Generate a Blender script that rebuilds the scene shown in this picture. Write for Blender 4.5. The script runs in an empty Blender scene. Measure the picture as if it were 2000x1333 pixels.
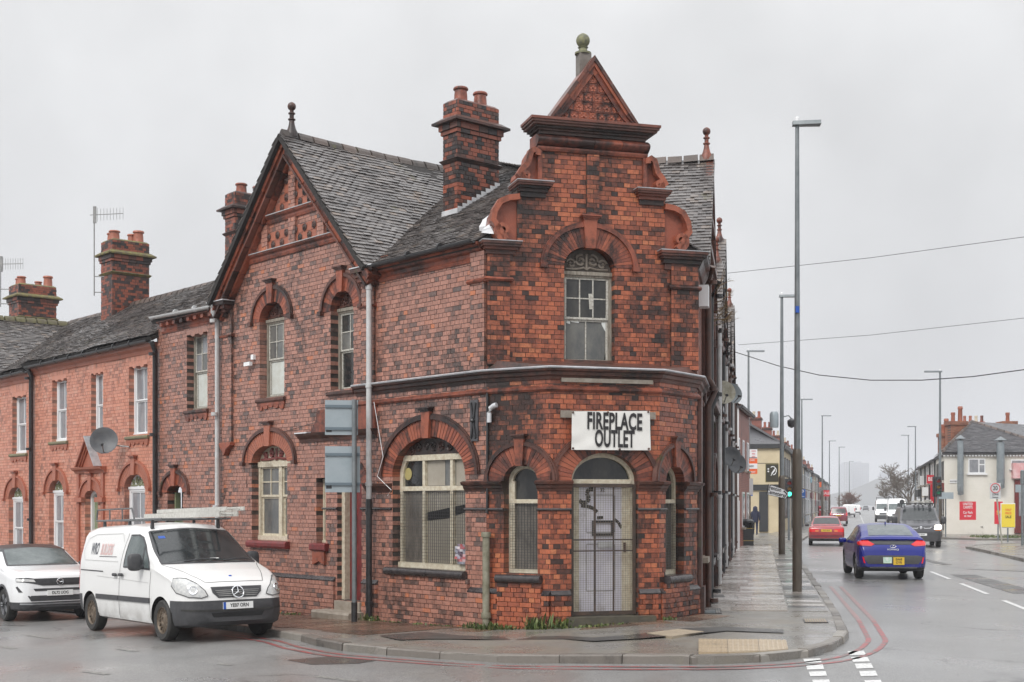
import bpy, bmesh, math, random
import numpy as np
from mathutils import Vector, Matrix
from mathutils.bvhtree import BVHTree
from mathutils.geometry import delaunay_2d_cdt
random.seed(7)
R = math.radians
SC = bpy.context.scene
COL = SC.collection
# camera
EYE = Vector((0.0, 0.0, 2.05))
FPX, CX, HY = 2600.0, 1000.0, 985.0          # focal length in photo pixels, centre column, horizon row
cam_d = bpy.data.cameras.new('camera')
cam_d.sensor_width = 36.0
cam_d.lens = FPX / 2000.0 * 36.0
cam_d.shift_y = (HY - 666.5) / 2000.0
cam_d.clip_start, cam_d.clip_end = 0.1, 5000.0
cam = bpy.data.objects.new('camera', cam_d)
cam.location = EYE
cam.rotation_euler = (R(90), 0, 0)
COL.objects.link(cam)
SC.camera = cam
# world, sun, exposure
SUN_EL, SUN_AZ = R(42), R(212)
w = bpy.data.worlds.new('World'); SC.world = w; w.use_nodes = True
nt = w.node_tree; N = nt.nodes; LK = nt.links
N.clear()
wo = N.new('ShaderNodeOutputWorld'); bg = N.new('ShaderNodeBackground')
sky = N.new('ShaderNodeTexSky'); sky.sky_type = 'NISHITA'; sky.sun_disc = False
sky.sun_elevation = SUN_EL; sky.sun_rotation = SUN_AZ; sky.dust_density = 6.0; sky.air_density = 2.0
hs = N.new('ShaderNodeHueSaturation'); hs.inputs['Saturation'].default_value = 0.15
sc_ = N.new('ShaderNodeVectorMath'); sc_.operation = 'SCALE'; sc_.inputs['Scale'].default_value = 0.10
tc = N.new('ShaderNodeTexCoord'); sx = N.new('ShaderNodeSeparateXYZ')
ramp = N.new('ShaderNodeValToRGB')           # overcast luminance: brighter towards the zenith
el = ramp.color_ramp.elements
el[0].position = 0.0; el[0].color = (0.575, 0.583, 0.605, 1)
el[1].position = 1.0; el[1].color = (1.75, 1.77, 1.80, 1)
e = el.new(0.12); e.color = (0.60, 0.606, 0.622, 1)
e = el.new(0.34); e.color = (0.70, 0.705, 0.715, 1)
cl = N.new('ShaderNodeTexNoise'); cl.inputs['Scale'].default_value = 5.5; cl.inputs['Detail'].default_value = 4
mr = N.new('ShaderNodeMapRange'); mr.inputs['From Min'].default_value = 0.3; mr.inputs['From Max'].default_value = 0.7
mr.inputs['To Min'].default_value = 0.86; mr.inputs['To Max'].default_value = 1.08
ms = N.new('ShaderNodeVectorMath'); ms.operation = 'SCALE'
mx = N.new('ShaderNodeMix'); mx.data_type = 'RGBA'; mx.inputs['Factor'].default_value = 0.10
LK.new(tc.outputs['Generated'], sx.inputs[0]); LK.new(sx.outputs['Z'], ramp.inputs['Fac'])
LK.new(tc.outputs['Generated'], cl.inputs['Vector']); LK.new(cl.outputs['Fac'], mr.inputs['Value'])
LK.new(ramp.outputs['Color'], ms.inputs[0]); LK.new(mr.outputs['Result'], ms.inputs['Scale'])
LK.new(sky.outputs['Color'], hs.inputs['Color']); LK.new(hs.outputs['Color'], sc_.inputs[0])
LK.new(ms.outputs['Vector'], mx.inputs['A']); LK.new(sc_.outputs['Vector'], mx.inputs['B'])
LK.new(mx.outputs['Result'], bg.inputs['Color']); bg.inputs['Strength'].default_value = 1.0
LK.new(bg.outputs[0], wo.inputs['Surface'])
sun_d = bpy.data.lights.new('sun', 'SUN'); sun_d.energy = 1.5; sun_d.angle = R(25); sun_d.color = (1.0, 0.97, 0.93)
sun = bpy.data.objects.new('sun', sun_d); COL.objects.link(sun)
sdir = Vector((math.cos(SUN_EL) * math.sin(SUN_AZ), math.cos(SUN_EL) * math.cos(SUN_AZ), math.sin(SUN_EL)))
sun.rotation_euler = sdir.to_track_quat('Z', 'Y').to_euler()
SC.view_settings.view_transform = 'Standard'; SC.view_settings.look = 'None'
SC.view_settings.exposure = 0.33; SC.view_settings.gamma = 1.0
SC.view_settings.use_curve_mapping = False
SC.cycles.use_denoising = True
SC.cycles.max_bounces = 5; SC.cycles.diffuse_bounces = 3; SC.cycles.glossy_bounces = 3
SC.cycles.transmission_bounces = 4; SC.cycles.transparent_max_bounces = 6; SC.cycles.volume_bounces = 1
SC.cycles.caustics_reflective = False; SC.cycles.caustics_refractive = False
# geometry helpers
def at(px, py, Y):                           # point seen in photo column/row px,py at distance Y
 return Vector(((px - CX) / FPX * Y, Y, EYE.z + (HY - py) / FPX * Y))
def sstep(a, b, x):
 t = min(1.0, max(0.0, (x - a) / (b - a))); return t * t * (3 - 2 * t)
C1 = Vector((-0.42, 21.93)); UL = Vector((-0.6544, 0.7562))
def gz(x, y):                                # level of the pavement; the side street falls to the left
 u = (x - C1.x) * UL.x + (y - C1.y) * UL.y
 return -0.0225 * max(0.0, min(u, 40.0)) * (1 - sstep(-2.0, 3.0, x)) + 0.15 * sstep(-0.5, 2.6, x)
KERB = 0.10
def G(px, py, road=True):                    # where the sight line meets the road / pavement
 Y = 20.0
 for _ in range(30):
  x = (px - CX) / FPX * Y
  Y = FPX * (EYE.z - (gz(x, Y) - (KERB if road else 0))) / (py - HY)
 x = (px - CX) / FPX * Y
 return Vector((x, Y, gz(x, Y) - (KERB if road else 0)))
class Frame:
 """upright plane: s runs along u, d out of the wall, z up"""
 def __init__(s, o, u, side):
  s.o = Vector((o[0], o[1])); s.u = Vector((u[0], u[1])).normalized()
  s.n = Vector((s.u.y, -s.u.x)) * side
  s.flip = side < 0
 def p(s, a, d, z):
  return (s.o.x + s.u.x * a + s.n.x * d, s.o.y + s.u.y * a + s.n.y * d, z)
 def on(s, px, py, d=0.0):
  k = (px - CX) / FPX
  ox, oy = s.o.x + s.n.x * d, s.o.y + s.n.y * d
  a = (k * oy - ox) / (s.u.x - k * s.u.y)
  Y = oy + a * s.u.y
  return a, EYE.z + (HY - py) / FPX * Y
 def S(s, px): return s.on(px, HY)[0]
 def Z(s, px, py): return s.on(px, py)[1]
 def shifted(s, ds=0, dd=0):
  q = s.p(ds, dd, 0); return Frame((q[0], q[1]), s.u, -1 if s.flip else 1)
class MB:
 def __init__(s): s.v = []; s.f = []; s.r = []
 def add(s, vs, fs, rnd=0.5):
  b = len(s.v); s.v.extend(vs)
  for f in fs: s.f.append(tuple(i + b for i in f))
  s.r.extend([rnd] * len(fs)); return s
 BF = ((0, 3, 2, 1), (4, 5, 6, 7), (0, 1, 5, 4), (1, 2, 6, 5), (2, 3, 7, 6), (3, 0, 4, 7))
 BFR = tuple(tuple(reversed(f)) for f in BF)
 def hexa(s, P, rnd=0.5, flip=False):     # 8 corners, bottom ring then top ring
  return s.add([tuple(p) for p in P], s.BFR if flip else s.BF, rnd)
 def box(s, fr, a0, a1, d0, d1, z0, z1, rnd=0.5):
  P = [fr.p(a0, d0, z0), fr.p(a1, d0, z0), fr.p(a1, d1, z0), fr.p(a0, d1, z0),
   fr.p(a0, d0, z1), fr.p(a1, d0, z1), fr.p(a1, d1, z1), fr.p(a0, d1, z1)]
  return s.hexa(P, rnd, not fr.flip)
 def abox(s, x0, x1, y0, y1, z0, z1, rnd=0.5):
  return s.hexa([(x0, y0, z0), (x1, y0, z0), (x1, y1, z0), (x0, y1, z0), (x0, y0, z1), (x1, y0, z1), (x1, y1, z1), (x0, y1, z1)], rnd)
 def prism(s, fr, pts, d0, d1, rnd=0.5):  # polygon (s,z) in the wall plane, thick from d0 to d1
  n = len(pts)
  vs = [fr.p(a, d0, z) for a, z in pts] + [fr.p(a, d1, z) for a, z in pts]
  fs = [tuple(range(n)), tuple(range(2 * n - 1, n - 1, -1))] + [(i, i + n, (i + 1) % n + n, (i + 1) % n) for i in range(n)]
  return s.add(vs, fs, rnd)
 def plan(s, pts, z0, z1, rnd=0.5):       # plan polygon (x,y) raised from z0 to z1
  n = len(pts); vs = [(p[0], p[1], z0) for p in pts] + [(p[0], p[1], z1) for p in pts]
  return s.add(vs, [tuple(range(n)), tuple(range(2 * n - 1, n - 1, -1))] + [(i, i + n, (i + 1) % n + n, (i + 1) % n) for i in range(n)], rnd)
 def extr(s, fr, prof, a0, a1, rnd=0.5, e0=0.0, e1=0.0):   # moulding profile (d,z) run from a0 to a1; e = mitre per unit d
  n = len(prof)
  vs = [fr.p(a0 - e0 * d, d, z) for d, z in prof] + [fr.p(a1 + e1 * d, d, z) for d, z in prof]
  fs = [tuple(range(n)), tuple(range(2 * n - 1, n - 1, -1))] + [(i, i + n, (i + 1) % n + n, (i + 1) % n) for i in range(n)]
  return s.add(vs, fs, rnd)
 def arc(s, fr, sc, zs, ai, bi, ao, bo, d0, d1, t0=0.0, t1=180.0, n=12, rnd=0.5, gap=0.0):   # part of an elliptical ring
  for k in range(n):
   ta, tb = R(t0 + (t1 - t0) * k / n + gap), R(t0 + (t1 - t0) * (k + 1) / n - gap)
   q = []
   for d in (d0, d1):
    q += [fr.p(sc + ai * math.cos(ta), d, zs + bi * math.sin(ta)), fr.p(sc + ao * math.cos(ta), d, zs + bo * math.sin(ta)),
     fr.p(sc + ao * math.cos(tb), d, zs + bo * math.sin(tb)), fr.p(sc + ai * math.cos(tb), d, zs + bi * math.sin(tb))]
   s.hexa(q, random.random() if rnd is None else rnd, not fr.flip)
  return s
 def halfdisc(s, fr, sc, zs, a, b, d0, d1, n=20, rnd=0.5):
  pts = [(sc + a * math.cos(math.pi * k / n), zs + b * math.sin(math.pi * k / n)) for k in range(n + 1)]
  return s.prism(fr, pts, d0, d1, rnd)
 def tube(s, pts, r, n=8, rnd=0.5, closed=False):
  pts = [Vector(p) for p in pts]; rs = r if isinstance(r, (list, tuple)) else [r] * len(pts)
  base = len(s.v); m = len(pts)
  up = Vector((0, 0, 1))
  for i, p in enumerate(pts):
   if closed: t = pts[(i + 1) % m] - pts[i - 1]
   else: t = pts[min(i + 1, m - 1)] - pts[max(i - 1, 0)]
   t.normalize()
   a = t.cross(up) if abs(t.z) < 0.95 else t.cross(Vector((1, 0, 0)))
   a.normalize(); b = a.cross(t)
   for k in range(n):
    c = 2 * math.pi * k / n
    s.v.append(tuple(p + (a * math.cos(c) + b * math.sin(c)) * rs[i]))
  fs = []
  for i in range(m if closed else m - 1):
   j = (i + 1) % m
   for k in range(n):
    fs.append((base + i * n + k, base + i * n + (k + 1) % n, base + j * n + (k + 1) % n, base + j * n + k))
  if not closed:
   fs.append(tuple(base + k for k in reversed(range(n)))); fs.append(tuple(base + (m - 1) * n + k for k in range(n)))
  s.f.extend(fs); s.r.extend([rnd] * len(fs)); return s
 def lathe(s, c, prof, n=16, rnd=0.5, axis=None):   # profile (r, h) about a vertical (or given) axis through c
  c = Vector(c)
  if axis is None: ex, ey, ez = Vector((1, 0, 0)), Vector((0, 1, 0)), Vector((0, 0, 1))
  else:
   ez = Vector(axis).normalized(); ex = ez.cross(Vector((0, 0, 1)) if abs(ez.z) < 0.9 else Vector((1, 0, 0))).normalized(); ey = ez.cross(ex)
  base = len(s.v)
  for r, h in prof:
   for k in range(n):
    a = 2 * math.pi * k / n
    s.v.append(tuple(c + ex * (r * math.cos(a)) + ey * (r * math.sin(a)) + ez * h))
  fs = []
  for i in range(len(prof) - 1):
   for k in range(n):
    fs.append((base + i * n + k, base + i * n + (k + 1) % n, base + (i + 1) * n + (k + 1) % n, base + (i + 1) * n + k))
  fs.append(tuple(base + k for k in reversed(range(n)))); fs.append(tuple(base + (len(prof) - 1) * n + k for k in range(n)))
  s.f.extend(fs); s.r.extend([rnd] * len(fs)); return s
 def mesh(s, name, smooth=None):
  me = bpy.data.meshes.new(name); me.from_pydata(s.v, [], s.f)
  at_ = me.attributes.new('rnd', 'FLOAT', 'FACE'); at_.data.foreach_set('value', s.r)
  if smooth is not None:
   me.polygons.foreach_set('use_smooth', [True] * len(me.polygons)); me.set_sharp_from_angle(angle=R(smooth))
  me.update(); return me
 def build(s, name, mat, parent=None, smooth=None, local=False, fix=False):
  me = s.mesh(name, smooth)
  if fix:
   bm = bmesh.new(); bm.from_mesh(me); bmesh.ops.recalc_face_normals(bm, faces=bm.faces); bm.to_mesh(me); bm.free()
  return link(name, me, mat, parent, local)
def link(name, me, mat, parent=None, local=False):
 o = bpy.data.objects.new(name, me); COL.objects.link(o)
 if mat is not None and len(me.materials) == 0: me.materials.append(mat)
 if parent is not None: adopt(o, parent, local)
 return o
def adopt(o, parent, local=False):
 o.parent = parent
 if not local and parent.type == 'EMPTY': o.matrix_parent_inverse = Matrix.Translation(-parent.location)
def tag(o, label, cat, group=None, kind=None):
 if label: o['label'] = label
 if cat: o['category'] = cat
 if group: o['group'] = group
 if kind: o['kind'] = kind
 return o
def struct(o): o['kind'] = 'structure'; return o
def stuff(o): o['kind'] = 'stuff'; return o
def thing(name, label, cat, loc=(0, 0, 0), rz=0.0, group=None):
 o = bpy.data.objects.new(name, None); COL.objects.link(o); o.empty_display_size = 0.2
 o.location = loc; o.rotation_euler = (0, 0, rz)
 return tag(o, label, cat, group)
def copy_tree(o, parent=None):
 c = o.copy(); COL.objects.link(c)
 if parent is not None: c.parent = parent
 for ch in list(o.children): copy_tree(ch, c)
 return c
def text_mesh(name, body, size, M, mat, parent=None, ext=0.002, bold=0.0, xs=1.0, align='CENTER', local=False, font_shear=0.0, line=1.0, sp=1.0):
 cu = bpy.data.curves.new(name, 'FONT'); cu.body = body; cu.size = size; cu.align_x = align; cu.align_y = 'CENTER'
 cu.extrude = ext; cu.offset = bold; cu.shear = font_shear; cu.space_line = line; cu.space_character = sp; cu.resolution_u = 3
 t = bpy.data.objects.new(name, cu); COL.objects.link(t)
 dg = bpy.context.evaluated_depsgraph_get()
 me = bpy.data.meshes.new_from_object(t.evaluated_get(dg)); bpy.data.objects.remove(t); bpy.data.curves.remove(cu)
 me.transform(M @ Matrix.Diagonal((xs, 1, 1, 1))); me.materials.clear()
 return link(name, me, mat, parent, local)
def facing(fr, a, d, z):                     # matrix that stands text upright on a wall frame
 n = Vector((fr.n.x, fr.n.y, 0)); up = Vector((0, 0, 1)); rt = up.cross(n)
 M = Matrix((rt, up, n)).transposed().to_4x4(); M.translation = Vector(fr.p(a, d, z)); return M
def facing_dir(n, loc):
 n = Vector(n).normalized(); up = Vector((0, 0, 1)); rt = up.cross(n).normalized(); up = n.cross(rt)
 M = Matrix((rt, up, n)).transposed().to_4x4(); M.translation = Vector(loc); return M
# materials
def _new(name):
 m = bpy.data.materials.new(name); m.use_nodes = True
 t = m.node_tree; b = t.nodes['Principled BSDF']; return m, t.nodes, t.links, b
def _noise(n, l, scale, detail=4, rough=0.6, vec=None, stretch=None):
 x = n.new('ShaderNodeTexNoise'); x.inputs['Scale'].default_value = scale; x.inputs['Detail'].default_value = detail; x.inputs['Roughness'].default_value = rough
 if vec is None:
  g = n.new('ShaderNodeNewGeometry'); vec = g.outputs['Position']
 if stretch:
  mp = n.new('ShaderNodeVectorMath'); mp.operation = 'MULTIPLY'; mp.inputs[1].default_value = stretch; l.new(vec, mp.inputs[0]); vec = mp.outputs[0]
 l.new(vec, x.inputs['Vector']); return x
def _map(n, l, sock, a, b, c=0.0, d=1.0):
 x = n.new('ShaderNodeMapRange'); x.inputs['From Min'].default_value = a; x.inputs['From Max'].default_value = b
 x.inputs['To Min'].default_value = c; x.inputs['To Max'].default_value = d; l.new(sock, x.inputs['Value']); return x.outputs['Result']
def _mix(n, l, fac, a, b, mode='MIX'):
 x = n.new('ShaderNodeMix'); x.data_type = 'RGBA'; x.blend_type = mode
 for s_, v in (('Factor', fac), ('A', a), ('B', b)):
  i = [q for q in x.inputs if q.name == s_ and (q.type == 'RGBA' if s_ != 'Factor' else q.type == 'VALUE')][0]
  if isinstance(v, (int, float)): i.default_value = v
  elif isinstance(v, tuple): i.default_value = (*v, 1)
  else: l.new(v, i)
 return [q for q in x.outputs if q.type == 'RGBA'][0]
def _bump(n, l, sock, b, strength, dist=0.01):
 x = n.new('ShaderNodeBump'); x.inputs['Strength'].default_value = strength; x.inputs['Distance'].default_value = dist
 l.new(sock, x.inputs['Height']); l.new(x.outputs['Normal'], b.inputs['Normal'])
MATS = {}
def plain(name, c, rough=0.5, metal=0.0, c2=None, scale=6.0, bump=0.0, soot=None, soot_amt=0.5, emit=None, coat=0.0, stretch=None, rvar=0.0, spec=None, lo=0.35, hi=0.65):
 if name in MATS: return MATS[name]
 m, n, l, b = _new(name); b.inputs['Roughness'].default_value = rough; b.inputs['Metallic'].default_value = metal
 b.inputs['Base Color'].default_value = (*c, 1); b.inputs['Coat Weight'].default_value = coat; b.inputs['Coat Roughness'].default_value = 0.06
 if spec is not None: b.inputs['Specular IOR Level'].default_value = spec
 col = None; nz = None
 if c2 is not None:
  nz = _noise(n, l, scale, 6, 0.65, stretch=stretch); col = _mix(n, l, _map(n, l, nz.outputs['Fac'], lo, hi), c, c2)
 if soot is not None:
  s2 = _noise(n, l, 1.3, 8, 0.72, stretch=(1, 1, 0.55)); col = _mix(n, l, _map(n, l, s2.outputs['Fac'], 0.62 - 0.25 * soot_amt, 0.72), col if col is not None else c, soot)
 if col is not None: l.new(col, b.inputs['Base Color'])
 if bump > 0:
  nb = _noise(n, l, scale * 5, 5, 0.7); _bump(n, l, nb.outputs['Fac'], b, bump, 0.01)
 if rvar > 0:
  nr = _noise(n, l, 2.5, 5); l.new(_map(n, l, nr.outputs['Fac'], 0.35, 0.65, max(0.03, rough - rvar), rough + rvar), b.inputs['Roughness'])
 if emit: b.inputs['Emission Color'].default_value = (*emit[:3], 1); b.inputs['Emission Strength'].default_value = emit[3]
 MATS[name] = m; return m
def piece_mat(name, stops, soot=(0.012, 0.010, 0.010), soot_amt=0.5, rough=0.45, grain=0.25, bump=0.35, soot_scale=0.9, moss=None, white=0.0):
 """coloured per piece (attribute rnd), with grain, blotchy soot and relief"""
 m, n, l, b = _new(name)
 a = n.new('ShaderNodeAttribute'); a.attribute_name = 'rnd'
 r = n.new('ShaderNodeValToRGB'); r.color_ramp.interpolation = 'LINEAR'
 e = r.color_ramp.elements; e[0].position, e[0].color = stops[0][0], (*stops[0][1], 1); e[1].position, e[1].color = stops[-1][0], (*stops[-1][1], 1)
 for p, c in stops[1:-1]: q = e.new(p); q.color = (*c, 1)
 l.new(a.outputs['Fac'], r.inputs['Fac'])
 g = _noise(n, l, 17, 6, 0.75); col = _mix(n, l, _map(n, l, g.outputs['Fac'], 0.3, 0.7, 0.0, grain), r.outputs['Color'], soot)
 s1 = _noise(n, l, soot_scale, 7, 0.66, stretch=(1, 1, 0.45)); s2 = _noise(n, l, 9, 4, 0.7)
 add = n.new('ShaderNodeMath'); add.operation = 'MULTIPLY_ADD'; l.new(s2.outputs['Fac'], add.inputs[0]); add.inputs[1].default_value = 0.42; l.new(s1.outputs['Fac'], add.inputs[2])
 ad2 = n.new('ShaderNodeMath'); ad2.operation = 'MULTIPLY_ADD'; l.new(a.outputs['Fac'], ad2.inputs[0]); ad2.inputs[1].default_value = -0.15; l.new(add.outputs[0], ad2.inputs[2])
 col = _mix(n, l, _map(n, l, ad2.outputs[0], 0.79 - 0.2 * soot_amt, 0.92 - 0.13 * soot_amt, 0, 0.92), col, soot)
 if moss:
  s3 = _noise(n, l, 2.0, 6, 0.7); col = _mix(n, l, _map(n, l, s3.outputs['Fac'], 0.62, 0.72, 0, 0.8), col, moss)
 if white:
  s4 = _noise(n, l, 0.7, 3, 0.6); s5 = _noise(n, l, 60, 2, 0.8)
  mu = n.new('ShaderNodeMath'); mu.operation = 'MULTIPLY'; l.new(_map(n, l, s4.outputs['Fac'], 0.5, 0.65), mu.inputs[0]); l.new(_map(n, l, s5.outputs['Fac'], 0.5, 0.7, 0, white), mu.inputs[1])
  col = _mix(n, l, mu.outputs[0], col, (0.42, 0.36, 0.33))
 l.new(col, b.inputs['Base Color'])
 nr = _noise(n, l, 3, 4); l.new(_map(n, l, nr.outputs['Fac'], 0.3, 0.7, rough - 0.12, rough + 0.15), b.inputs['Roughness'])
 nb = _noise(n, l, 70, 4, 0.7); _bump(n, l, nb.outputs['Fac'], b, bump, 0.006)
 MATS[name] = m; return m
def brick_tex(name, u, c1, c2, mortar, soot_amt=0.4, rough=0.5, bw=0.225, bh=0.08):
 """courses too far off or too oblique to build: brick pattern along direction u"""
 m, n, l, b = _new(name)
 g = n.new('ShaderNodeNewGeometry'); d = n.new('ShaderNodeVectorMath'); d.operation = 'DOT_PRODUCT'; d.inputs[1].default_value = (u[0], u[1], 0)
 l.new(g.outputs['Position'], d.inputs[0]); sp = n.new('ShaderNodeSeparateXYZ'); l.new(g.outputs['Position'], sp.inputs[0])
 cb = n.new('ShaderNodeCombineXYZ'); l.new(d.outputs['Value'], cb.inputs[0]); l.new(sp.outputs['Z'], cb.inputs[1])
 t = n.new('ShaderNodeTexBrick'); l.new(cb.outputs[0], t.inputs['Vector']); t.inputs['Scale'].default_value = 1.0
 t.inputs['Color1'].default_value = (*c1, 1); t.inputs['Color2'].default_value = (*c2, 1); t.inputs['Mortar'].default_value = (*mortar, 1)
 t.inputs['Brick Width'].default_value = bw; t.inputs['Row Height'].default_value = bh; t.inputs['Mortar Size'].default_value = 0.007
 s = _noise(n, l, 1.1, 7, 0.7); col = _mix(n, l, _map(n, l, s.outputs['Fac'], 0.62 - 0.2 * soot_amt, 0.75, 0, 0.85), t.outputs['Color'], (0.015, 0.012, 0.012))
 l.new(col, b.inputs['Base Color']); b.inputs['Roughness'].default_value = rough
 iv = n.new('ShaderNodeMath'); iv.operation = 'SUBTRACT'; iv.inputs[0].default_value = 1.0; l.new(t.outputs['Fac'], iv.inputs[1]); _bump(n, l, iv.outputs[0], b, 0.6, 0.01)
 MATS[name] = m; return m
TERRA = [(0.0, (0.06, 0.036, 0.032)), (0.08, (0.20, 0.066, 0.042)), (0.18, (0.34, 0.095, 0.052)), (0.6, (0.45, 0.125, 0.062)), (0.92, (0.54, 0.155, 0.072)), (1.0, (0.60, 0.21, 0.095))]
b_front = piece_mat('brick_sooty_orange', TERRA, soot=(0.016, 0.012, 0.011), soot_amt=1.25, rough=0.38, grain=0.5, bump=0.5)
PINK = [(0.0, (0.14, 0.10, 0.092)), (0.08, (0.24, 0.14, 0.115)), (0.18, (0.36, 0.172, 0.13)), (0.65, (0.45, 0.215, 0.16)), (0.94, (0.51, 0.245, 0.185)), (1.0, (0.58, 0.19, 0.085))]
b_side = piece_mat('brick_dull_red', PINK, soot=(0.07, 0.05, 0.045), soot_amt=0.6, rough=0.27, grain=0.45, bump=0.4)
ORG = [(0.0, (0.47, 0.18, 0.12)), (0.3, (0.58, 0.235, 0.155)), (0.8, (0.65, 0.275, 0.185)), (1.0, (0.60, 0.31, 0.225))]
b_house = piece_mat('brick_cleaned_orange', ORG, soot=(0.20, 0.10, 0.075), soot_amt=0.45, rough=0.38, grain=0.25)
b_chim = piece_mat('brick_chimney', [(0.0, (0.035, 0.03, 0.032)), (0.4, (0.10, 0.055, 0.045)), (0.55, (0.25, 0.075, 0.045)), (1.0, (0.36, 0.10, 0.055))], soot_amt=0.7, rough=0.42)
mortar = plain('mortar_grey', (0.035, 0.028, 0.025), 0.9, c2=(0.085, 0.065, 0.055), scale=5)
mortar_l = plain('mortar_pale', (0.24, 0.13, 0.095), 0.85, c2=(0.33, 0.19, 0.145), scale=8)
terra = piece_mat('terracotta', [(0.0, (0.24, 0.065, 0.04)), (0.5, (0.33, 0.09, 0.05)), (1.0, (0.40, 0.115, 0.06))], soot_amt=1.2, rough=0.42, soot_scale=1.6, bump=0.5)
terra_c = piece_mat('terracotta_clean', [(0.0, (0.36, 0.12, 0.075)), (1.0, (0.44, 0.15, 0.09))], soot_amt=0.15, rough=0.45)
terra_d = piece_mat('terracotta_blackened', [(0.0, (0.05, 0.03, 0.026)), (0.5, (0.13, 0.05, 0.035)), (1.0, (0.22, 0.07, 0.045))], soot_amt=1.2, rough=0.4, moss=(0.05, 0.055, 0.02))
tile_m = piece_mat('roof_tile_brown', [(0.0, (0.085, 0.075, 0.072)), (0.5, (0.125, 0.112, 0.108)), (0.9, (0.165, 0.148, 0.14)), (1.0, (0.21, 0.165, 0.135))], soot=(0.03, 0.026, 0.025), soot_amt=0.5, rough=0.28, moss=(0.115, 0.105, 0.055), white=0.06, bump=0.15)
ridge_m = piece_mat('ridge_tile', [(0.0, (0.06, 0.05, 0.045)), (1.0, (0.13, 0.095, 0.08))], soot_amt=0.3, rough=0.5, moss=(0.10, 0.095, 0.035))
lead = plain('lead_grey', (0.33, 0.34, 0.36), 0.38, 0.2, c2=(0.5, 0.51, 0.53), scale=5)
lead_w = plain('lead_bright', (0.55, 0.56, 0.58), 0.35, 0.2, c2=(0.72, 0.73, 0.75), scale=6)
black_paint = plain('black_paint', (0.018, 0.018, 0.02), 0.28, c2=(0.04, 0.04, 0.042), scale=10)
black_brick = plain('blue_black_brick', (0.022, 0.020, 0.022), 0.25, c2=(0.06, 0.05, 0.05), scale=9, bump=0.2)
cream = plain('cream_paint_peeling', (0.66, 0.62, 0.50), 0.5, c2=(0.48, 0.41, 0.30), scale=14, bump=0.3, soot=(0.12, 0.09, 0.06), soot_amt=0.25)
oldwood = plain('weathered_wood', (0.17, 0.145, 0.115), 0.7, c2=(0.34, 0.31, 0.26), scale=30, bump=0.5, stretch=(1, 1, 0.15))
flakewhite = plain('flaking_white_paint', (0.55, 0.54, 0.49), 0.55, c2=(0.25, 0.22, 0.18), scale=26, bump=0.4, lo=0.45, hi=0.7)
upvc = plain('white_upvc', (0.80, 0.81, 0.82), 0.3)
white_pipe = plain('weathered_white_pipe', (0.56, 0.57, 0.58), 0.45, c2=(0.46, 0.46, 0.45), scale=5)
rust_pipe = plain('rusty_brown_pipe', (0.10, 0.045, 0.03), 0.45, c2=(0.05, 0.03, 0.025), scale=6, bump=0.2)
grey_pipe = plain('grey_pipe', (0.20, 0.20, 0.20), 0.45, c2=(0.32, 0.32, 0.31), scale=6)
galv = plain('galvanised_steel', (0.15, 0.17, 0.18), 0.42, 0.3, c2=(0.22, 0.24, 0.25), scale=4)
post_b = plain('post_base_brown', (0.075, 0.06, 0.045), 0.4, 0.1, c2=(0.12, 0.10, 0.08), scale=5, stretch=(1, 1, 0.3))
sign_back = plain('sign_back_grey', (0.30, 0.355, 0.385), 0.4, 0.1, c2=(0.36, 0.41, 0.44), scale=3)
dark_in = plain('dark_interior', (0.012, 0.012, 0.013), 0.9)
board_w = plain('boarded_pale_panel', (0.62, 0.65, 0.62), 0.5, c2=(0.52, 0.53, 0.48), scale=5, soot=(0.25, 0.2, 0.13), soot_amt=0.15)
red_paint = plain('dark_red_paint', (0.20, 0.022, 0.022), 0.4, c2=(0.11, 0.02, 0.02), scale=9, bump=0.2)
stone_m = plain('worn_stone', (0.24, 0.205, 0.165), 0.6, c2=(0.36, 0.32, 0.27), scale=6, bump=0.3)
def glass_mat(name, tint, rough=0.07, dirt=0.35, dirtc=(0.16, 0.15, 0.13)):
 m, n, l, b = _new(name)
 nz = _noise(n, l, 3.0, 6, 0.7, stretch=(1, 1, 0.5)); col = _mix(n, l, _map(n, l, nz.outputs['Fac'], 0.4, 0.75, 0, dirt), tint, dirtc)
 l.new(col, b.inputs['Base Color']); l.new(_map(n, l, nz.outputs['Fac'], 0.3, 0.7, rough, rough + 0.15), b.inputs['Roughness']); b.inputs['IOR'].default_value = 1.55
 MATS[name] = m; return m
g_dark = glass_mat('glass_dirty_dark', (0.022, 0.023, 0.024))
g_grey = glass_mat('glass_dusty_grey', (0.10, 0.105, 0.105), 0.1, 0.7, (0.26, 0.25, 0.22))
g_clean = glass_mat('glass_curtained', (0.22, 0.23, 0.25), 0.05, 0.5, (0.5, 0.5, 0.5))
g_mesh = glass_mat('glass_brown_dirty', (0.11, 0.10, 0.088), 0.12, 0.85, (0.30, 0.27, 0.23))
g_beige = glass_mat('glass_over_blind', (0.26, 0.24, 0.20), 0.15, 0.7, (0.36, 0.33, 0.28))
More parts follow.
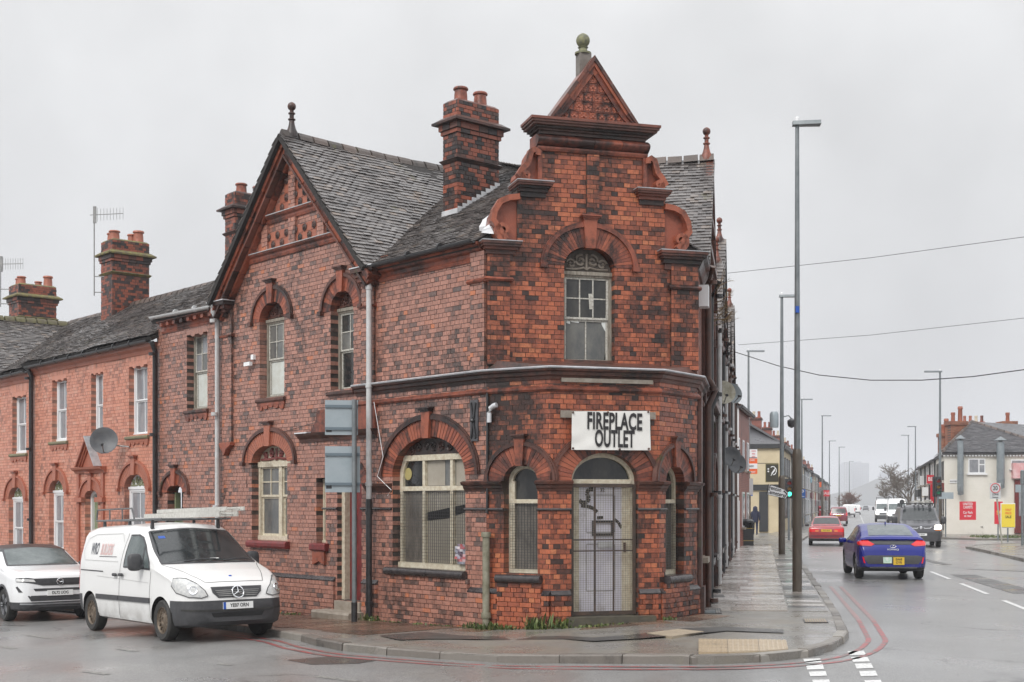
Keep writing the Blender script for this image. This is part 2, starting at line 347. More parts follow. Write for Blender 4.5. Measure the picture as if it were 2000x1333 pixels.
# GROUND, ROAD, PAVEMENTS
def road_mat():
 m, n, l, b = _new('wet_asphalt')
 g = _noise(n, l, 55, 3, 0.85); g2 = _noise(n, l, 0.35, 5, 0.6); g3 = _noise(n, l, 5, 6, 0.7)
 col = _mix(n, l, _map(n, l, g.outputs['Fac'], 0.38, 0.62), (0.075, 0.075, 0.076), (0.36, 0.355, 0.345))
 col = _mix(n, l, _map(n, l, g3.outputs['Fac'], 0.35, 0.7, 0, 0.4), col, (0.18, 0.174, 0.163))
 col = _mix(n, l, _map(n, l, g2.outputs['Fac'], 0.35, 0.65, 0, 0.45), col, (0.14, 0.14, 0.145))
 v = n.new('ShaderNodeTexVoronoi'); v.feature = 'DISTANCE_TO_EDGE'; v.inputs['Scale'].default_value = 0.33
 gg = n.new('ShaderNodeNewGeometry'); wp = _noise(n, l, 1.5, 4); mxv = n.new('ShaderNodeVectorMath'); mxv.operation = 'MULTIPLY_ADD'
 l.new(wp.outputs['Color'], mxv.inputs[0]); mxv.inputs[1].default_value = (1.2, 1.2, 0); l.new(gg.outputs['Position'], mxv.inputs[2]); l.new(mxv.outputs[0], v.inputs['Vector'])
 gate = _noise(n, l, 0.25, 2); mu = n.new('ShaderNodeMath'); mu.operation = 'MULTIPLY'
 l.new(_map(n, l, v.outputs['Distance'], 0.004, 0.016, 1, 0), mu.inputs[0]); l.new(_map(n, l, gate.outputs['Fac'], 0.5, 0.6), mu.inputs[1])
 col = _mix(n, l, mu.outputs[0], col, (0.012, 0.012, 0.012)); l.new(col, b.inputs['Base Color'])
 wet = _noise(n, l, 0.55, 5, 0.55, stretch=(1, 0.6, 1))
 dp = n.new('ShaderNodeVectorMath'); dp.operation = 'DOT_PRODUCT'; dp.inputs[1].default_value = (0.983, -0.1834, 0); l.new(gg.outputs['Position'], dp.inputs[0])
 wj = n.new('ShaderNodeMath'); wj.operation = 'MULTIPLY_ADD'; l.new(wet.outputs['Fac'], wj.inputs[0]); wj.inputs[1].default_value = 1.5; l.new(dp.outputs['Value'], wj.inputs[2])
 zone = _map(n, l, wj.outputs[0], 1.2, 3.6)
 def mixv(a, b_):
  q = n.new('ShaderNodeMix'); q.data_type = 'FLOAT'; l.new(zone, q.inputs['Factor']); l.new(a, q.inputs['A']); l.new(b_, q.inputs['B']); return q.outputs['Result']
 rr = n.new('ShaderNodeMath'); rr.operation = 'ADD'; l.new(mixv(_map(n, l, wet.outputs['Fac'], 0.36, 0.60, 0.22, 0.48), _map(n, l, wet.outputs['Fac'], 0.36, 0.66, 0.24, 0.36)), rr.inputs[0]); l.new(_map(n, l, g.outputs['Fac'], 0.3, 0.7, 0.0, 0.05), rr.inputs[1])
 l.new(rr.outputs[0], b.inputs['Roughness'])
 l.new(_map(n, l, wet.outputs['Fac'], 0.36, 0.6, 0.5, 0.12), b.inputs['Coat Weight']); b.inputs['Coat Roughness'].default_value = 0.22; b.inputs['Coat IOR'].default_value = 1.4
 bp = n.new('ShaderNodeBump'); bp.inputs['Distance'].default_value = 0.006; l.new(g.outputs['Fac'], bp.inputs['Height'])
 l.new(mixv(_map(n, l, wet.outputs['Fac'], 0.36, 0.60, 0.05, 0.30), _map(n, l, wet.outputs['Fac'], 0.36, 0.66, 0.01, 0.03)), bp.inputs['Strength']); l.new(bp.outputs['Normal'], b.inputs['Normal'])
 return m
asphalt = road_mat()
def pave_mat(name, a, c, d, r0=0.16, r1=0.45):
 m, n, l, b = _new(name)
 g = _noise(n, l, 70, 3, 0.8); g2 = _noise(n, l, 1.1, 6, 0.65)
 col = _mix(n, l, _map(n, l, g.outputs['Fac'], 0.35, 0.65), a, c); col = _mix(n, l, _map(n, l, g2.outputs['Fac'], 0.42, 0.62, 0, 0.8), col, d)
 l.new(col, b.inputs['Base Color']); wet = _noise(n, l, 0.8, 5); l.new(_map(n, l, wet.outputs['Fac'], 0.36, 0.62, r0, r1), b.inputs['Roughness']); _bump(n, l, g.outputs['Fac'], b, 0.1, 0.005)
 MATS[name] = m; return m
pave_tar = pave_mat('footway_tarmac', (0.10, 0.094, 0.087), (0.25, 0.236, 0.215), (0.20, 0.18, 0.15))
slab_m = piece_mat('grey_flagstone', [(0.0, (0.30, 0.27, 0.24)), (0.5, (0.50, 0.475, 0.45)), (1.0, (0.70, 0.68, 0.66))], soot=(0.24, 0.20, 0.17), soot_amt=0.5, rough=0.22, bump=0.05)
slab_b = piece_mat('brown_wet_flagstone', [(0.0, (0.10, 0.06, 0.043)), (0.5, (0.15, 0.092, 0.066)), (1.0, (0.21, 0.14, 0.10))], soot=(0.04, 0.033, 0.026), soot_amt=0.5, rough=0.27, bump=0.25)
kerb_m = piece_mat('kerb_stone', [(0.0, (0.13, 0.115, 0.10)), (0.6, (0.19, 0.17, 0.15)), (1.0, (0.30, 0.28, 0.25))], soot=(0.05, 0.045, 0.04), soot_amt=0.5, rough=0.4)
patch_m = pave_mat('dark_tar_patch', (0.04, 0.039, 0.038), (0.085, 0.082, 0.078), (0.065, 0.062, 0.057))
buff_m = piece_mat('buff_tactile', [(0.0, (0.36, 0.27, 0.17)), (1.0, (0.50, 0.42, 0.32))], soot=(0.2, 0.16, 0.11), soot_amt=0.3, rough=0.4)
white_line = plain('worn_white_line', (0.66, 0.66, 0.65), 0.4, c2=(0.20, 0.20, 0.20), scale=24, lo=0.5, hi=0.72)
faint_line = plain('faded_white_line', (0.30, 0.29, 0.27), 0.5, c2=(0.10, 0.10, 0.095), scale=18)
red_line = plain('worn_red_line', (0.34, 0.06, 0.062), 0.35, c2=(0.16, 0.115, 0.11), scale=6, lo=.42, hi=.6)
red_faint = plain('faded_red_line', (0.34, 0.17, 0.165), 0.35, c2=(0.19, 0.14, 0.135), scale=6)
yellow_plastic = plain('yellow_lichen', (0.5, 0.42, 0.08), 0.7)
xs = [-3500, -1500, -500, -200, -90] + [float(v) for v in range(-50, 12)] + [14, 18, 24, 40, 90, 200, 500, 1500, 3500]
ys = [-60, -20] + [float(v) for v in range(0, 62, 1)] + [70, 90, 140, 220, 400, 800, 2500, 4500]
gv = [(x, y, gz(x, y) - KERB) for y in ys for x in xs]; nx = len(xs)
gf = [(j * nx + i, j * nx + i + 1, (j + 1) * nx + i + 1, (j + 1) * nx + i) for j in range(len(ys) - 1) for i in range(nx - 1)]
struct(MB().add(gv, gf).build('road', asphalt))
def sheet(poly, off, name, mat, parent=None, step=0.8, skirt=0.0, road=False, rnd=0.5):
 """flat polygon (x,y) laid on the ground profile"""
 P = [Vector((p[0], p[1])) for p in poly]; n = len(P)
 pts = list(P); x0, x1 = min(p.x for p in P), max(p.x for p in P); y0, y1 = min(p.y for p in P), max(p.y for p in P)
 stx = max(step, (x1 - x0) / 40); sty = max(step, (y1 - y0) / 40)
 if x1 - x0 > stx * 1.5 or y1 - y0 > sty * 1.5:
  x = x0 + stx / 2
  while x < x1:
   y = y0 + sty / 2
   while y < y1:
    pts.append(Vector((x, y))); y += sty
   x += stx
 vs, es, fs, *_ = delaunay_2d_cdt(pts, [(i, (i + 1) % n) for i in range(n)], [tuple(range(n))], 1, 1e-5)
 b = off - (KERB if road else 0)
 mb = MB(); mb.add([(v.x, v.y, gz(v.x, v.y) + b) for v in vs], [tuple(f) for f in fs], rnd)
 if skirt:
  q = [(p.x, p.y, gz(p.x, p.y) + b) for p in P] + [(p.x, p.y, gz(p.x, p.y) + b - skirt) for p in P]
  mb.add(q, [(i, (i + 1) % n, (i + 1) % n + n, i + n) for i in range(n)], rnd)
 return mb.build(name, mat, parent, fix=True)
C2 = Vector((3.197, 22.97)); B1 = Vector((0.6144, 21.30)); B2 = Vector((2.42, 21.85))
UR = Vector((0.1834, 0.983))
FL = Frame(C1, UL, -1)                       # side-street front, s runs left
FK = Frame(C1, C2 - C1, 1)                   # cut corner, upper storey
FA = Frame(C1, B1 - C1, 1); FB = Frame(B1, B2 - B1, 1); FC = Frame(B2, C2 - B2, 1)
FR = Frame(C2, UR, 1)                        # main-road front, s runs away
LA, LB, LC, LKW = (B1 - C1).length, (B2 - B1).length, (C2 - B2).length, (C2 - C1).length
def resample(pts, step):
 pts = [Vector(p[:2]) for p in pts]; out = [pts[0]]; acc = 0.0
 for a, b in zip(pts, pts[1:]):
  d = (b - a).length; pos = step - acc
  while pos <= d: out.append(a + (b - a) * (pos / d)); pos += step
  acc = d - (pos - step)
 return out
def smooth_line(pts, it=2):
 pts = [Vector(p[:2]) for p in pts]
 for _ in range(it):
  q = [pts[0]]
  for a, b in zip(pts, pts[1:]): q += [a * 0.75 + b * 0.25, a * 0.25 + b * 0.75]
  pts = q + [pts[-1]]
 return pts
BEND = 38.0                                   # the main road turns a little to the right after this
U2 = Vector((0.25, 0.968)).normalized()
VD = Vector((-math.cos(R(52.5)), math.sin(R(52.5))))   # line of the side-street kerb
k0 = G(530, 1235, False).xy
kerb_px = [(650, 1258), (800, 1270), (935, 1279), (1044, 1281), (1175, 1281), (1250, 1281), (1362, 1283), (1490, 1279), (1580, 1270), (1630, 1256), (1654, 1237)]
nk = Vector((VD.y, -VD.x)); k0 = k0 + nk * (.30 if nk.x > 0 else -.30)
side = [k0 + VD * 34, k0 + VD * 20, k0 + VD * 8, k0]
corner = [G(x, y, False).xy for x, y in kerb_px]
ke = corner[-1]; k_r0 = Vector(FR.p(0.6, 2.42, 0)[:2])
mainl = [k_r0] + [Vector(FR.p(s, 2.42, 0)[:2]) for s in (6, 12, 20, 28, BEND)]
far0 = mainl[-1]; mainl += [far0 + U2 * d for d in (15, 40, 90, 180, 330)]
KL = smooth_line(side + corner, 1) + mainl
inner = [Vector(FR.p(s, -0.1, 0)[:2]) for s in (BEND, 20, 0.3)] + [B2 + (C1 - B2) * 0.1 + Vector((0, .4)), Vector(FA.p(0.3, -0.3, 0)[:2]), Vector(FL.p(0.4, -0.1, 0)[:2]), Vector(FL.p(12, -0.1, 0)[:2]), Vector(FL.p(40, -0.1, 0)[:2])]
fb = Vector(FR.p(BEND, -0.1, 0)[:2])
pave = sheet([p for p in KL] + [fb + U2 * 330, fb + U2 * 90] + inner, 0.0, 'pavement', pave_tar, skirt=0.2, step=0.7)
struct(pave)
ks = resample(KL, 0.92)
near = [i for i in range(len(ks) - 1) if ks[i].y < 75 and ks[i].x > -17]
for i in near:
 a, b = ks[i], ks[i + 1]; t = (b - a).normalized(); nr = Vector((t.y, -t.x))
 if nr.y > 0 and a.x < 4: nr = -nr
 drop = -0.015 if 2.2 < a.x < 3.6 and a.y < 19 else 0.0
 a2, b2 = a + t * 0.006, b - t * 0.006; j = random.uniform(-0.012, 0.012)
 def kp(p, o, z): q = p + nr * o; return (q.x, q.y, gz(q.x, q.y) + z)
 zt = 0.012 + drop + j * 0.6; q = []
 mb = MB(); pr = [(-0.13, -0.16), (-0.13, zt), (0.005 + j, zt), (0.022 + j, zt - 0.02), (0.03 + j, -0.16)]
 vs = [kp(a2, o, z) for o, z in pr] + [kp(b2, o, z) for o, z in pr]; n_ = len(pr)
 mb.add(vs, [tuple(range(n_)), tuple(range(2 * n_ - 1, n_ - 1, -1))] + [(k, k + n_, (k + 1) % n_ + n_, (k + 1) % n_) for k in range(n_)], random.random())
 mb.build('kerb_stone', kerb_m, pave, fix=True)
mbk = MB()
for i in range(len(ks) - 1):
 if i in near or ks[i].x < -17 or ks[i].y < 75: continue
 a, b = ks[i], ks[i + 1]; t = (b - a).normalized(); nr = Vector((t.y, -t.x))
 for q0, q1 in ((a, b),):
  mbk.add([(*(a - nr * .13), gz(*a) + .01), (*(a + nr * .03), gz(*a) + .01), (*(b + nr * .03), gz(*b) + .01), (*(b - nr * .13), gz(*b) + .01),
    (*(a + nr * .03), gz(*a) - .12), (*(b + nr * .03), gz(*b) - .12)], [(0, 1, 2, 3), (1, 4, 5, 2)], random.random())
stuff(mbk.build('far_kerb_stones', kerb_m, pave))
def slab(fr, a0, a1, d0, d1, mat, top=0.012, name='paving_slab', jit=0.004, rnd=None):
 q = []
 for z in (-0.05, top):
  for a, d in ((a0, d0), (a1, d0), (a1, d1), (a0, d1)):
   p = fr.p(a, d, 0); q.append((p[0], p[1], gz(p[0], p[1]) + z + (random.uniform(-jit, jit) if z > 0 else 0)))
 return MB().hexa(q, random.random() if rnd is None else rnd, not fr.flip).build(name, mat, pave)
s_ = 0.9
while s_ < BEND:
 dp = random.choice((0.45, 0.6, 0.6, 0.75)); cut = random.choice((0.62, 0.78, 0.9, 0.55))
 for d0, d1 in ((0.06, cut), (cut, 1.55)):
  slab(FR, s_ + 0.008, s_ + dp - 0.008, d0 + 0.006, d1 - 0.006, slab_m)
 if s_ < 24: slab(FR, s_ + 0.01, s_ + dp - 0.01, 1.58, 2.24, slab_m if random.random() < .3 else patch_m if random.random() < .35 else pave_tar, top=0.006)
 s_ += dp
s_ = 0.5
while s_ < 14:
 L_ = random.choice((0.75, 0.9, 0.6))
 d = 0.06
 while d < 2.0:
  wd = random.choice((0.6, 0.75, 0.5)); wd = min(wd, 2.12 - d) if d + wd > 1.8 else wd
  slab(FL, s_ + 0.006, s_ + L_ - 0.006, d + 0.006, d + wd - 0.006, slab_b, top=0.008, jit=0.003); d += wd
 s_ += L_
for fr, n0, n1 in ((FA, -0.25, LA), (FB, 0.0, LB), (FC, 0.0, LC)):
 kk = max(1, round((n1 - n0) / 0.6)); ww = (n1 - n0) / kk
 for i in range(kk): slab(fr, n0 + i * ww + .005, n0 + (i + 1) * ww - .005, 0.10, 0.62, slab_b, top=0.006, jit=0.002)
tr = [(740, 1243), (830, 1236), (900, 1243), (1000, 1246), (1100, 1244), (1160, 1247), (1250, 1240), (1335, 1229), (1420, 1226), (1530, 1231)]
tb = [(1530, 1238), (1420, 1234), (1335, 1242), (1250, 1249), (1160, 1254), (1100, 1250), (1000, 1252), (900, 1250), (830, 1250), (780, 1252)]
struct(sheet([G(x, y, False).xy for x, y in tr + tb], 0.013, 'trench_patch', patch_m, step=0.6))
mc = sheet([G(x, y, False).xy for x, y in ((1263, 1239), (1325, 1231), (1375, 1236), (1312, 1246))], 0.019, 'manhole_cover', plain('buff_concrete', (0.36, 0.30, 0.22), 0.5, c2=(0.28, 0.23, 0.17), scale=9), rnd=0.4, skirt=0.05)
tag(mc, 'buff concrete manhole cover set in the dark tar strip at the corner', 'manhole cover')
px0 = [(1364, 1249), (1421, 1250), (1481, 1250), (1536, 1252)]; px1 = [(1364, 1275), (1422, 1275), (1483, 1273), (1540, 1269)]
tact = thing('tactile_paving', 'buff blistered tactile paving slabs beside the dropped kerb', 'tactile paving', tuple(G(1450, 1268, False)))
for i in range(3):
 q = [G(*p, False) for p in (px0[i], px0[i + 1], px1[i + 1], px1[i])]
 c = sum(q, Vector()) / 4; q = [c + (p - c) * 0.985 for p in q]
 mb = MB(); mb.hexa([(p.x, p.y, p.z - 0.04) for p in q] + [(p.x, p.y, p.z + 0.009) for p in q], 0.2 + 0.3 * i)
 sl = mb.build('slab', buff_m, tact, fix=True)
 bl = MB()
 for a in range(6):
  for b in range(8):
   fa, fb_ = (a + .5) / 6, (b + .5) / 8
   p = (q[0] * (1 - fa) + q[1] * fa) * (1 - fb_) + (q[3] * (1 - fa) + q[2] * fa) * fb_
   bl.lathe((p.x, p.y, p.z + 0.013), [(0.026, 0), (0.02, 0.007)], 8, 0.3 + 0.3 * i)
 stuff(bl.build('blisters', buff_m, sl))
rk0 = [G(2080, 1116, True), G(2000, 1098, True), G(1940, 1083, True), G(1886, 1072, True)]
rp = [p.xy for p in rk0] + [Vector((21.6, 62)), Vector((26, 66)), Vector((60, 70)), Vector((60, 40))]
rpave = sheet(rp, 0.0, 'right_pavement', pave_tar, skirt=0.2, step=2); struct(rpave)
mbk = []
rs = resample(smooth_line([p.xy for p in rk0] + [Vector((21.6, 62)), Vector((26, 66))], 1), 0.92)
for a, b in zip(rs, rs[1:]):
 t = (b - a).normalized(); nr = Vector((-t.y, t.x)); a2, b2 = a + t * .006, b - t * .006
 q = [(*(p + nr * o), gz(*p) + z) for z in (-.15, .012) for p, o in ((a2, .03), (b2, .03), (b2, -.14), (a2, -.14))]
 MB().hexa(q, random.random()).build('kerb_stone', kerb_m, rpave, fix=True)
W0 = Vector((28.9, 87.0))                      # near corner of the white corner shop
fp2 = sheet([(24.4, 77.0), (25.6, 73.5), (30, 72.5), (70, 76), (70, 90), (40, 88.5), W0 + Vector((.3, .3)), W0 + U2 * 90 + Vector((.3, .3)), W0 + U2 * 90 - Vector((2.6, 0)), W0 - Vector((3.2, 0))], 0.0, 'far_right_pavement', pave_tar, skirt=0.2, step=3); struct(fp2)
def ribbon(pts, w, name, mat, off=0.005):
 v = [];
 for i, p in enumerate(pts):
  t = (pts[min(i + 1, len(pts) - 1)] - pts[max(i - 1, 0)]).normalized(); nr = Vector((t.y, -t.x)) * (w / 2)
  for q in (p + nr, p - nr): v.append((q.x, q.y, gz(q.x, q.y) - KERB + off))
 f = [(2 * i, 2 * i + 1, 2 * i + 3, 2 * i + 2) for i in range(len(pts) - 1)]
 return struct(MB().add(v, f).build(name, mat))
def offset_line(pts, d):
 out = []
 for i, p in enumerate(pts):
  t = (pts[min(i + 2, len(pts) - 1)] - pts[max(i - 2, 0)]).normalized(); out.append(p + Vector((t.y, -t.x)) * d)
 return out
kk = [p for p in resample(KL, 0.4) if p.y < 70 and (p - k0).dot(VD) < 1.5]
i_c = max(range(len(kk)), key=lambda i: -abs(kk[i].y - 23) - (50 if kk[i].x < 4 else 0))
for d, nm in ((0.32, 'inner_red_line'), (0.56, 'outer_red_line')):
 ln = offset_line(kk, d)
 ribbon(ln[:i_c + 1], 0.075, nm, red_line); ribbon(ln[i_c:], 0.085, nm, red_faint)
for i, (y0, y1) in enumerate(((1288, 1296), (1299, 1309), (1313, 1322), (1329, 1339), (1347, 1358))):
 x0 = 1569 + (y0 - 1288) * 0.42
 struct(sheet([G(*p).xy for p in ((x0, y0), (x0 + 33, y0 - 1), (x0 + 36, y1 - 1), (x0 + 3, y1))], 0.005, 'give_way_dash', white_line, road=True))
for y0, y1 in ((1273, 1281), (1285, 1294), (1297.5, 1307), (1312, 1322), (1330, 1341), (1351, 1362)):
 x0 = 1655 + (y0 - 1273) * 0.58
 struct(sheet([G(*p).xy for p in ((x0, y0), (x0 + 32, y0 - 1), (x0 + 37, y1 - 1), (x0 + 4, y1))], 0.005, 'give_way_dash', white_line, road=True))
cl0 = G(1901, 1150).xy
def dash(p0, d, L, w=0.11, m=white_line, nm='lane_dash'):
 a = p0; b = p0 + d * L; nr = Vector((d.y, -d.x)) * w / 2
 struct(sheet([a + nr, b + nr, b - nr, a - nr], 0.005, nm, m, road=True, step=5))
for k in range(-3, 4): dash(cl0 + UR * (k * 6.0 - 2), UR, 4.0)
cb = cl0 + UR * 28
for k in range(0, 22): dash(cb + U2 * (k * 9), U2, 5.0, 0.14)
for (x, y, x2, y2) in ((0, 1262, 28, 1268), (55, 1241, 98, 1248), (232, 1268, 266, 1273), (430, 1297, 452, 1300), (165, 1312, 210, 1318), (620, 1322, 700, 1332)):
 a, b = G(x, y).xy, G(x2, y2).xy; d = b - a; dash(a, d.normalized(), d.length, 0.12, faint_line, 'faded_dash')
for (x, y, x2, y2, w_) in ((1880, 1123, 2010, 1160, 0.7), (1790, 1090, 1850, 1104, 0.35), (1890, 1112, 2010, 1117, 0.3)):
 a, b = G(x, y).xy, G(x2, y2).xy; d = (b - a); dash(a, d.normalized(), d.length, w_, patch_m, 'tar_patch')
struct(sheet([G(*p).xy for p in ((560, 1290), (640, 1283), (735, 1291), (700, 1297), (610, 1299))], 0.004, 'tar_patch', patch_m, road=True))
def grate(q, label, nm='drain_grate', mat=None):
 g = thing(nm, label, 'drain cover', tuple(sum(q, Vector()) / 4))
 mb = MB()
 for k in range(9):
  f0, f1 = k / 9 + .02, k / 9 + .075
  c = [q[0].lerp(q[1], f0), q[0].lerp(q[1], f1), q[3].lerp(q[2], f1), q[3].lerp(q[2], f0)]
  mb.hexa([(p.x, p.y, p.z - .02) for p in c] + [(p.x, p.y, p.z + .02) for p in c], 0.5)
 mb.build('bars', mat or grey_pipe, g, fix=True)
 c = sum(q, Vector()) / 4; rim = [c + (p - c) * 1.08 for p in q]
 MB().hexa([(p.x, p.y, p.z - .03) for p in rim] + [(p.x, p.y, p.z + .013) for p in rim]).build('frame', black_paint, g, fix=True)
grate([G(*p, False) for p in ((1388, 1163), (1412, 1163), (1415, 1168), (1390, 1168))], 'iron drain grating in the footway by the brown downpipe')
grate([G(*p, False) for p in ((1366, 1191), (1405, 1190), (1408, 1199), (1368, 1199))], 'iron drain grating beside the building foot near the corner')
grate([G(*p, False) for p in ((1570, 1211), (1612, 1211), (1616, 1217), (1573, 1217))], 'yellowish utility cover near the lamp post kerb', 'utility_cover', buff_m)
# BRICKWORK, TILES, WINDOWS
COURSE = 0.08
def op_arch(fr, pl, pr, py_bot, py_spring, py_crown, ring=0.26, hood=0.06):
 s0, s1 = sorted((fr.S(pl), fr.S(pr))); pc = (pl + pr) / 2
 zs = fr.Z(pc, py_spring)
 return dict(a0=s0, a1=s1, sc=(s0 + s1) / 2, hw=(s1 - s0) / 2, z0=fr.Z(pc, py_bot), zs=zs, rise=fr.Z(pc, py_crown) - zs, ring=ring, hood=hood)
def op_rect(fr, pl, pr, py_bot, py_top):
 s0, s1 = sorted((fr.S(pl), fr.S(pr))); pc = (pl + pr) / 2
 return dict(a0=s0, a1=s1, sc=(s0 + s1) / 2, hw=(s1 - s0) / 2, z0=fr.Z(pc, py_bot), zs=fr.Z(pc, py_top), rise=0.0, ring=0.0, hood=0.0)
def gaps(ops, z0, z1):
 out = []
 zm = (z0 + z1) / 2
 for o in ops:
  if o['z0'] - 0.005 < zm < o['zs']: out.append((o['sc'] - o['hw'], o['sc'] + o['hw']))
  elif o['rise'] > 0 and o['zs'] <= zm < o['zs'] + o['rise'] + o['ring'] * 0.5:
   q = (zm - o['zs']) / (o['rise'] + o['ring'] * 0.5); h = (o['hw'] + o['ring'] * 0.5) * math.sqrt(max(0, 1 - q * q)); out.append((o['sc'] - h, o['sc'] + h))
 return sorted(out)
def spans(a, b, gp):
 out = []; x = a
 for g0, g1 in gp:
  if g0 > x: out.append((x, min(g0, b)))
  x = max(x, g1)
 if x < b: out.append((x, b))
 return [(p, q) for p, q in out if q - p > 0.02]
def brickwork(mb, core, fr, a0, a1, z0, z1, ops=(), prof=None, d=0.0, depth=0.2, back=0.34, cands=None, bw=0.225, off=0.0):
 n = max(1, round((z1 - z0) / COURSE)); h = (z1 - z0) / n
 for i in range(n):
  za, zb = z0 + i * h, z0 + (i + 1) * h
  lo, hi = (a0, a1) if prof is None else prof((za + zb) / 2)
  if hi - lo < 0.05: continue
  gp = gaps(ops, za, zb)
  for p, q in spans(lo, hi, gp):
   if core is not None:
    e0 = 0.008 if p > lo + 1e-6 else 0.0; e1 = 0.008 if q < hi - 1e-6 else 0.0
    core.box(fr, p + e0, q - e1, d - back, d - 0.007, za, zb)
   st = i % 2 == 0; x = math.floor(lo / 0.225 - 1) * 0.225 + (0 if st else 0.056) + (0.1125 if i % 4 == 2 else 0) + off
   while x < q:
    L = bw if st else 0.1125
    c0, c1 = max(x, p), min(x + L - 0.010, q)
    if c1 - c0 > 0.025:
     rn = random.random(); j = random.uniform(-0.0035, 0.0035)
     full = st and c1 - c0 > L - 0.0105
     if cands is not None and full: cands.append((fr, c0, c1, d + j, za + 0.005, zb - 0.004, rn, depth))
     else: mb.box(fr, c0, c1, d - depth, d + j, za + 0.005, zb - 0.004, rn)
    x += L
def place_bricks(cands, mb, wall, mat, limit=300):
 """the bricks that show largest become objects sharing a few meshes"""
 def size(c):
  p = Vector(c[0].p((c[1] + c[2]) / 2, 0, 0)); v = p.normalized(); n = c[0].n
  return abs(v.x * n.x + v.y * n.y) / p.length
 cands.sort(key=size, reverse=True); cache = {}
 for c in cands[limit:]: mb.box(c[0], c[1], c[2], c[3] - c[7], c[3], c[4], c[5], c[6])
 for fr, a, b, d, za, zb, rn, depth in cands[:limit]:
  key = (round(fr.u.x, 3), round(b - a, 3), round(zb - za, 3), int(rn * 24))
  if key not in cache:
   f0 = Frame((0, 0), fr.u, -1 if fr.flip else 1)
   cache[key] = MB().box(f0, 0, b - a, -depth, 0, 0, zb - za, (int(rn * 24) + .5) / 24).mesh('brick'); cache[key].materials.append(mat)
  o = bpy.data.objects.new('brick', cache[key]); COL.objects.link(o); o.parent = wall; o.location = fr.p(a, d, za)
def tiles(P0, eu, ev, poly, mb, cands=None, gauge=0.105, wid=0.17, sag=None, row0=0):
 """plain tiles on a slope: P0 origin, eu along the eave, ev up the slope, poly (u,v)"""
 eu = Vector(eu).normalized(); ev = Vector(ev).normalized(); en = eu.cross(ev)
 if en.z < 0: en = -en
 flip = eu.cross(ev).dot(en) < 0
 v0, v1 = min(p[1] for p in poly), max(p[1] for p in poly); n = int((v1 - v0) / gauge); m = len(poly)
 for i in range(n):
  va = v0 + i * gauge; vm = va + gauge * 0.5
  xs_ = []
  for k in range(m):
   (x0, y0), (x1, y1) = poly[k], poly[(k + 1) % m]
   if (y0 <= vm) != (y1 <= vm): xs_.append(x0 + (vm - y0) / (y1 - y0) * (x1 - x0))
  xs_.sort()
  for a, b in zip(xs_[::2], xs_[1::2]):
   x = math.floor(a / wid) * wid - (wid / 2 if i % 2 else 0)
   rowj = random.uniform(-0.006, 0.006)
   while x < b:
    c0, c1 = max(x + 0.0015, a), min(x + wid - 0.0015, b)
    if c1 - c0 > 0.03:
     t1 = rowj + random.uniform(-0.007, 0.007); h0 = 0.040 + random.uniform(-0.006, 0.008); h1 = h0 + random.uniform(-0.006, 0.006)
     sg = sag((c0 + c1) / 2, vm) if sag else 0.0
     def q(u, v, h): return P0 + eu * u + ev * v + en * (h + sg)
     P = [q(c0, va + t1, h0 - 0.014), q(c1, va + t1, h1 - 0.014), q(c1, va + gauge * 1.9, -0.004), q(c0, va + gauge * 1.9, -0.004),
      q(c0, va + t1, h0), q(c1, va + t1, h1), q(c1, va + gauge * 1.9, 0.012), q(c0, va + gauge * 1.9, 0.012)]
     if cands is not None: cands.append((P, random.random(), flip))
     else: mb.hexa(P, random.random(), flip)
    x += wid
def place_tiles(cands, mb, roof, mat, limit=300):
 def key(c):
  p = sum(c[0][4:6], Vector()) / 2; return p.length
 cands.sort(key=key)
 for P, rn, fl in cands[limit:]: mb.hexa(P, rn, fl)
 for P, rn, fl in cands[:limit]:
  o_ = P[0]; me = MB().hexa([p - o_ for p in P], rn, fl).mesh('tile'); me.materials.append(mat)
  o = bpy.data.objects.new('tile', me); COL.objects.link(o); o.parent = roof; o.location = o_
def slab_poly(P0, eu, ev, poly, th=0.1):
 eu = Vector(eu).normalized(); ev = Vector(ev).normalized(); en = eu.cross(ev)
 if en.z < 0: en = -en
 n = len(poly); vs = [tuple(P0 + eu * u + ev * v - en * k) for k in (0.012, th) for u, v in poly]
 return vs, [tuple(range(n)), tuple(range(2 * n - 1, n - 1, -1))] + [(i, i + n, (i + 1) % n + n, (i + 1) % n) for i in range(n)]
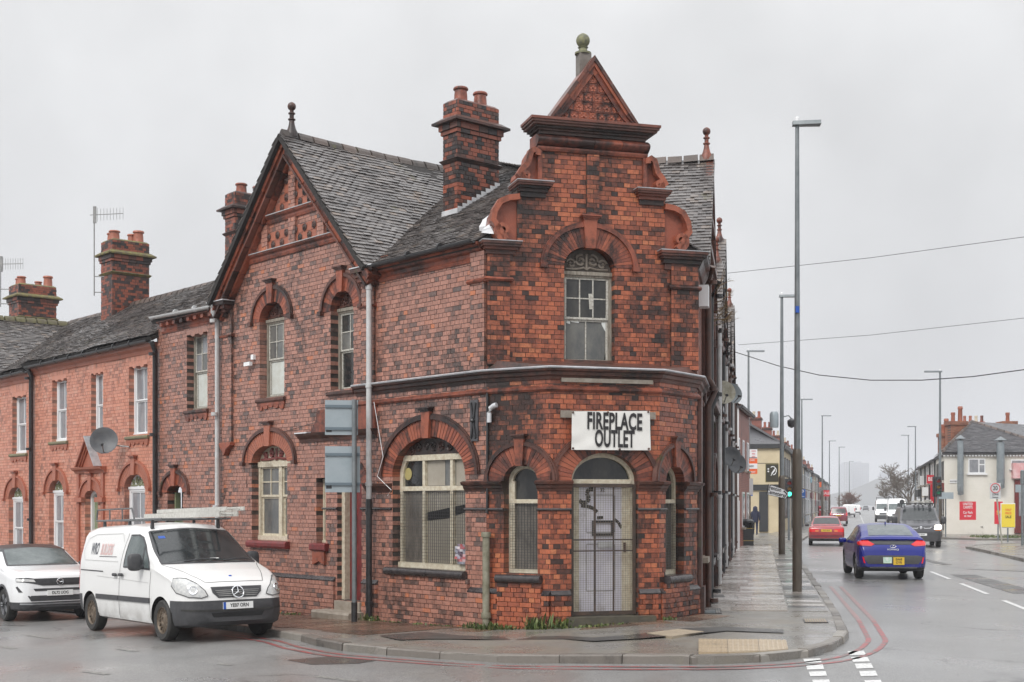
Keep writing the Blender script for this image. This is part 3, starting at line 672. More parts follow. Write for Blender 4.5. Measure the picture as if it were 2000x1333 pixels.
def arch_trim(root, fr, o, mat_v, mat_h, d=0.0, pieces=False, key=True, keymat=None, n=None, hoodstops=True):
 """voussoirs, hood mould with stops, keystone with its little cap"""
 a, b, rg = o['hw'], o['rise'], o['ring']; n = n or max(9, int(math.pi * (a + rg / 2) / 0.085) | 1)
 ar = MB().arc(fr, o['sc'], o['zs'], a + 0.006, b + 0.006, a + rg - .01, b + rg - .01, d - 0.26, d + 0.004, n=n * 2, rnd=0.1).build('arch', mortar, root)
 if pieces:
  for k in range(n):
   MB().arc(fr, o['sc'], o['zs'], a, b, a + rg, b + rg, d - 0.25, d + 0.012, 180 * k / n, 180 * (k + 1) / n, 1, random.random(), 0.35).build('voussoir', mat_v, ar)
 else: MB().arc(fr, o['sc'], o['zs'], a, b, a + rg, b + rg, d - 0.25, d + 0.012, n=n, rnd=None, gap=0.35).build('voussoirs', mat_v, ar)['kind'] = 'stuff'
 hd = o['hood']
 if hd > 0:
  mb = MB().arc(fr, o['sc'], o['zs'], a + rg, b + rg, a + rg + hd, b + rg + hd, d - 0.05, d + 0.05, n=28)
  mb.arc(fr, o['sc'], o['zs'], a + rg + hd, b + rg + hd, a + rg + hd * 1.5, b + rg + hd * 1.4, d - 0.05, d + 0.032, n=28)
  if hoodstops:
   for sg in (-1, 1):
    x = o['sc'] + sg * (a + rg + hd * 0.7); mb.box(fr, x - hd * 1.0, x + hd * 1.0, d - 0.02, d + 0.085, o['zs'] - 0.06, o['zs'] + 0.02)
  mb.build('hood_mould', mat_h, ar)
 if key:
  kw = min(0.105, a * 0.25); zt = o['zs'] + b + rg + hd
  MB().prism(fr, [(o['sc'] - kw * .8, o['zs'] + b - 0.03), (o['sc'] + kw * .8, o['zs'] + b - 0.03), (o['sc'] + kw * 1.15, zt + 0.06), (o['sc'] - kw * 1.15, zt + 0.06)], d - 0.1, d + 0.065, 0.7).build('keystone', keymat or mat_v, ar, fix=True)
  mb = MB()
  for hw_, dd, z0, z1 in ((1.25, 0.08, 0.06, 0.085), (1.45, 0.105, 0.085, 0.11), (1.7, 0.13, 0.11, 0.135)):
   mb.box(fr, o['sc'] - kw * hw_, o['sc'] + kw * hw_, d - 0.02, d + dd, zt + z0, zt + z1)
  mb.build('keystone_cap', mat_h, ar)
 return ar
def spiral(mb, fr, c, z, r, d, turns=1.4, start=0, sgn=1, th=0.016, tail=None):
 pts = []
 for k in range(18):
  f = k / 17; a = start + sgn * turns * 2 * math.pi * f; rr = r * (0.18 + 0.82 * f)
  pts.append(fr.p(c + rr * math.cos(a), d, z + rr * math.sin(a)))
 if tail: pts.append(fr.p(tail[0], d, tail[1]))
 mb.tube(pts, [th * (1.2 - 0.4 * abs(k / len(pts) - .5)) for k in range(len(pts))], 5)
def scrolls(fr, sc, z, hw, h, d, th=0.018):
 mb = MB()
 for sg in (-1, 1):
  spiral(mb, fr, sc + sg * hw * 0.24, z + h * 0.52, h * 0.30, d, 1.3, 0 if sg > 0 else math.pi, sg, th)
  spiral(mb, fr, sc + sg * hw * 0.62, z + h * 0.36, h * 0.24, d, 1.2, math.pi / 2, -sg, th)
  mb.tube([fr.p(sc, d, z + h * 0.1), fr.p(sc + sg * hw * 0.12, d, z + h * 0.2), fr.p(sc + sg * hw * 0.4, d, z + h * 0.12), fr.p(sc + sg * hw * 0.85, d, z + h * 0.12)], th, 5)
 mb.tube([fr.p(sc, d, z + h * 0.08), fr.p(sc, d, z + h * 0.85)], th * 1.1, 5)
 return mb
def sash(root, fr, o, d=-0.17, fm=oldwood, bar=flakewhite, up=(3, 2), low=(1, 1), gu=g_dark, gl=g_dark, tymp=None, orn=None, ft=0.055, split=0.5, sill=None, sillz=0.09, sillx=0.07, silld=0.07, name='window', apron=None, sub=0.0, floors=True):
 """sliding sash with glazing bars, in an opening; the tympanum above it if the head is arched"""
 a0, a1, z0, z1 = o['a0'], o['a1'], o['z0'], o['zs'] - sub
 fb = MB(); fb.box(fr, a0, a0 + ft, d - .08, d, z0, z1).box(fr, a1 - ft, a1, d - .08, d, z0, z1).box(fr, a0, a1, d - .08, d + 0.004, z1 - ft * .8, z1).box(fr, a0, a1, d - .08, d + 0.02, z0, z0 + ft * .9)
 W = fb.build(name, fm, root)
 ia0, ia1, iz0, iz1 = a0 + ft, a1 - ft, z0 + ft * .9, z1 - ft * .8; zm = iz0 + (iz1 - iz0) * split; st = 0.035
 rails = MB(); bars = MB(); nb = False
 for (y0, y1, dd, (c, r), gm) in ((iz0, zm, d - 0.05, low, gl), (zm, iz1, d - 0.02, up, gu)):
  rails.box(fr, ia0, ia0 + st, dd - .03, dd, y0, y1).box(fr, ia1 - st, ia1, dd - .03, dd, y0, y1).box(fr, ia0 + st, ia1 - st, dd - .03, dd, y0, y0 + st).box(fr, ia0 + st, ia1 - st, dd - .03, dd, y1 - st, y1)
  x0, x1, q0, q1 = ia0 + st, ia1 - st, y0 + st, y1 - st; bw = 0.02
  for i in range(1, c): xx = x0 + (x1 - x0) * i / c; bars.box(fr, xx - bw / 2, xx + bw / 2, dd - .028, dd - 0.001, q0, q1); nb = True
  for j in range(1, r): zz = q0 + (q1 - q0) * j / r; bars.box(fr, x0, x1, dd - .026, dd - 0.003, zz - bw / 2, zz + bw / 2); nb = True
  for i in range(c):
   for j in range(r):
    g_ = gm[(i + j) % len(gm)] if isinstance(gm, (list, tuple)) else gm
    t_ = random.uniform(-.004, .004)
    p0, p1 = x0 + (x1 - x0) * i / c + bw * .4, x0 + (x1 - x0) * (i + 1) / c - bw * .4; r0, r1 = q0 + (q1 - q0) * j / r + bw * .4, q0 + (q1 - q0) * (j + 1) / r - bw * .4
    MB().hexa([fr.p(p0, dd - .022, r0), fr.p(p1, dd - .022 + t_, r0), fr.p(p1, dd - .016 + t_, r0), fr.p(p0, dd - .016, r0),
      fr.p(p0, dd - .022, r1), fr.p(p1, dd - .022, r1), fr.p(p1, dd - .016, r1), fr.p(p0, dd - .016, r1)], 0.5, not fr.flip).build('pane', g_, W)
 rails.build('sash', bar, W)
 if nb: bars.build('glazing_bar', bar, W)
 if tymp is not None:
  MB().halfdisc(fr, o['sc'], z1, o['hw'], o['rise'] + sub, d - .1, d - 0.02).build('tympanum', tymp, W, fix=True)
  MB().box(fr, a0, a1, d - .1, d + .03, z1 - .01, z1 + .05).build('head_rail', fm, W)
  if orn is not None: scrolls(fr, o['sc'], z1 + .05, o['hw'], (o['rise'] + sub) * .8, d - 0.01, 0.022).build('scrollwork', orn, W, smooth=40)
 MB().box(fr, a0 + .01, a1 - .01, d - .14, d - .11, z0, z1).build('dark_backing', dark_in, W)  # dark sheet behind the panes stands in for the unlit room
 if sill is not None:
  pr = [(-.25, z0 - sillz), (silld - .02, z0 - sillz), (silld, z0 - sillz + .025), (silld, z0 - .03), (silld - .025, z0 - .008), (-.25, z0 + 0.012)]
  MB().extr(fr, pr, a0 - sillx, a1 + sillx).build('sill', sill, W, fix=True)
 if apron is not None:                    # shaped apron of little corbels under the sill
  mb = MB(); zz = z0 - sillz; n = 5; w_ = (a1 - a0 + 2 * sillx - .06) / n
  mb.box(fr, a0 - sillx + .03, a1 + sillx - .03, -.05, .035, zz - .06, zz - .002)
  for k in range(n):
   c = a0 - sillx + .03 + (k + .5) * w_; dp = 0.10 if k in (0, n - 1) else (.05 + .025 * (k % 2))
   mb.prism(fr, [(c - w_ * .48, zz - .06), (c + w_ * .48, zz - .06), (c + w_ * .48, zz - .06 - dp * .4), (c + w_ * .1, zz - .06 - dp), (c - w_ * .3, zz - .06 - dp)], -.05, .03)
  mb.build('apron', apron, W, fix=True)
 return W
def pipe(root, pts, r, mat, name='downpipe', clips=True, n=10):
 mb = MB().tube(pts, r, n)
 P = mb.build(name, mat, root, smooth=40)
 if clips:
  a, b = Vector(pts[0]), Vector(pts[-1]); L = (b - a).length; m = max(1, int(L / 1.8))
  for i in range(m + 1):
   c = a.lerp(b, (i + .15) / (m + .3)); t = (b - a).normalized()
   MB().lathe(c, [(r * 1.25, -.035), (r * 1.25, .035)], n, axis=t).build('collar', mat, P, smooth=40)
 return P
def along(fr, pts): return [fr.p(a, d, z) for a, d, z in pts]
def chimney(root, O, u1, u2, w1, w2, z0, z1, mat=b_chim, name='chimney_stack', pots=(), cap=True, band=None, potm=None, moss=None):
 """stack seen on two faces: O near corner (x,y), u1/u2 directions away along each face"""
 f1 = Frame(O, u1, 1); f2 = Frame(O, u2, 1); cen = Vector(O) + Vector(u1) * w1 / 2 + Vector(u2) * w2 / 2
 if f1.n.dot(Vector(O) - cen) < 0: f1 = Frame(O, u1, -1)
 if f2.n.dot(Vector(O) - cen) < 0: f2 = Frame(O, u2, -1)
 mb = MB(); core = MB()
 def lvl(p, za, zb):
  core.box(f1, -p + .01, w1 + p - .01, -w2 - p + .01, p - .008, za, zb)
  g1 = f1.shifted(-p, p); g2 = f2.shifted(-p, p)
  brickwork(mb, None, g1, 0.0, w1 + 2 * p, za, zb, depth=.08); brickwork(mb, None, g2, 0.0, w2 + 2 * p, za, zb, depth=.08, off=.1)
 H = z1 - z0; zc = z1 - 0.62 if cap else z1
 lvl(0, z0, zc)
 ca = MB()
 if cap:
  lvl(.035, zc, zc + .08); lvl(.065, zc + .08, zc + .2)
  ca.hexa([f1.p(a, d, z) for z, e in ((zc + .2, .16), (zc + .245, .16)) for a, d in ((-e, e), (w1 + e, e), (w1 + e, -w2 - e), (-e, -w2 - e))], .3)
  ca.hexa([f1.p(a, d, z) for z, e in ((zc + .245, .15), (zc + .33, .03)) for a, d in ((-e, e), (w1 + e, e), (w1 + e, -w2 - e), (-e, -w2 - e))], .4)
  lvl(.0, zc + .33, z1)
  ca.hexa([f1.p(a, d, z) for z, e in ((z1, .0), (z1 + .05, -.06)) for a, d in ((-e, e), (w1 + e, e), (w1 + e, -w2 - e), (-e, -w2 - e))], .6)
 if band:
  for zb_ in band:
   ca.hexa([f1.p(a, d, z) for z, e in ((zb_, .015), (zb_ + .06, .06)) for a, d in ((-e, e), (w1 + e, e), (w1 + e, -w2 - e), (-e, -w2 - e))], .3)
   ca.hexa([f1.p(a, d, z) for z, e in ((zb_ + .06, .06), (zb_ + .09, .01)) for a, d in ((-e, e), (w1 + e, e), (w1 + e, -w2 - e), (-e, -w2 - e))], .3)
 S = core.build(name, mortar, root, fix=True)
 stuff(mb.build('bricks', mat, S));
 if ca.v: ca.build('corbel', moss or terra_d, S, fix=True)
 for (fa, fd, r, h) in pots:
  p = f1.p(w1 * fa, -w2 * fd, z1 + .03)
  MB().lathe(p, [(r * 1.1, 0), (r * 1.0, h * .12), (r * .96, h * .5), (r * .9, h * .8), (r * 1.12, h * .84), (r * 1.12, h * .93), (r * 1.0, h), (r * .8, h), (r * .8, h * .6)], 14, .6).build('chimney_pot', potm or terra, S, smooth=35, fix=True)
 return S
# THE CORNER BUILDING
CB = thing('corner_building', 'sooty red brick Victorian corner building with ornate gable and white banner', 'building', (C1.x, C1.y, 0))
T1, T2, T3 = 3.14, 8.82, 12.0               # wall sections on the side street
TAP, ZAP, ZEV = 5.98, 9.30, 6.38
LEAD_Z = 4.25
# openings
big = op_arch(FL, 767, 909, 1113, 930, 853, ring=.30, hood=.07)
wu1 = op_arch(FL, 507, 555, 777, 625, 590, ring=.26); wu2 = op_arch(FL, 646, 690, 763, 604, 568, ring=.26)
wg1 = op_arch(FL, 492, 561, 1057, 903, 869, ring=.28); wsm = op_rect(FL, 618, 636, 1061, 936)
dr = op_arch(FL, 659, 706, 1175, 945, 912, ring=.2, hood=0)
wa = op_rect(FL, 365, 405, 800, 650); gd = op_arch(FL, 327, 357, 1210, 962, 947, ring=.26)
wk = op_arch(FK, 1102, 1200, 710, 521, 483, ring=.33, hood=.06)
wA = op_arch(FA, 984, 1050, 1124, 935, 902, ring=.30, hood=.05); dB = op_arch(FB, 1116, 1245, 1203, 940, 885, ring=.30, hood=.05); wC = op_arch(FC, 1300, 1336, 1124, 935, 903, ring=.30, hood=.05)
for o in (wA, wC): o['zs'] = dB['zs']
SK = (FK.S(1153) + LKW / 2) / 2             # centre line of the corner gable
# side-street wall
core = MB(); mbs = MB(); mbf = MB(); cand = []
def rake(z):                                  # gable outline
 f = max(0.0, (z - ZEV) / (ZAP - ZEV)); return (T1 + (TAP - T1) * f, T2 - (T2 - TAP) * f)
brickwork(mbs, core, FL, 0.0, T1, -0.4, ZEV - .1, [big])
brickwork(mbs, core, FL, T1, T2, -0.4, ZEV, [wu1, wu2, wg1, wsm, dr])
brickwork(mbs, core, FL, T1, T2, ZEV, ZAP - .1, prof=rake)
brickwork(mbs, core, FL, T2, T3, -0.5, 6.2, [wa, gd])
# cut corner, upper storey and gable
hw1 = (FK.S(1298) - FK.S(1010)) / 2; hw2 = (FK.S(1255) - FK.S(1050)) / 2
zL1, zL2, zT = FK.Z(1153, 488), FK.Z(1153, 372), FK.Z(1153, 298)
def kprof(z):
 if z < zL1: return (0.0, LKW)
 if z < zL2: return (SK - hw1, SK + hw1)
 return (SK - hw2, SK + hw2)
brickwork(mbf, core, FK, 0, LKW, LEAD_Z - .08, zT, [wk], prof=kprof, cands=cand)
# bay below
ZB = 4.06
brickwork(mbf, core, FA, 0, LA, -0.2, ZB, [wA], cands=cand); brickwork(mbf, core, FB, 0, LB, -0.2, ZB, [dB], cands=cand); brickwork(mbf, core, FC, 0, LC, -0.2, ZB, [wC])
core.box(FK, 0.05, LKW - .05, -.9, -.36, -0.2, zL1)          # keeps daylight out behind the corner
core.box(FK, 0.6, LKW - .6, -.5, -.36, zL1, zL2)
wall = core.build('wall', mortar, CB)
place_bricks(cand, mbf, wall, b_front, 300)
stuff(mbf.build('front_bricks', b_front, wall)); stuff(mbs.build('side_bricks', b_side, wall))
# pilasters (slightly proud strips of brick) at the ends of the gabled part and the corner
pil = MB(); pc = MB()
for fr, a0, a1, z0, z1, m in ((FL, T1 + .02, T1 + .42, LEAD_Z, ZEV - .2, 0), (FL, T2 - .42, T2 - .02, 3.3, ZEV - .2, 0), (FL, 0.0, .36, LEAD_Z, ZEV - .15, 0)):
 brickwork(pil, pc, fr, a0, a1, z0, z1, d=.055, depth=.06, back=.05)
pil2 = MB()
for a0, a1 in ((0.0, FK.S(994)), (FK.S(1309), LKW)): brickwork(pil2, pc, FK, a0, a1, LEAD_Z + .1, zL1 - .05, d=.055, depth=.06, back=.05)
brickwork(pil2, pc, FK, SK - .11, SK + .11, wk['zs'] + wk['rise'] + .5, zT, d=.04, depth=.05, back=.04)
pw = stuff(pc.build('pilaster_core', mortar, CB)); stuff(pil.build('side_bricks', b_side, pw)); stuff(pil2.build('front_bricks', b_front, pw))
mb = MB()
for a0, a1 in ((-.06, FK.S(994) + .05), (FK.S(1309) - .05, LKW + .04)):
 z = FK.Z(1153, 560); mb.extr(FK, [(.0, z), (.09, z + .01), (.11, z + .04), (.08, z + .075), (.0, z + .09)], a0, a1)
z = FL.Z(930, 556); mb.extr(FL, [(.0, z), (.09, z + .01), (.11, z + .04), (.08, z + .075), (.0, z + .09)], -.06, .41)
for a0, a1, zz in ((T1 - .02, T1 + .47, 5.65), (T2 - .47, T2 + .03, 5.6)): mb.extr(FL, [(.0, zz), (.085, zz + .01), (.1, zz + .04), (.0, zz + .08)], a0, a1)
mb.prism(FL, [(T2 - .47, 3.36), (T2 - .0, 3.36), (T2 - .0, 3.30), (T2 - .08, 3.22), (T2 - .2, 3.08), (T2 - .3, 3.22), (T2 - .47, 3.30)], -.02, .12)
stuff(mb.build('pilaster_bands', terra, CB, fix=True))
# plinth with black weathering course
mb = MB(); pl = MB(); plb = MB(); PZ = .58
for fr, segs, bm_ in ((FL, ((0.0, big['a0'] - .12), (T1 - .05, dr['a0'] - .06), (dr['a1'] + .06, 7.7)), plb), (FA, ((0.0, wA['a0'] - .1), (wA['a1'] + .1, LA)), pl), (FB, ((0.0, dB['a0'] - .02), (dB['a1'] + .02, LB)), pl), (FC, ((0, wC['a0'] - .1), (wC['a1'] + .1, LC)), pl)):
 for a0, a1 in segs:
  if a1 - a0 < .05: continue
  mb.extr(fr, [(-.02, PZ), (.062, PZ), (.066, PZ + .02), (.0, PZ + .085), (-.02, PZ + .085)], a0, a1)
  brickwork(bm_, pc, fr, a0, a1, -0.25, PZ, d=.058, depth=.06, back=.05)
for fr, o, bm_ in ((FA, wA, pl), (FC, wC, pl)): brickwork(bm_, None, fr, o['a0'] - .1, o['a1'] + .1, -.25, o['z0'] - .12, d=.058, depth=.06)
brickwork(plb, None, FL, big['a0'] - .12, big['a1'] + .1, -.3, big['z0'] - .12, d=.05, depth=.06)
P_ = stuff(mb.build('plinth_course', black_brick, CB, fix=True)); stuff(pl.build('front_bricks', b_front, P_)); stuff(plb.build('side_bricks', b_side, P_))
# string cornice with lead top, running round the bay
def run(frs, prof, name, mat):
 for fr, a0, a1, e0, e1 in frs: MB().extr(fr, prof, a0, a1, .5, e0, e1).build(name, mat, CB, fix=True)
loop = [(FL, 0, wu2['a0'] - .12, .158, 0), (FA, 0, LA, .158, .445), (FB, 0, LB, .445, .345), (FC, 0, LC, .345, .21), (FR, 0, 2.4, .21, 0)]
loop2 = [(FL, 0, T1, .158, 0)] + loop[1:]
run(loop, [(-.2, LEAD_Z - .20), (.02, LEAD_Z - .20), (.04, LEAD_Z - .15), (.07, LEAD_Z - .13), (.08, LEAD_Z - .08), (.125, LEAD_Z - .06), (.135, LEAD_Z - .025), (-.2, LEAD_Z - .01)], 'string_cornice', terra_d)
run(loop, [(-.2, LEAD_Z - .02), (.142, LEAD_Z - .028), (.15, LEAD_Z - .01), (.13, LEAD_Z + .008), (-.2, LEAD_Z + .025)], 'lead_flashing', lead)
z = 3.86; run([(FL, 0, wu2['a0'] + .3, .158, 0)] + loop[1:], [(-.05, z), (.03, z), (.055, z + .03), (.055, z + .055), (.02, z + .09), (-.05, z + .1)], 'lower_string', terra)
vs = [(*p, z) for p, z in ((C1, LEAD_Z + .02), (B1, LEAD_Z + .02), (B2, LEAD_Z + .02), (C2, LEAD_Z + .02))]
k1 = FK.p(LKW - .1, -.02, LEAD_Z + .17); k0_ = FK.p(.1, -.02, LEAD_Z + .17); vs += [k1, k0_]
MB().add(vs, [(0, 1, 5), (1, 2, 4, 5), (2, 3, 4)]).build('bay_ledge', terra_d, CB)
MB().extr(FK, [(-.1, LEAD_Z + .12), (.1, LEAD_Z + .06), (.1, LEAD_Z + .14), (-.1, LEAD_Z + .24)], wk['a0'] - .7, wk['a1'] + .7).build('window_ledge', terra_d, CB, fix=True)
ZI = dB['zs'] - .16
imp = [(FL, 0, big['a0'] - .0, .158, 0), (FA, 0, wA['a0'], .158, 0), (FA, wA['a1'], LA, 0, .445), (FB, 0, dB['a0'], .445, 0), (FB, dB['a1'], LB, 0, .345), (FC, 0, wC['a0'], .345, 0), (FC, wC['a1'], LC, 0, .21), (FR, 0, .5, .21, 0)]
run(imp, [(-.12, ZI), (.02, ZI), (.03, ZI + .03), (.05, ZI + .05), (.06, ZI + .09), (.10, ZI + .11), (.115, ZI + .15), (.06, ZI + .17), (-.12, ZI + .17)], 'impost_mould', terra_d)
run([(FL, big['a1'] + .02, T1 + .3, 0, 0)], [(-.05, ZI), (.02, ZI), (.05, ZI + .05), (.10, ZI + .11), (.115, ZI + .15), (-.05, ZI + .17)], 'impost_mould', terra_d)
zb = ZI - .32; run(imp, [(-.12, zb), (.03, zb), (.042, zb + .02), (.03, zb + .04), (-.12, zb + .04)], 'black_band', black_brick)
run([(FL, big['a1'] + .02, dr['a0'], 0, 0), (FL, dr['a1'], dr['a1'] + .5, 0, 0)], [(-.05, zb), (.03, zb), (.042, zb + .02), (.03, zb + .04), (-.05, zb + .04)], 'black_band', black_brick)
# arches
arch_trim(CB, FK, wk, b_front if False else terra, terra, pieces=True, n=31)
arch_trim(CB, FL, big, terra, terra_d, pieces=True, n=43, hoodstops=False)
arch_trim(CB, FA, wA, terra, terra_d, pieces=True, n=21, hoodstops=False); arch_trim(CB, FB, dB, terra, terra_d, pieces=True, n=27, hoodstops=False, key=False); arch_trim(CB, FC, wC, terra, terra_d, n=19, hoodstops=False)
for o in (wu1, wu2, wg1, gd): arch_trim(CB, FL, o, terra_c if o is wg1 else terra, terra_d)
arch_trim(CB, FL, dr, terra, terra_d, key=False)
# upper corner window, broken and unpainted
W = sash(CB, FK, wk, d=-.14, fm=oldwood, bar=flakewhite, up=(3, 2), low=(2, 1), gu=g_dark, gl=g_grey, tymp=plain('carved_brown_wood', (0.06, 0.048, 0.04), .7, c2=(.11, .09, .075), scale=12), orn=plain('carved_brown_wood_lit', (0.15, 0.125, 0.10), .7, c2=(.21, .18, .15), scale=12), sub=.12)  # raised scrolls get a lighter copy of the wood, relief shading in colour
tape = plain('white_tape', (.75, .78, .76), .5)
for pts in (((1107, 617), (1113, 616), (1114, 633), (1107, 631)), ((1116, 625), (1132, 627), (1131, 631), (1116, 629)), ((1172, 616), (1192, 616), (1193, 655), (1184, 650), (1176, 635))):
 MB().prism(FK, [FK.on(*p, d=-.18) for p in pts], -.204, -.193).build('white_tape', tape, W, fix=True)
MB().prism(FK, [FK.on(*p, d=-.2) for p in ((1150, 605), (1148, 575), (1155, 575), (1157, 605))], -.17, -.158).build('broken_shard', flakewhite, W, fix=True)
MB().prism(FK, [FK.on(*p, d=-.2) for p in ((1178, 709), (1192, 650), (1197, 709))], -.199, -.192).build('dark_rag', dark_in, W, fix=True)
MB().prism(FK, [FK.on(*p, d=-.2) for p in ((1117, 536), (1120, 531), (1124, 533), (1124, 539), (1119, 540))], -.17, -.1565).build('broken_hole', dark_in, W, fix=True)
# side-street sashes
sash(CB, FL, wu1, fm=oldwood, bar=flakewhite, up=(3, 2), low=(1, 1), gu=g_grey, gl=board_w, tymp=terra_d, orn=terra_d, sill=terra_d, apron=terra)
sash(CB, FL, wu2, fm=oldwood, bar=flakewhite, up=(2, 2), low=(1, 1), gu=[g_dark, g_grey], gl=g_dark, tymp=terra_d, orn=terra_d, sill=terra_d)
sash(CB, FL, wa, fm=oldwood, bar=flakewhite, up=(3, 2), low=(1, 1), gu=[g_clean, g_grey], gl=board_w, sill=terra_d, apron=terra)
def scallop(root, fr, o, mat, extra=.12):
 mb = MB(); n = 5; w_ = (o['a1'] - o['a0']) / n
 for k in range(n):
  c = o['a0'] + (k + .5) * w_; dz = (.02, .07, .03, .07, .02)[k]
  mb.prism(fr, [(c - w_ / 2, o['zs'] + .1), (c + w_ / 2, o['zs'] + .1), (c + w_ / 2, o['zs'] - dz * .6), (c, o['zs'] - dz), (c - w_ / 2, o['zs'] - dz * .6)], -.2, .003)
 mb.build('shaped_lintel', mat, root, fix=True)
 mb = MB(); a0, a1 = o['a0'] - extra, o['a1'] + extra; n = int((a1 - a0) / .082)
 for k in range(n): x = a0 + k * (a1 - a0) / n; mb.box(fr, x + .004, x + (a1 - a0) / n - .004, -.05, .008, o['zs'] + .1, o['zs'] + .33, random.random())
 stuff(mb.build('soldier_bricks', mat, root))
scallop(CB, FL, wa, b_side)
# cream ground-floor window: two lights with small panes over large
def cream_pair(o, fr):
 a0, a1, z0, z1 = o['a0'], o['a1'], o['z0'], o['zs']; d = -.17; sp = a0 + (a1 - a0) * .38
 mb = MB()
 for x0, x1 in ((a0, a0 + .07), (sp - .06, sp + .06), (a1 - .07, a1)): mb.box(fr, x0, x1, d - .1, d + .01, z0, z1)
 mb.box(fr, a0, a1, d - .1, d + .03, z1 - .09, z1 + .02).box(fr, a0, a1, d - .1, d + .03, z0, z0 + .1)
 W = mb.build('window', cream, CB)
 zm = z0 + (z1 - z0) * .56; ra = MB()
 for p0, p1, c in ((a0 + .07, sp - .06, 2), (sp + .06, a1 - .07, 2)):
  for y0, y1, dd in ((z0 + .1, zm, d - .05), (zm, z1 - .09, d - .02)):
   ra.box(fr, p0, p0 + .04, dd - .03, dd, y0, y1).box(fr, p1 - .04, p1, dd - .03, dd, y0, y1).box(fr, p0 + .04, p1 - .04, dd - .03, dd, y0, y0 + .045).box(fr, p0 + .04, p1 - .04, dd - .03, dd, y1 - .035, y1)
   if y0 == zm:
    xm, ym = (p0 + p1) / 2, (y0 + y1) / 2
    ra.box(fr, xm - .012, xm + .012, dd - .028, dd - .001, y0 + .045, y1 - .035).box(fr, p0 + .04, p1 - .04, dd - .026, dd - .003, ym - .012, ym + .012)
   MB().box(fr, p0 + .035, p1 - .035, dd - .026, dd - .02, y0 + .04, y1 - .03).build('pane', g_grey, W)
 ra.build('sash', cream, W)
 MB().halfdisc(fr, o['sc'], z1, o['hw'], o['rise'], d - .1, d - .02).build('tympanum', cream, W, fix=True)
 scrolls(fr, o['sc'], z1 + .03, o['hw'], o['rise'] * .85, d - .005, .03).build('scrollwork', plain('maroon_scroll', (.20, .055, .05), .5), W, smooth=40)
 MB().extr(fr, [(-.25, z0 - .14), (.10, z0 - .14), (.12, z0 - .10), (.12, z0 - .04), (.09, z0), (-.25, z0 + .015)], a0 - .1, a1 + .06).build('sill', red_paint, W, fix=True)
 MB().box(fr, a0 + .01, a1 - .01, d - .16, d - .13, z0, z1).build('dark_backing', dark_in, W)  # black sheet at the back, the room's darkness put in as colour
cream_pair(wg1, FL)
W = sash(CB, FL, wsm, d=-.15, fm=cream, bar=cream, up=(1, 1), low=(1, 1), gu=g_grey, gl=g_grey, ft=.05, sill=red_paint, sillz=.15, sillx=.11, silld=.1)
MB().prism(FL, [(wsm['a0'] - .03, wsm['z0'] - .15), (wsm['a1'] + .06, wsm['z0'] - .15), (wsm['a1'] + .06, wsm['z0'] - .42), (wsm['sc'], wsm['z0'] - .35), (wsm['a0'] - .03, wsm['z0'] - .42)], -.02, .06).build('corbel', terra, W, fix=True)
# side door with cream frame, red leaf, worn steps and a stone hood
dz = dr['z0']; mb = MB().box(FL, dr['a0'], dr['a0'] + .1, -.3, -.1, dz, dr['zs']).box(FL, dr['a1'] - .1, dr['a1'], -.3, -.1, dz, dr['zs']).arc(FL, dr['sc'], dr['zs'], dr['hw'] - .1, dr['rise'] - .1, dr['hw'], dr['rise'], -.3, -.1, n=14)
D_ = mb.build('side_door', cream, CB, fix=True)
MB().box(FL, dr['a0'] + .1, dr['a1'] - .1, -.28, -.22, dz, dr['zs']).build('leaf', red_paint, D_); MB().halfdisc(FL, dr['sc'], dr['zs'], dr['hw'] - .1, dr['rise'] - .1, -.28, -.24).build('fanlight', g_grey, D_, fix=True)
mb = MB()
for k in range(2):
 for j in range(2): x = dr['a0'] + .17 + k * (dr['hw'] - .1); mb.box(FL, x, x + dr['hw'] - .2, -.24, -.205, dz + .2 + j * .85, dz + .9 + j * .85)
mb.build('panel', red_paint, D_)
zz = gz(*FL.p(4, 0, 0)[:2])
st_ = MB().box(FL, dr['a0'] - .02, dr['a1'] + .02, -.3, .06, zz + .14, dz).build('step', stone_m, D_)
MB().extr(FL, [(-.2, zz - .1), (.38, zz - .1), (.40, zz + .1), (.38, zz + .14), (-.2, zz + .145)], dr['a0'] - .16, dr['a1'] + .3).build('step', stone_m, D_, fix=True)
hz = FL.Z(610, 846); h0, h1 = T1 - .02, FL.S(588)
mb = MB().extr(FL, [(-.02, hz - .18), (.03, hz - .18), (.05, hz - .12), (.12, hz - .06), (.15, hz - .01), (-.02, hz)], h0, h1)
H_ = mb.build('door_hood', terra_d, CB, fix=True)
MB().prism(FL, [(h0, hz), (h1 - .1, hz), (h1 - .45, hz + .05), (h1 - .62, hz + .22), (h1 - .66, hz + .42), (h0, hz + .42)], -.02, .06).build('shaped_block', terra, H_, fix=True)
MB().extr(FL, [(-.02, hz - .004), (.16, hz - .012), (.16, hz + .01), (-.02, hz + .03)], h1 - .45, h1).build('lead_cap', lead_w, H_, fix=True)
# green back door by the downpipe
mb = MB().box(FL, gd['a0'], gd['a0'] + .06, -.3, -.18, -.5, gd['zs']).box(FL, gd['a1'] - .06, gd['a1'], -.3, -.18, -.5, gd['zs']).box(FL, gd['a0'], gd['a1'], -.3, -.17, 1.72, 1.8)
green = plain('faded_green_paint', (.18, .22, .12), .5, c2=(.24, .27, .17), scale=8)
D_ = mb.build('back_door', green, CB); MB().box(FL, gd['a0'] + .06, gd['a1'] - .06, -.29, -.25, -.5, 1.72).build('leaf', green, D_)
MB().box(FL, gd['a0'], gd['a1'], -.5, -.36, 1.8, gd['zs'] + gd['rise']).build('shadow_board', dark_in, D_)
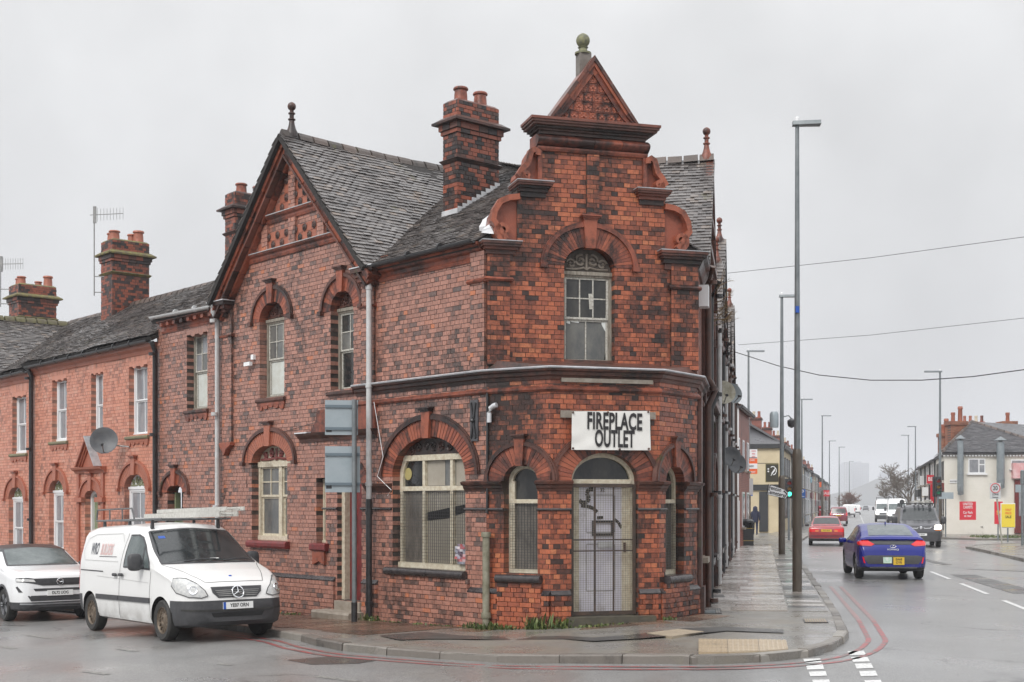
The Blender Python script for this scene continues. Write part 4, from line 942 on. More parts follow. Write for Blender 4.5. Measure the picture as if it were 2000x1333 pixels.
# the big arched shop window behind wire mesh
def wire(root, fr, a0, a1, z0, z1, d, nx_, nz_, r=.004, mat=None, name='wire_mesh', top=None):
 mb = MB()
 def bar(p, q, t): mb.box(fr, min(p[0], q[0]) - (t if p[0] == q[0] else 0), max(p[0], q[0]) + (t if p[0] == q[0] else 0), d - t, d + t, min(p[1], q[1]) - (t if p[1] == q[1] else 0), max(p[1], q[1]) + (t if p[1] == q[1] else 0))
 for i in range(nx_ + 1): x = a0 + (a1 - a0) * i / nx_; bar((x, z0), (x, z1), r)
 for j in range(nz_ + 1): z = z0 + (z1 - z0) * j / nz_; bar((a0, z), (a1, z), r)
 return stuff(mb.build(name, mat or black_paint, root))
o = big; d = -.16; zt = FL.Z(838, 954); zh = FL.Z(838, 893); mb = MB()
q = (zh - o['zs']) / o['rise']; hh = o['hw'] * math.sqrt(1 - q * q)
mb.box(FL, o['a0'], o['a0'] + .09, d - .1, d, o['z0'], o['zs']).box(FL, o['a1'] - .09, o['a1'], d - .1, d, o['z0'], o['zs'])
mb.arc(FL, o['sc'], o['zs'], o['hw'] - .1, o['rise'] - .1, o['hw'], o['rise'], d - .1, d, 0, math.degrees(math.asin(q)), 6).arc(FL, o['sc'], o['zs'], o['hw'] - .1, o['rise'] - .1, o['hw'], o['rise'], d - .1, d, 180 - math.degrees(math.asin(q)), 180, 6)
mb.box(FL, o['sc'] - hh, o['sc'] + hh, d - .1, d + .02, zh - .05, zh + .05).box(FL, o['a0'] + .09, o['a1'] - .09, d - .08, d + .012, zt - .04, zt + .04).box(FL, o['a0'], o['a1'], d - .1, d + .04, o['z0'], o['z0'] + .1)
mx_ = [FL.S(814), FL.S(868)]
for x in mx_: mb.box(FL, x - .035, x + .035, d - .075, d + .008, o['z0'] + .1, zt - .04).box(FL, x - .035, x + .035, d - .075, d + .008, zt + .04, zh - .05)
W = mb.build('shop_window', cream, CB, fix=True)
xe = [o['a0'] + .06] + sorted(mx_) + [o['a1'] - .06]
beige = plain('beige_sheet', (.30, .27, .22), .5, c2=(.36, .33, .28), scale=3)
for i in range(3):
 MB().box(FL, xe[i] + .03, xe[i + 1] - .03, d - .062, d - .055, zt + .035, zh - .045).build('pane', [g_grey, g_grey, g_dark][i], W)
 MB().box(FL, xe[i] + .03, xe[i + 1] - .03, d - .062, d - .055, o['z0'] + .09, zt - .035).build('pane', g_mesh if i == 2 else g_beige, W)
MB().box(FL, xe[0] + .04, xe[0] + .45, d - .0545, d - .05, zt + .05, zh - .06).build('paper_sheet', beige, W); MB().box(FL, xe[1] + .25, xe[2] - .04, d - .0545, d - .05, zt + .05, zh - .06).build('paper_sheet', beige, W)
MB().prism(FL, [FL.on(*p, d=d) for p in ((822, 1003), (907, 985), (907, 1000), (870, 1013), (822, 1018))], d - .054, d - .048).build('dark_beam', dark_in, W, fix=True)
MB().halfdisc(FL, o['sc'], zh + .05, hh, o['zs'] + o['rise'] - zh - .05, d - .1, d + .02).build('tympanum', terra_d, W, fix=True)
mb = MB()
for k in range(-3, 4):
 c = o['sc'] + k * hh * .24; zz = zh + .1 + (1 - (k / 4) ** 2) * .10
 spiral(mb, FL, c, zz, .085, d + .03, 1.3, k, 1 if k % 2 else -1, .016)
mb.build('swag_relief', terra_d, W, smooth=40)
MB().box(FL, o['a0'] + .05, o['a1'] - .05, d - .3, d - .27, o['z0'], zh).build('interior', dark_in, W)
wire(W, FL, o['a0'] + .03, o['a1'] - .03, o['z0'] + .12, zt - .06, d + .06, 34, 22, .0026)
yel = plain('dull_yellow_plate', (.42, .36, .15), .4); MB().lathe(FL.p(FL.S(779), d - .05, FL.Z(779, 926)), [(.11, 0), (.11, .008), (.085, .012), (.0, .012)], 18, axis=(FL.n.x, FL.n.y, 0)).build('round_sticker', yel, W)
pm = piece_mat('crumpled_poster', [(0, (.5, .5, .55)), (.25, (.05, .06, .1)), (.5, (.5, .12, .12)), (.75, (.62, .6, .62)), (1, (.16, .1, .2))], soot_amt=.2, rough=.4)
mb = MB(); pp = [(x, y) for x in range(7) for y in range(9)]; S0, S1_ = FL.S(912), FL.S(882)
for i in range(6):
 for j in range(8):
  if (i < 2 and j > 5) or (i > 4 and j < 2) or (i > 4 and j > 6): continue
  def pv(a, b): random.seed(a * 31 + b); return FL.p(S0 + (S1_ - S0) * a / 6, d + .075 + random.uniform(0, .03), o['z0'] + .12 + .34 * b / 8)
  mb.add([pv(i, j), pv(i + 1, j), pv(i + 1, j + 1), pv(i, j + 1)], [(0, 1, 2, 3)], random.Random(i * 7 + j * 13).random())
random.seed(11)
mb.build('crumpled_poster', pm, W)
MB().tube(along(FL, [(o['a0'] - .05, .05, o['z0'] - .06), (o['a1'] + .14, .05, o['z0'] - .06)]), .075, 10).box(FL, o['a0'] - .03, o['a1'] + .1, -.25, .06, o['z0'] - .12, o['z0'] + .01).build('sill', black_brick, W, smooth=40)
# bay windows
def bay_window(fr, o, sx=.10, trans=972):
 a0, a1, z0, zs = o['a0'], o['a1'], o['z0'], o['zs']; d = -.16; zt = zs - .33; jw = min(.11, (a1 - a0) * .2)
 mb = MB().box(fr, a0, a0 + jw, d - .1, d, z0, zs).box(fr, a1 - jw * .5, a1, d - .1, d, z0, zs).box(fr, a0 + jw, a1 - jw * .5, d - .1, d + .01, z0, z0 + .09)
 mb.arc(fr, o['sc'], zs, o['hw'] - jw * .7, o['rise'] - .07, o['hw'], o['rise'], d - .1, d, n=16).box(fr, a0 + jw, a1 - jw * .5, d - .08, d + .015, zt - .035, zt + .035)
 W = mb.build('bay_window', cream, CB, fix=True)
 MB().box(fr, a0 + jw * .9, a1 - jw * .4, d - .06, d - .05, z0 + .08, zt - .03).build('pane', g_mesh, W)
 pts = [(a0 + jw * .9, zt + .03), (a1 - jw * .4, zt + .03), (a1 - jw * .4, zs)] + [(o['sc'] + (o['hw'] - jw * .6) * math.cos(R(t)), zs + (o['rise'] - .06) * math.sin(R(t))) for t in range(10, 180, 10)] + [(a0 + jw * .9, zs)]
 MB().prism(fr, pts, d - .06, d - .05).build('pane', g_dark, W, fix=True)
 wire(W, fr, a0 + .05, a1 - .03, z0 + .1, zt - .03, d + .05, max(6, int((a1 - a0) / .06)), 24, .0026)
 MB().box(fr, a0, a1, d - .22, d - .2, z0, zs + o['rise']).build('interior', dark_in, W)
 MB().tube(along(fr, [(a0 - sx, .07, z0 - .06), (a1 + sx, .07, z0 - .06)]), .072, 10).box(fr, a0 - sx + .03, a1 + sx - .03, -.25, .07, z0 - .12, z0 + .01).build('sill', black_brick, W, smooth=40)
bay_window(FA, wA); bay_window(FC, wC, .06)
# shop door: fanlight, pale boarded door behind a wire gate
o = dB; a0, a1, z0, zs = o['a0'], o['a1'], o['z0'], o['zs']; d = -.14
mb = MB().box(FB, a0, a0 + .07, d - .12, d, z0, zs).box(FB, a1 - .07, a1, d - .12, d, z0, zs).arc(FB, o['sc'], zs, o['hw'] - .07, o['rise'] - .07, o['hw'], o['rise'], d - .12, d, n=22).box(FB, a0 + .07, a1 - .07, d - .12, d + .03, zs - .04, zs + .03)
D_ = mb.build('shop_door', cream, CB, fix=True)
MB().halfdisc(FB, o['sc'], zs + .03, o['hw'] - .065, o['rise'] - .1, d - .07, d - .06).build('fanlight', g_dark, D_, fix=True)
lilac = plain('lilac_grey_door_paint', (.56, .55, .64), .45, c2=(.66, .65, .70), scale=4, soot=(.2, .17, .15), soot_amt=.12)
MB().box(FB, a0 + .07, a0 + .2, d - .1, d - .05, z0, zs - .04).box(FB, a1 - .2, a1 - .07, d - .1, d - .05, z0, zs - .04).build('side_post', cream, D_)
L_ = MB().box(FB, a0 + .2, a1 - .2, d - .1, d - .06, z0 + .02, zs - .04).build('leaf', lilac, D_)
mb = MB(); m0, m1 = a0 + .33, a1 - .33
for za, zb_ in ((z0 + .4, z0 + 1.15), (z0 + 1.35, z0 + 1.95)):
 for x0, x1 in ((m0 - .012, m0), (m1, m1 + .012)): mb.box(FB, x0, x1, d - .061, d - .052, za, zb_)
 mb.box(FB, m0, m1, d - .061, d - .052, za - .012, za).box(FB, m0, m1, d - .061, d - .052, zb_, zb_ + .012)
mb.build('panel_mould', grey_pipe, D_)
def patch(px, name, mat, dd=-.196, t=.006): return MB().prism(FB, [FB.on(*p, d=dd) for p in px], dd, dd + t).build(name, mat, D_, fix=True)
spray = plain('black_spray_paint', (.02, .02, .022), .5)
mb = MB()
def stroke(pts, w_):
 q = [FB.on(x, y, d=-.195) for x, y in pts]
 for (s0, z_0), (s1, z_1) in zip(q, q[1:]):
  L2 = math.hypot(s1 - s0, z_1 - z_0) or 1; nx_, nz_ = -(z_1 - z_0) / L2 * w_, (s1 - s0) / L2 * w_
  mb.add([FB.p(s0 + nx_, d - .054, z_0 + nz_), FB.p(s1 + nx_, d - .054, z_1 + nz_), FB.p(s1 - nx_, d - .054, z_1 - nz_), FB.p(s0 - nx_, d - .054, z_0 - nz_)], [(0, 1, 2, 3)])
stroke([(1159, 956), (1150, 956), (1146, 964), (1150, 974), (1147, 981), (1138, 983), (1131, 978)], .035)
stroke([(1135, 988), (1150, 990), (1160, 994), (1166, 1001)], .03); stroke([(1200, 1015), (1208, 1021), (1214, 1032)], .025); stroke([(1166, 1012), (1178, 1011)], .025)
mb.build('spray_scrawl', spray, D_)
mb = MB(); q0, q1 = FB.on(1156, 1047, d=-.2), FB.on(1198, 1017, d=-.2)
mb.box(FB, q0[0], q1[0], d - .06, d - .03, q0[1], q0[1] + .04).box(FB, q0[0], q1[0], d - .06, d - .03, q1[1] - .04, q1[1]).box(FB, q0[0], q0[0] + .05, d - .06, d - .03, q0[1] + .04, q1[1] - .04).box(FB, q1[0] - .04, q1[0], d - .06, d - .03, q0[1] + .04, q1[1] - .04)
mb.build('black_frame', spray, D_)
silver = plain('silver_plate', (.55, .56, .57), .35, .5)
l0 = FB.on(1167, 1070, d=-.2); MB().box(FB, l0[0], l0[0] + .25, d - .06, d - .035, l0[1], l0[1] + .10).build('letter_plate', silver, D_)
l0 = FB.on(1217, 1078, d=-.2); MB().box(FB, l0[0], l0[0] + .04, d - .06, d - .03, l0[1], l0[1] + .15).build('lock_plate', rust_pipe, D_)
text_mesh('number', '32', .085, facing(FB, FB.on(1176, 958, d=-.2)[0], d - .052, FB.on(1176, 958, d=-.2)[1]), spray, D_, bold=.001)
Gt = MB(); gx0, gx1, gz0, gz1 = a0 + .01, a1 - .01, z0 + .01, zs - .05; dg = d + .07
Gt.box(FB, gx0, gx0 + .045, dg - .02, dg + .025, gz0, gz1).box(FB, gx1 - .045, gx1, dg - .02, dg + .025, gz0, gz1).box(FB, gx0 + .045, gx1 - .045, dg - .02, dg + .02, gz0, gz0 + .06).box(FB, gx0 + .045, gx1 - .045, dg - .02, dg + .02, gz1 - .05, gz1)
for f in (.37, .66): x = gx0 + (gx1 - gx0) * f; Gt.box(FB, x - .011, x + .011, dg - .012, dg + .016, gz0 + .06, gz1 - .05)
for f in (.49, .575): z = gz0 + (gz1 - gz0) * f; Gt.box(FB, gx0 + .045, gx1 - .045, dg - .01, dg + .014, z - .01, z + .01)
gate = Gt.build('wire_gate', plain('rusty_black_iron', (.03, .025, .022), .5, c2=(.08, .05, .035), scale=9), D_)
wire(D_, FB, gx0 + .045, gx1 - .045, gz0 + .06, gz1 - .05, dg + .004, 24, 56, .0018, plain('rusty_mesh', (.20, .165, .13), .5))
MB().box(FB, a0 - .12, a1 + .25, -.3, .2, gz(1.5, 21.5) - .12, z0 - .005).build('threshold', plain('dirty_stone', (.06, .055, .045), .6, c2=(.10, .09, .06), scale=5, bump=.3), D_)
# corner gable: ledges, scrolls, bulging frieze, cornice, pediment
def steps(fr, items, name, mat, par):        # (a0,a1,dfront,dback,z0,z1)
 mb = MB()
 for a0, a1, df, db, z0, z1 in items: mb.box(fr, a0, a1, db, df, z0, z1, random.random())
 return mb.build(name, mat, par)
def cornice_block(a0, a1, z, name='gable_ledge', k=1.0):
 it = []
 for e, df, z0, z1 in ((0.00, .05, -.30, -.20), (.03, .09, -.20, -.13), (.06, .14, -.13, -.085), (.10, .19, -.085, -.045), (.12, .21, -.045, .0)):
  it.append((a0 - e * k, a1 + e * k, df, -.38, z + z0 * k, z + z1 * k))
 B_ = steps(FK, it, name, terra_d, CB)
 MB().box(FK, a0 - .125 * k, a1 + .125 * k, -.385, .215, z, z + .014).build('lead_cap', lead, B_); return B_
cornice_block(-.0, FK.S(1000), zL1 + .03); cornice_block(FK.S(1296), LKW, zL1 + .03)
wl = hw1 - .02
cornice_block(SK - wl + .02, SK - hw2 + .10, zL2 + .05, k=.8); cornice_block(SK + hw2 - .10, SK + wl - .02, zL2 + .05, k=.8)
def scroll_piece(sg, a_in, a_out, zb_, zt_, rv, up):
 """side scroll of the gable: flat panel with a raised band that ends in volutes"""
 w_ = a_out - a_in; H = zt_ - zb_
 def X(t): return SK + sg * (a_in + t * w_)
 if up: out = [(-.1, 0), (.9, 0), (1.0, .12), (.95, .27), (.74, .40), (.55, .56), (.5, .8), (.36, .98), (.1, 1.0), (-.1, .93)]
 else: out = [(-.1, 0), (.75, 0), (.97, .14), (1.03, .38), (.97, .60), (.75, .82), (.42, .94), (.0, 1.0), (-.1, 1.0)]
 B_ = MB().prism(FK, [(X(t), zb_ + v * H) for t, v in out], -.36, -.045, .5).build('scroll', terra, CB, fix=True)
 mb = MB(); path = []; cv = (.62, .24) if not up else (.60, .17)
 for k in range(22):
  f = k / 21; an = math.pi * 1.5 - f * math.pi * 2.1; rr = rv * (.25 + .75 * f)
  path.append((X(cv[0]) + sg * rr * math.cos(an) * 1.0, zb_ + cv[1] * H + rr * math.sin(an)))
 tail = ((.98, .45), (.92, .66), (.72, .86), (.40, .95), (.02, .985)) if not up else ((.93, .24), (.75, .38), (.55, .54), (.47, .74), (.40, .90), (.25, .965), (.1, .90), (.12, .80))
 path += [(X(t), zb_ + v * H) for t, v in tail]
 p = path
 for i in range(len(p) - 1):
  wd = .014 + .034 * min(1, i / 18)
  def nrm(i):
   a, b = p[max(i - 1, 0)], p[min(i + 1, len(p) - 1)]; L2 = math.hypot(b[0] - a[0], b[1] - a[1]) or 1; return (-(b[1] - a[1]) / L2, (b[0] - a[0]) / L2)
  n0, n1 = nrm(i), nrm(i + 1)
  q = [(p[i][0] + n0[0] * wd, p[i][1] + n0[1] * wd), (p[i + 1][0] + n1[0] * wd, p[i + 1][1] + n1[1] * wd), (p[i + 1][0] - n1[0] * wd, p[i + 1][1] - n1[1] * wd), (p[i][0] - n0[0] * wd, p[i][1] - n0[1] * wd)]
  mb.hexa([FK.p(a, -.05, z) for a, z in q] + [FK.p(a, .09, z) for a, z in q], .8)
 mb.build('volute_band', terra, B_, fix=True)
for sg in (-1, 1):
 scroll_piece(sg, hw1 - .03, hw1 + .44, zL1 + .045, zL2 - .19, .145, False)
 scroll_piece(sg, hw2 + .0, hw2 + .40, zL2 + .06, zT - .02, .085, True)
mb = MB()
for sg in (-1, 1): mb.box(FK, SK + sg * hw2 - .035, SK + sg * hw2 + .035, -.3, .05, zL2 + .06, zT)
mb.build('gable_edge_strip', terra, CB)
zc0, zc1, zc2 = FK.Z(1153, 298), FK.Z(1153, 270), FK.Z(1153, 247)
mb = MB().extr(FK, [(-.36, zc0 - .04), (.05, zc0 - .04), (.07, zc0), (.07, zc0 + .03), (-.36, zc0 + .03)], SK - hw2 - .04, SK + hw2 + .04)
mb.build('gable_string', terra, CB, fix=True)
nb_ = 4; aw = (2 * hw2 + .12) / nb_
FRZ = None
for k in range(nb_ + 1):
 x0 = SK - hw2 - .06 + k * aw - (.0 if k else 0);
 if k == nb_: break
 hq = zc1 - zc0 - .04; pr = [(-.36, zc0 + .035)] + [(.03 + .12 * math.sin(math.pi * t / 8), zc0 + .035 + hq * t / 8) for t in range(9)] + [(-.36, zc1)]
 o_ = MB().extr(FK, pr, x0 + .003, x0 + aw - .003, random.random()).build('bulging_frieze_block', terra, CB, smooth=50, fix=True)
hcb = (FK.S(1280) - FK.S(1018)) / 2 - .25
it = []
for e, z0, z1 in ((.0, 0, .22), (.04, .22, .36), (.09, .36, .5), (.15, .5, .66), (.18, .66, .82), (.20, .82, 1.0)): it.append((SK - hcb - e, SK + hcb + e, .05 + e, -.40, zc1 + (zc2 - zc1) * z0 * 1.2, zc1 + (zc2 - zc1) * z1 * 1.2))
CN = steps(FK, it, 'gable_cornice', terra_d, CB)
zp0 = zc1 + (zc2 - zc1) * 1.2; zpa = FK.Z(1153, 112); hp = (FK.S(1247) - FK.S(1069)) / 2
MB().prism(FK, [(SK - hp + .03, zp0), (SK + hp - .03, zp0), (SK, zpa - .05)], -.39, .0).build('pediment', terra, CB, fix=True)
PD = [o for o in CB.children if o.name.startswith('pediment')][0]
for sg in (-1, 1):                            # raking mouldings in separate stones
 for lo, hi, df, m_ in ((.0, .055, .13, terra_d), (.055, .10, .10, terra), (.10, .175, .06, terra)):
  L = math.hypot(hp, zpa - zp0); ux, uz = hp / L, (zpa - zp0) / L; nst = 5
  for k in range(nst):
   f0, f1 = k / nst + .0012, (k + 1) / nst - .0012
   def pt(f, o_): # along the slope, o_ inward
    t = f * L; a = -hp + ux * t + uz * o_; z = zp0 + uz * t - ux * o_
    if a > 0: z -= 0; a = 0
    return (SK - sg * a * -1 if False else SK + sg * a, max(z, zp0 - .002))
   q = [pt(f0, lo), pt(f1, lo), pt(f1, hi), pt(f0, hi)]
   if k == nst - 1: q = [pt(f0, lo), (SK, zpa - lo / ux), (SK, zpa - hi / ux), pt(f0, hi)]
   MB().prism(FK, q, -.40 if lo == 0 else -.05, df, random.random()).build('raking_stone', m_, PD, fix=True)
ts = .165; nrow = 5
for r_ in range(nrow):
 z = zp0 + .02 + r_ * ts; wid = hp - .20 - (z + ts * .6 - zp0) * hp / (zpa - zp0)
 n = max(1, int(2 * (wid + .10) / ts)) if wid > -.06 else 0
 for k in range(n):
  a = SK + (k - n / 2) * ts
  T_ = MB().box(FK, a + .004, a + ts - .004, -.02, .02, z + .004, z + ts - .004, random.random())
  for p in range(5):
   an = p * 2 * math.pi / 5 + math.pi / 2; cx_, cz_ = a + ts / 2 + .038 * math.cos(an), z + ts / 2 + .038 * math.sin(an)
   T_.lathe(FK.p(cx_, .015, cz_), [(.030, 0), (.026, .014), (.010, .008)], 7, .8, axis=(FK.n.x, FK.n.y, 0))
  T_.lathe(FK.p(a + ts / 2, .02, z + ts / 2), [(.016, 0), (.010, .022)], 6, .3, axis=(FK.n.x, FK.n.y, 0))
  for cx_, cz_ in ((.012, .012), (ts - .03, .012), (.012, ts - .03), (ts - .03, ts - .03)): T_.box(FK, a + cx_, a + cx_ + .018, .0, .03, z + cz_, z + cz_ + .018, .1)
  T_.build('flower_tile', terra, PD)
lich = plain('lichen_stone', (.10, .105, .085), .7, c2=(.26, .255, .13), scale=16, bump=.3)
f_ = Vector(FK.p(FK.on(1147, 100)[0], -.22, 0)); zb_ = FK.Z(1147, 165)
MB().box(FK, FK.S(1148) - .105, FK.S(1148) + .105, -.32, -.11, zb_, FK.Z(1147, 99)).build('pedestal', plain('grey_stone', (.14, .125, .11), .6, c2=(.2, .18, .16), scale=8), CB)
zq = FK.Z(1147, 99); rb = .118
prof = [(.14, 0), (.14, .03), (.08, .05), (.07, .10), (.09, .12)] + [(max(.03, rb * math.cos(R(t))), .12 + rb + rb * math.sin(R(t))) for t in range(-60, 91, 15)]
MB().lathe((f_.x, f_.y, zq), prof, 20).build('ball_finial', lich, CB, smooth=50)
# left gable: bands, rosettes, raking mouldings, kneelers, finial
for zz, e in ((7.04, .09), (7.74, .08)):
 a0, a1 = rake(zz + .1)
 mb = MB().extr(FL, [(-.02, zz), (.03, zz), (.05, zz + .05), (.05, zz + .09), (.10, zz + .12), (.12, zz + .155), (-.02, zz + .17)], a0 + .2, a1 - .2)
 B_ = mb.build('gable_band', terra, CB, fix=True)
 MB().extr(FL, [(-.02, zz + .171), (.125, zz + .158), (.13, zz + .172), (-.02, zz + .19)], a0 + .2, a1 - .2).build('lead_cap', lead_w, B_, fix=True)
ribs = MB()
for c, z0, z1 in ((TAP, 7.93, 8.75), (TAP, 7.23, 7.74), (TAP + 1.05, 7.23, 7.74), (TAP - 1.05, 7.23, 7.74)): brickwork(ribs, None, FL, c - .12, c + .12, z0, z1, d=.06, depth=.08)
ros = MB(); bk = MB(); q_ = .17
for tier, (z0, z1) in enumerate(((7.23, 7.74), (7.93, 8.97))):
 nr = int((z1 - z0) / q_)
 for j in range(nr):
  z = z0 + j * q_; lo, hi = rake(z + q_); lo += .33; hi -= .33
  k = math.ceil((lo - TAP) / q_)
  while TAP + (k + 1) * q_ < hi:
   a = TAP + k * q_
   if (k + j) % 2 == 0:
    ros.lathe(FL.p(a + q_ / 2, .01, z + q_ / 2), [(.078, 0), (.078, .015), (.05, .03), (.045, .02), (.02, .05), (.004, .05)], 9, .3, axis=(FL.n.x, FL.n.y, 0))
   bk.box(FL, a + .004, a + q_ - .004, -.02, .014, z + .004, z + q_ - .004, random.random()); k += 1
bk = bk.build('gable_tile_panel', terra_c, CB); stuff(bk); stuff(ros.build('rosettes', terra_d, bk)); stuff(ribs.build('brick_ribs', b_side, bk))
gs = math.hypot(TAP - T1, ZAP - ZEV); gx, gzz = (TAP - T1) / gs, (ZAP - ZEV) / gs
for sg in (-1, 1):
 def gp(f, o_):
  t = -.25 + (gs + .25) * f; a = -(TAP - T1) + gx * t + gzz * o_; z = ZEV + .01 + gzz * t - gx * o_
  if a > 0: a = 0; z = ZAP + .01 - o_ / gx
  return (TAP + sg * a, z)
 for lo, hi, df, m_ in ((-.0, .04, .30, terra_d), (.04, .14, .27, terra), (.14, .24, .22, terra), (.24, .28, .26, terra_d), (.28, .34, .13, terra)):
  nst = 1 if m_ is ridge_m else 7
  for k in range(nst):
   f0, f1 = k / nst + (.002 if k else 0), (k + 1) / nst - (.002 if k < nst - 1 else 0)
   MB().prism(FL, [gp(f0, lo), gp(f1, lo), gp(f1, hi), gp(f0, hi)], -.05, df, random.random()).build('raking_stone', m_, bk, fix=True)
for c in (T1 + .12, T2 - .1):
 mb = MB()
 for e, z0, z1 in ((.0, -.34, -.26), (.05, -.26, -.18), (.1, -.18, -.1), (.15, -.1, -.02)): mb.box(FL, c - .2 - e, c + .2 + e, -.1, .12 + e, ZEV + z0, ZEV + z1, random.random())
 KN = mb.build('kneeler', terra_d, CB); MB().box(FL, c - .36, c + .36, -.1, .285, ZEV - .019, ZEV + .0).build('lead_cap', lead_w, KN)
def finial(fr, a, d, z, sc=1.0, mat=terra_d, par=CB, mb0=None):
 pr = [(.13, -.1), (.12, 0), (.085, .07), (.06, .16), (.05, .24), (.075, .25), (.075, .27), (.045, .28), (.045, .36), (.07, .37), (.07, .39), (.04, .40), (.04, .44)] + [(max(.02, .085 * math.cos(R(t))), .52 + .085 * math.sin(R(t))) for t in range(-60, 91, 15)]
 return MB().lathe(fr.p(a, d, z), [(r * sc, h * sc) for r, h in pr], 14).build('ball_finial', mat, par, smooth=45)
finial(FL, TAP, .05, ZAP + .12, 1.0, terra_d)
# eaves cornices and gutters
def eaves(fr, a0, a1, z, name='eaves_cornice', m=terra, dent=True):
 mb = MB().extr(fr, [(-.02, z - .30), (.02, z - .30), (.04, z - .25), (.02, z - .22), (.02, z - .16), (.08, z - .13), (.10, z - .09), (.17, z - .06), (.17, z - .01), (-.02, z)], a0, a1)
 return mb.build(name, m, CB, fix=True)
eaves(FL, .05, T1 - .02, ZEV); eaves(FL, T2 + .1, T3 - .3, 6.28)
def gutter(root, P, r, mat, name='gutter'):
 P = [Vector(p) for p in P]; mb = MB(); t = (P[-1] - P[0]).normalized(); sd = t.cross(Vector((0, 0, 1))).normalized()
 n = 8; vs = []
 for p in P:
  for rr in (r, r * .86):
   for k in range(n + 1): a = math.pi * k / n; vs.append(tuple(p + sd * rr * math.cos(a) - Vector((0, 0, 1)) * rr * math.sin(a)))
 m = n + 1; fs = []
 for i in range(len(P) - 1):
  b0, b1 = i * 2 * m, (i + 1) * 2 * m
  for k in range(n): fs += [(b0 + k, b0 + k + 1, b1 + k + 1, b1 + k), (b0 + m + k + 1, b0 + m + k, b1 + m + k, b1 + m + k + 1)]
  fs += [(b0, b1, b1 + m, b0 + m), (b0 + n, b0 + m + n, b1 + m + n, b1 + n)]
 mb.add(vs, fs); o = mb.build(name, mat, root)
 bm = MB()
 L = (P[-1] - P[0]).length
 for i in range(1, int(L / .9)): bm.lathe(P[0] + t * (i * .9), [(r * 1.12, -.02), (r * 1.12, .02)], 10, axis=t)
 if bm.v: bm.build('bracket', mat, o)
 return o
gutter(CB, along(FL, [(.08, .22, ZEV + .02), (T1 + .0, .22, ZEV - .01)]), .065, black_paint)
gutter(CB, along(FL, [(T2 - .05, .24, 6.30), (T3 - .2, .24, 6.36)]), .065, white_pipe)
mb = MB()
for x in np.arange(T2 + .3, T3 - .5, .33): mb.box(FL, x, x + .12, .0, .16, 6.12, 6.2, random.random())
mb.build('dentil', terra, CB)
# roofs
inn = Vector((-FL.n.x, -FL.n.y, 0))                  # into the plot from the side street
u3 = Vector((UL.x, UL.y, 0)); TP = 1.028             # steep pitch of the gables
tc_ = []; tm = MB(); base_r = MB()
ca_ = 1 / math.hypot(1, TP); sl = gs
P0 = Vector(FL.p(T1 - .10, 0, ZEV - .03)); ev = (u3 * ca_ + Vector((0, 0, 1)) * TP * ca_)
sagf = lambda u, v: -.05 * math.sin(math.pi * min(1, max(0, u / 4.5))) * (v / sl) + .012 * math.sin(u * 2.1 + v)
VK = 1.63
LV = sl + .12
poly = [(-.36, 0.0), (.05, 0.0), (VK * (TAP - T1) + .3, LV), (-.36, LV)]
tiles(P0, inn, ev, poly, tm, tc_, sag=sagf); base_r.add(*slab_poly(P0, inn, ev, poly))
P0 = Vector(FL.p(T2 + .10, 0, ZEV - .03)); ev2 = (-u3 * ca_ + Vector((0, 0, 1)) * TP * ca_)
poly = [(-.36, 0), (5, 0), (5, LV), (-.36, LV)]; tiles(P0, inn, ev2, poly, tm); base_r.add(*slab_poly(P0, inn, ev2, poly))
SL = .64; cb_ = 1 / math.hypot(1, SL)
P0 = Vector(FL.p(0, .16, ZEV - .02)); ev3 = inn * cb_ + Vector((0, 0, 1)) * SL * cb_
def tD(t, D): return (t, (D + .16) / cb_)
poly = [tD(.1, -.16), tD(T1 + .1, -.16), tD(TAP, VK * (TAP - T1)), tD(5.4, 4.55), tD(-.79 + .25, 1.71), tD(.05, .1)]
tiles(P0, u3, ev3, poly, tm, tc_); base_r.add(*slab_poly(P0, u3, ev3, poly))
innR = Vector((-FR.n.x, -FR.n.y, 0)); uR3 = Vector((UR.x, UR.y, 0)); P0 = Vector(FR.p(0, .16, ZEV - .02)); ev4 = innR * cb_ + Vector((0, 0, 1)) * SL * cb_
poly = [tD(.1, -.16), tD(2.6, -.16), tD(5.4, 4.5), tD(4.4, 4.3), tD(-.5, 1.75), tD(.1, .2)]
tiles(P0, uR3, ev4, poly, tm); base_r.add(*slab_poly(P0, uR3, ev4, poly))
bk3 = Vector((-FK.n.x, -FK.n.y, 0)); uK3 = Vector((FK.u.x, FK.u.y, 0)); RZ = 8.32
for sg in (-1, 1):
 e_ = (-uK3 * sg * .70 + Vector((0, 0, 1)) * .714); P0 = Vector(FK.p(SK + sg * 1.25, -.36, RZ - 1.275)); poly = [(0, 0), (4.2, 0), (4.2, 1.78), (0, 1.78)]
 tiles(P0, bk3, e_, poly, tm); base_r.add(*slab_poly(P0, bk3, e_, poly, .04))
AS = (7.95 - 6.32) / 3.1; ac = 1 / math.hypot(1, AS); P0 = Vector(FL.p(T2 - .1, .2, 6.30)); ev5 = inn * ac + Vector((0, 0, 1)) * AS * ac
poly = [(0, 0), (T3 - T2 - .0, 0), (T3 - T2 - .0, 3.3 / ac), (-2.9, 3.3 / ac)]
tiles(P0, u3, ev5, poly, tm, sag=lambda u, v: .02 * math.sin(u * 1.7 + v * 1.3)); base_r.add(*slab_poly(P0, u3, ev5, poly))
RA0, RAP, RA1 = 2.5, 5.3, 8.1
P0 = Vector(FR.p(RA0 - .1, 0, ZEV - .03)); ev6 = uR3 * ca_ + Vector((0, 0, 1)) * TP * ca_; LV2 = math.hypot(RAP - RA0, ZAP - ZEV) + .12
poly = [(-.12, 0), (4.0, 0), (5.0, LV2), (-.12, LV2)]
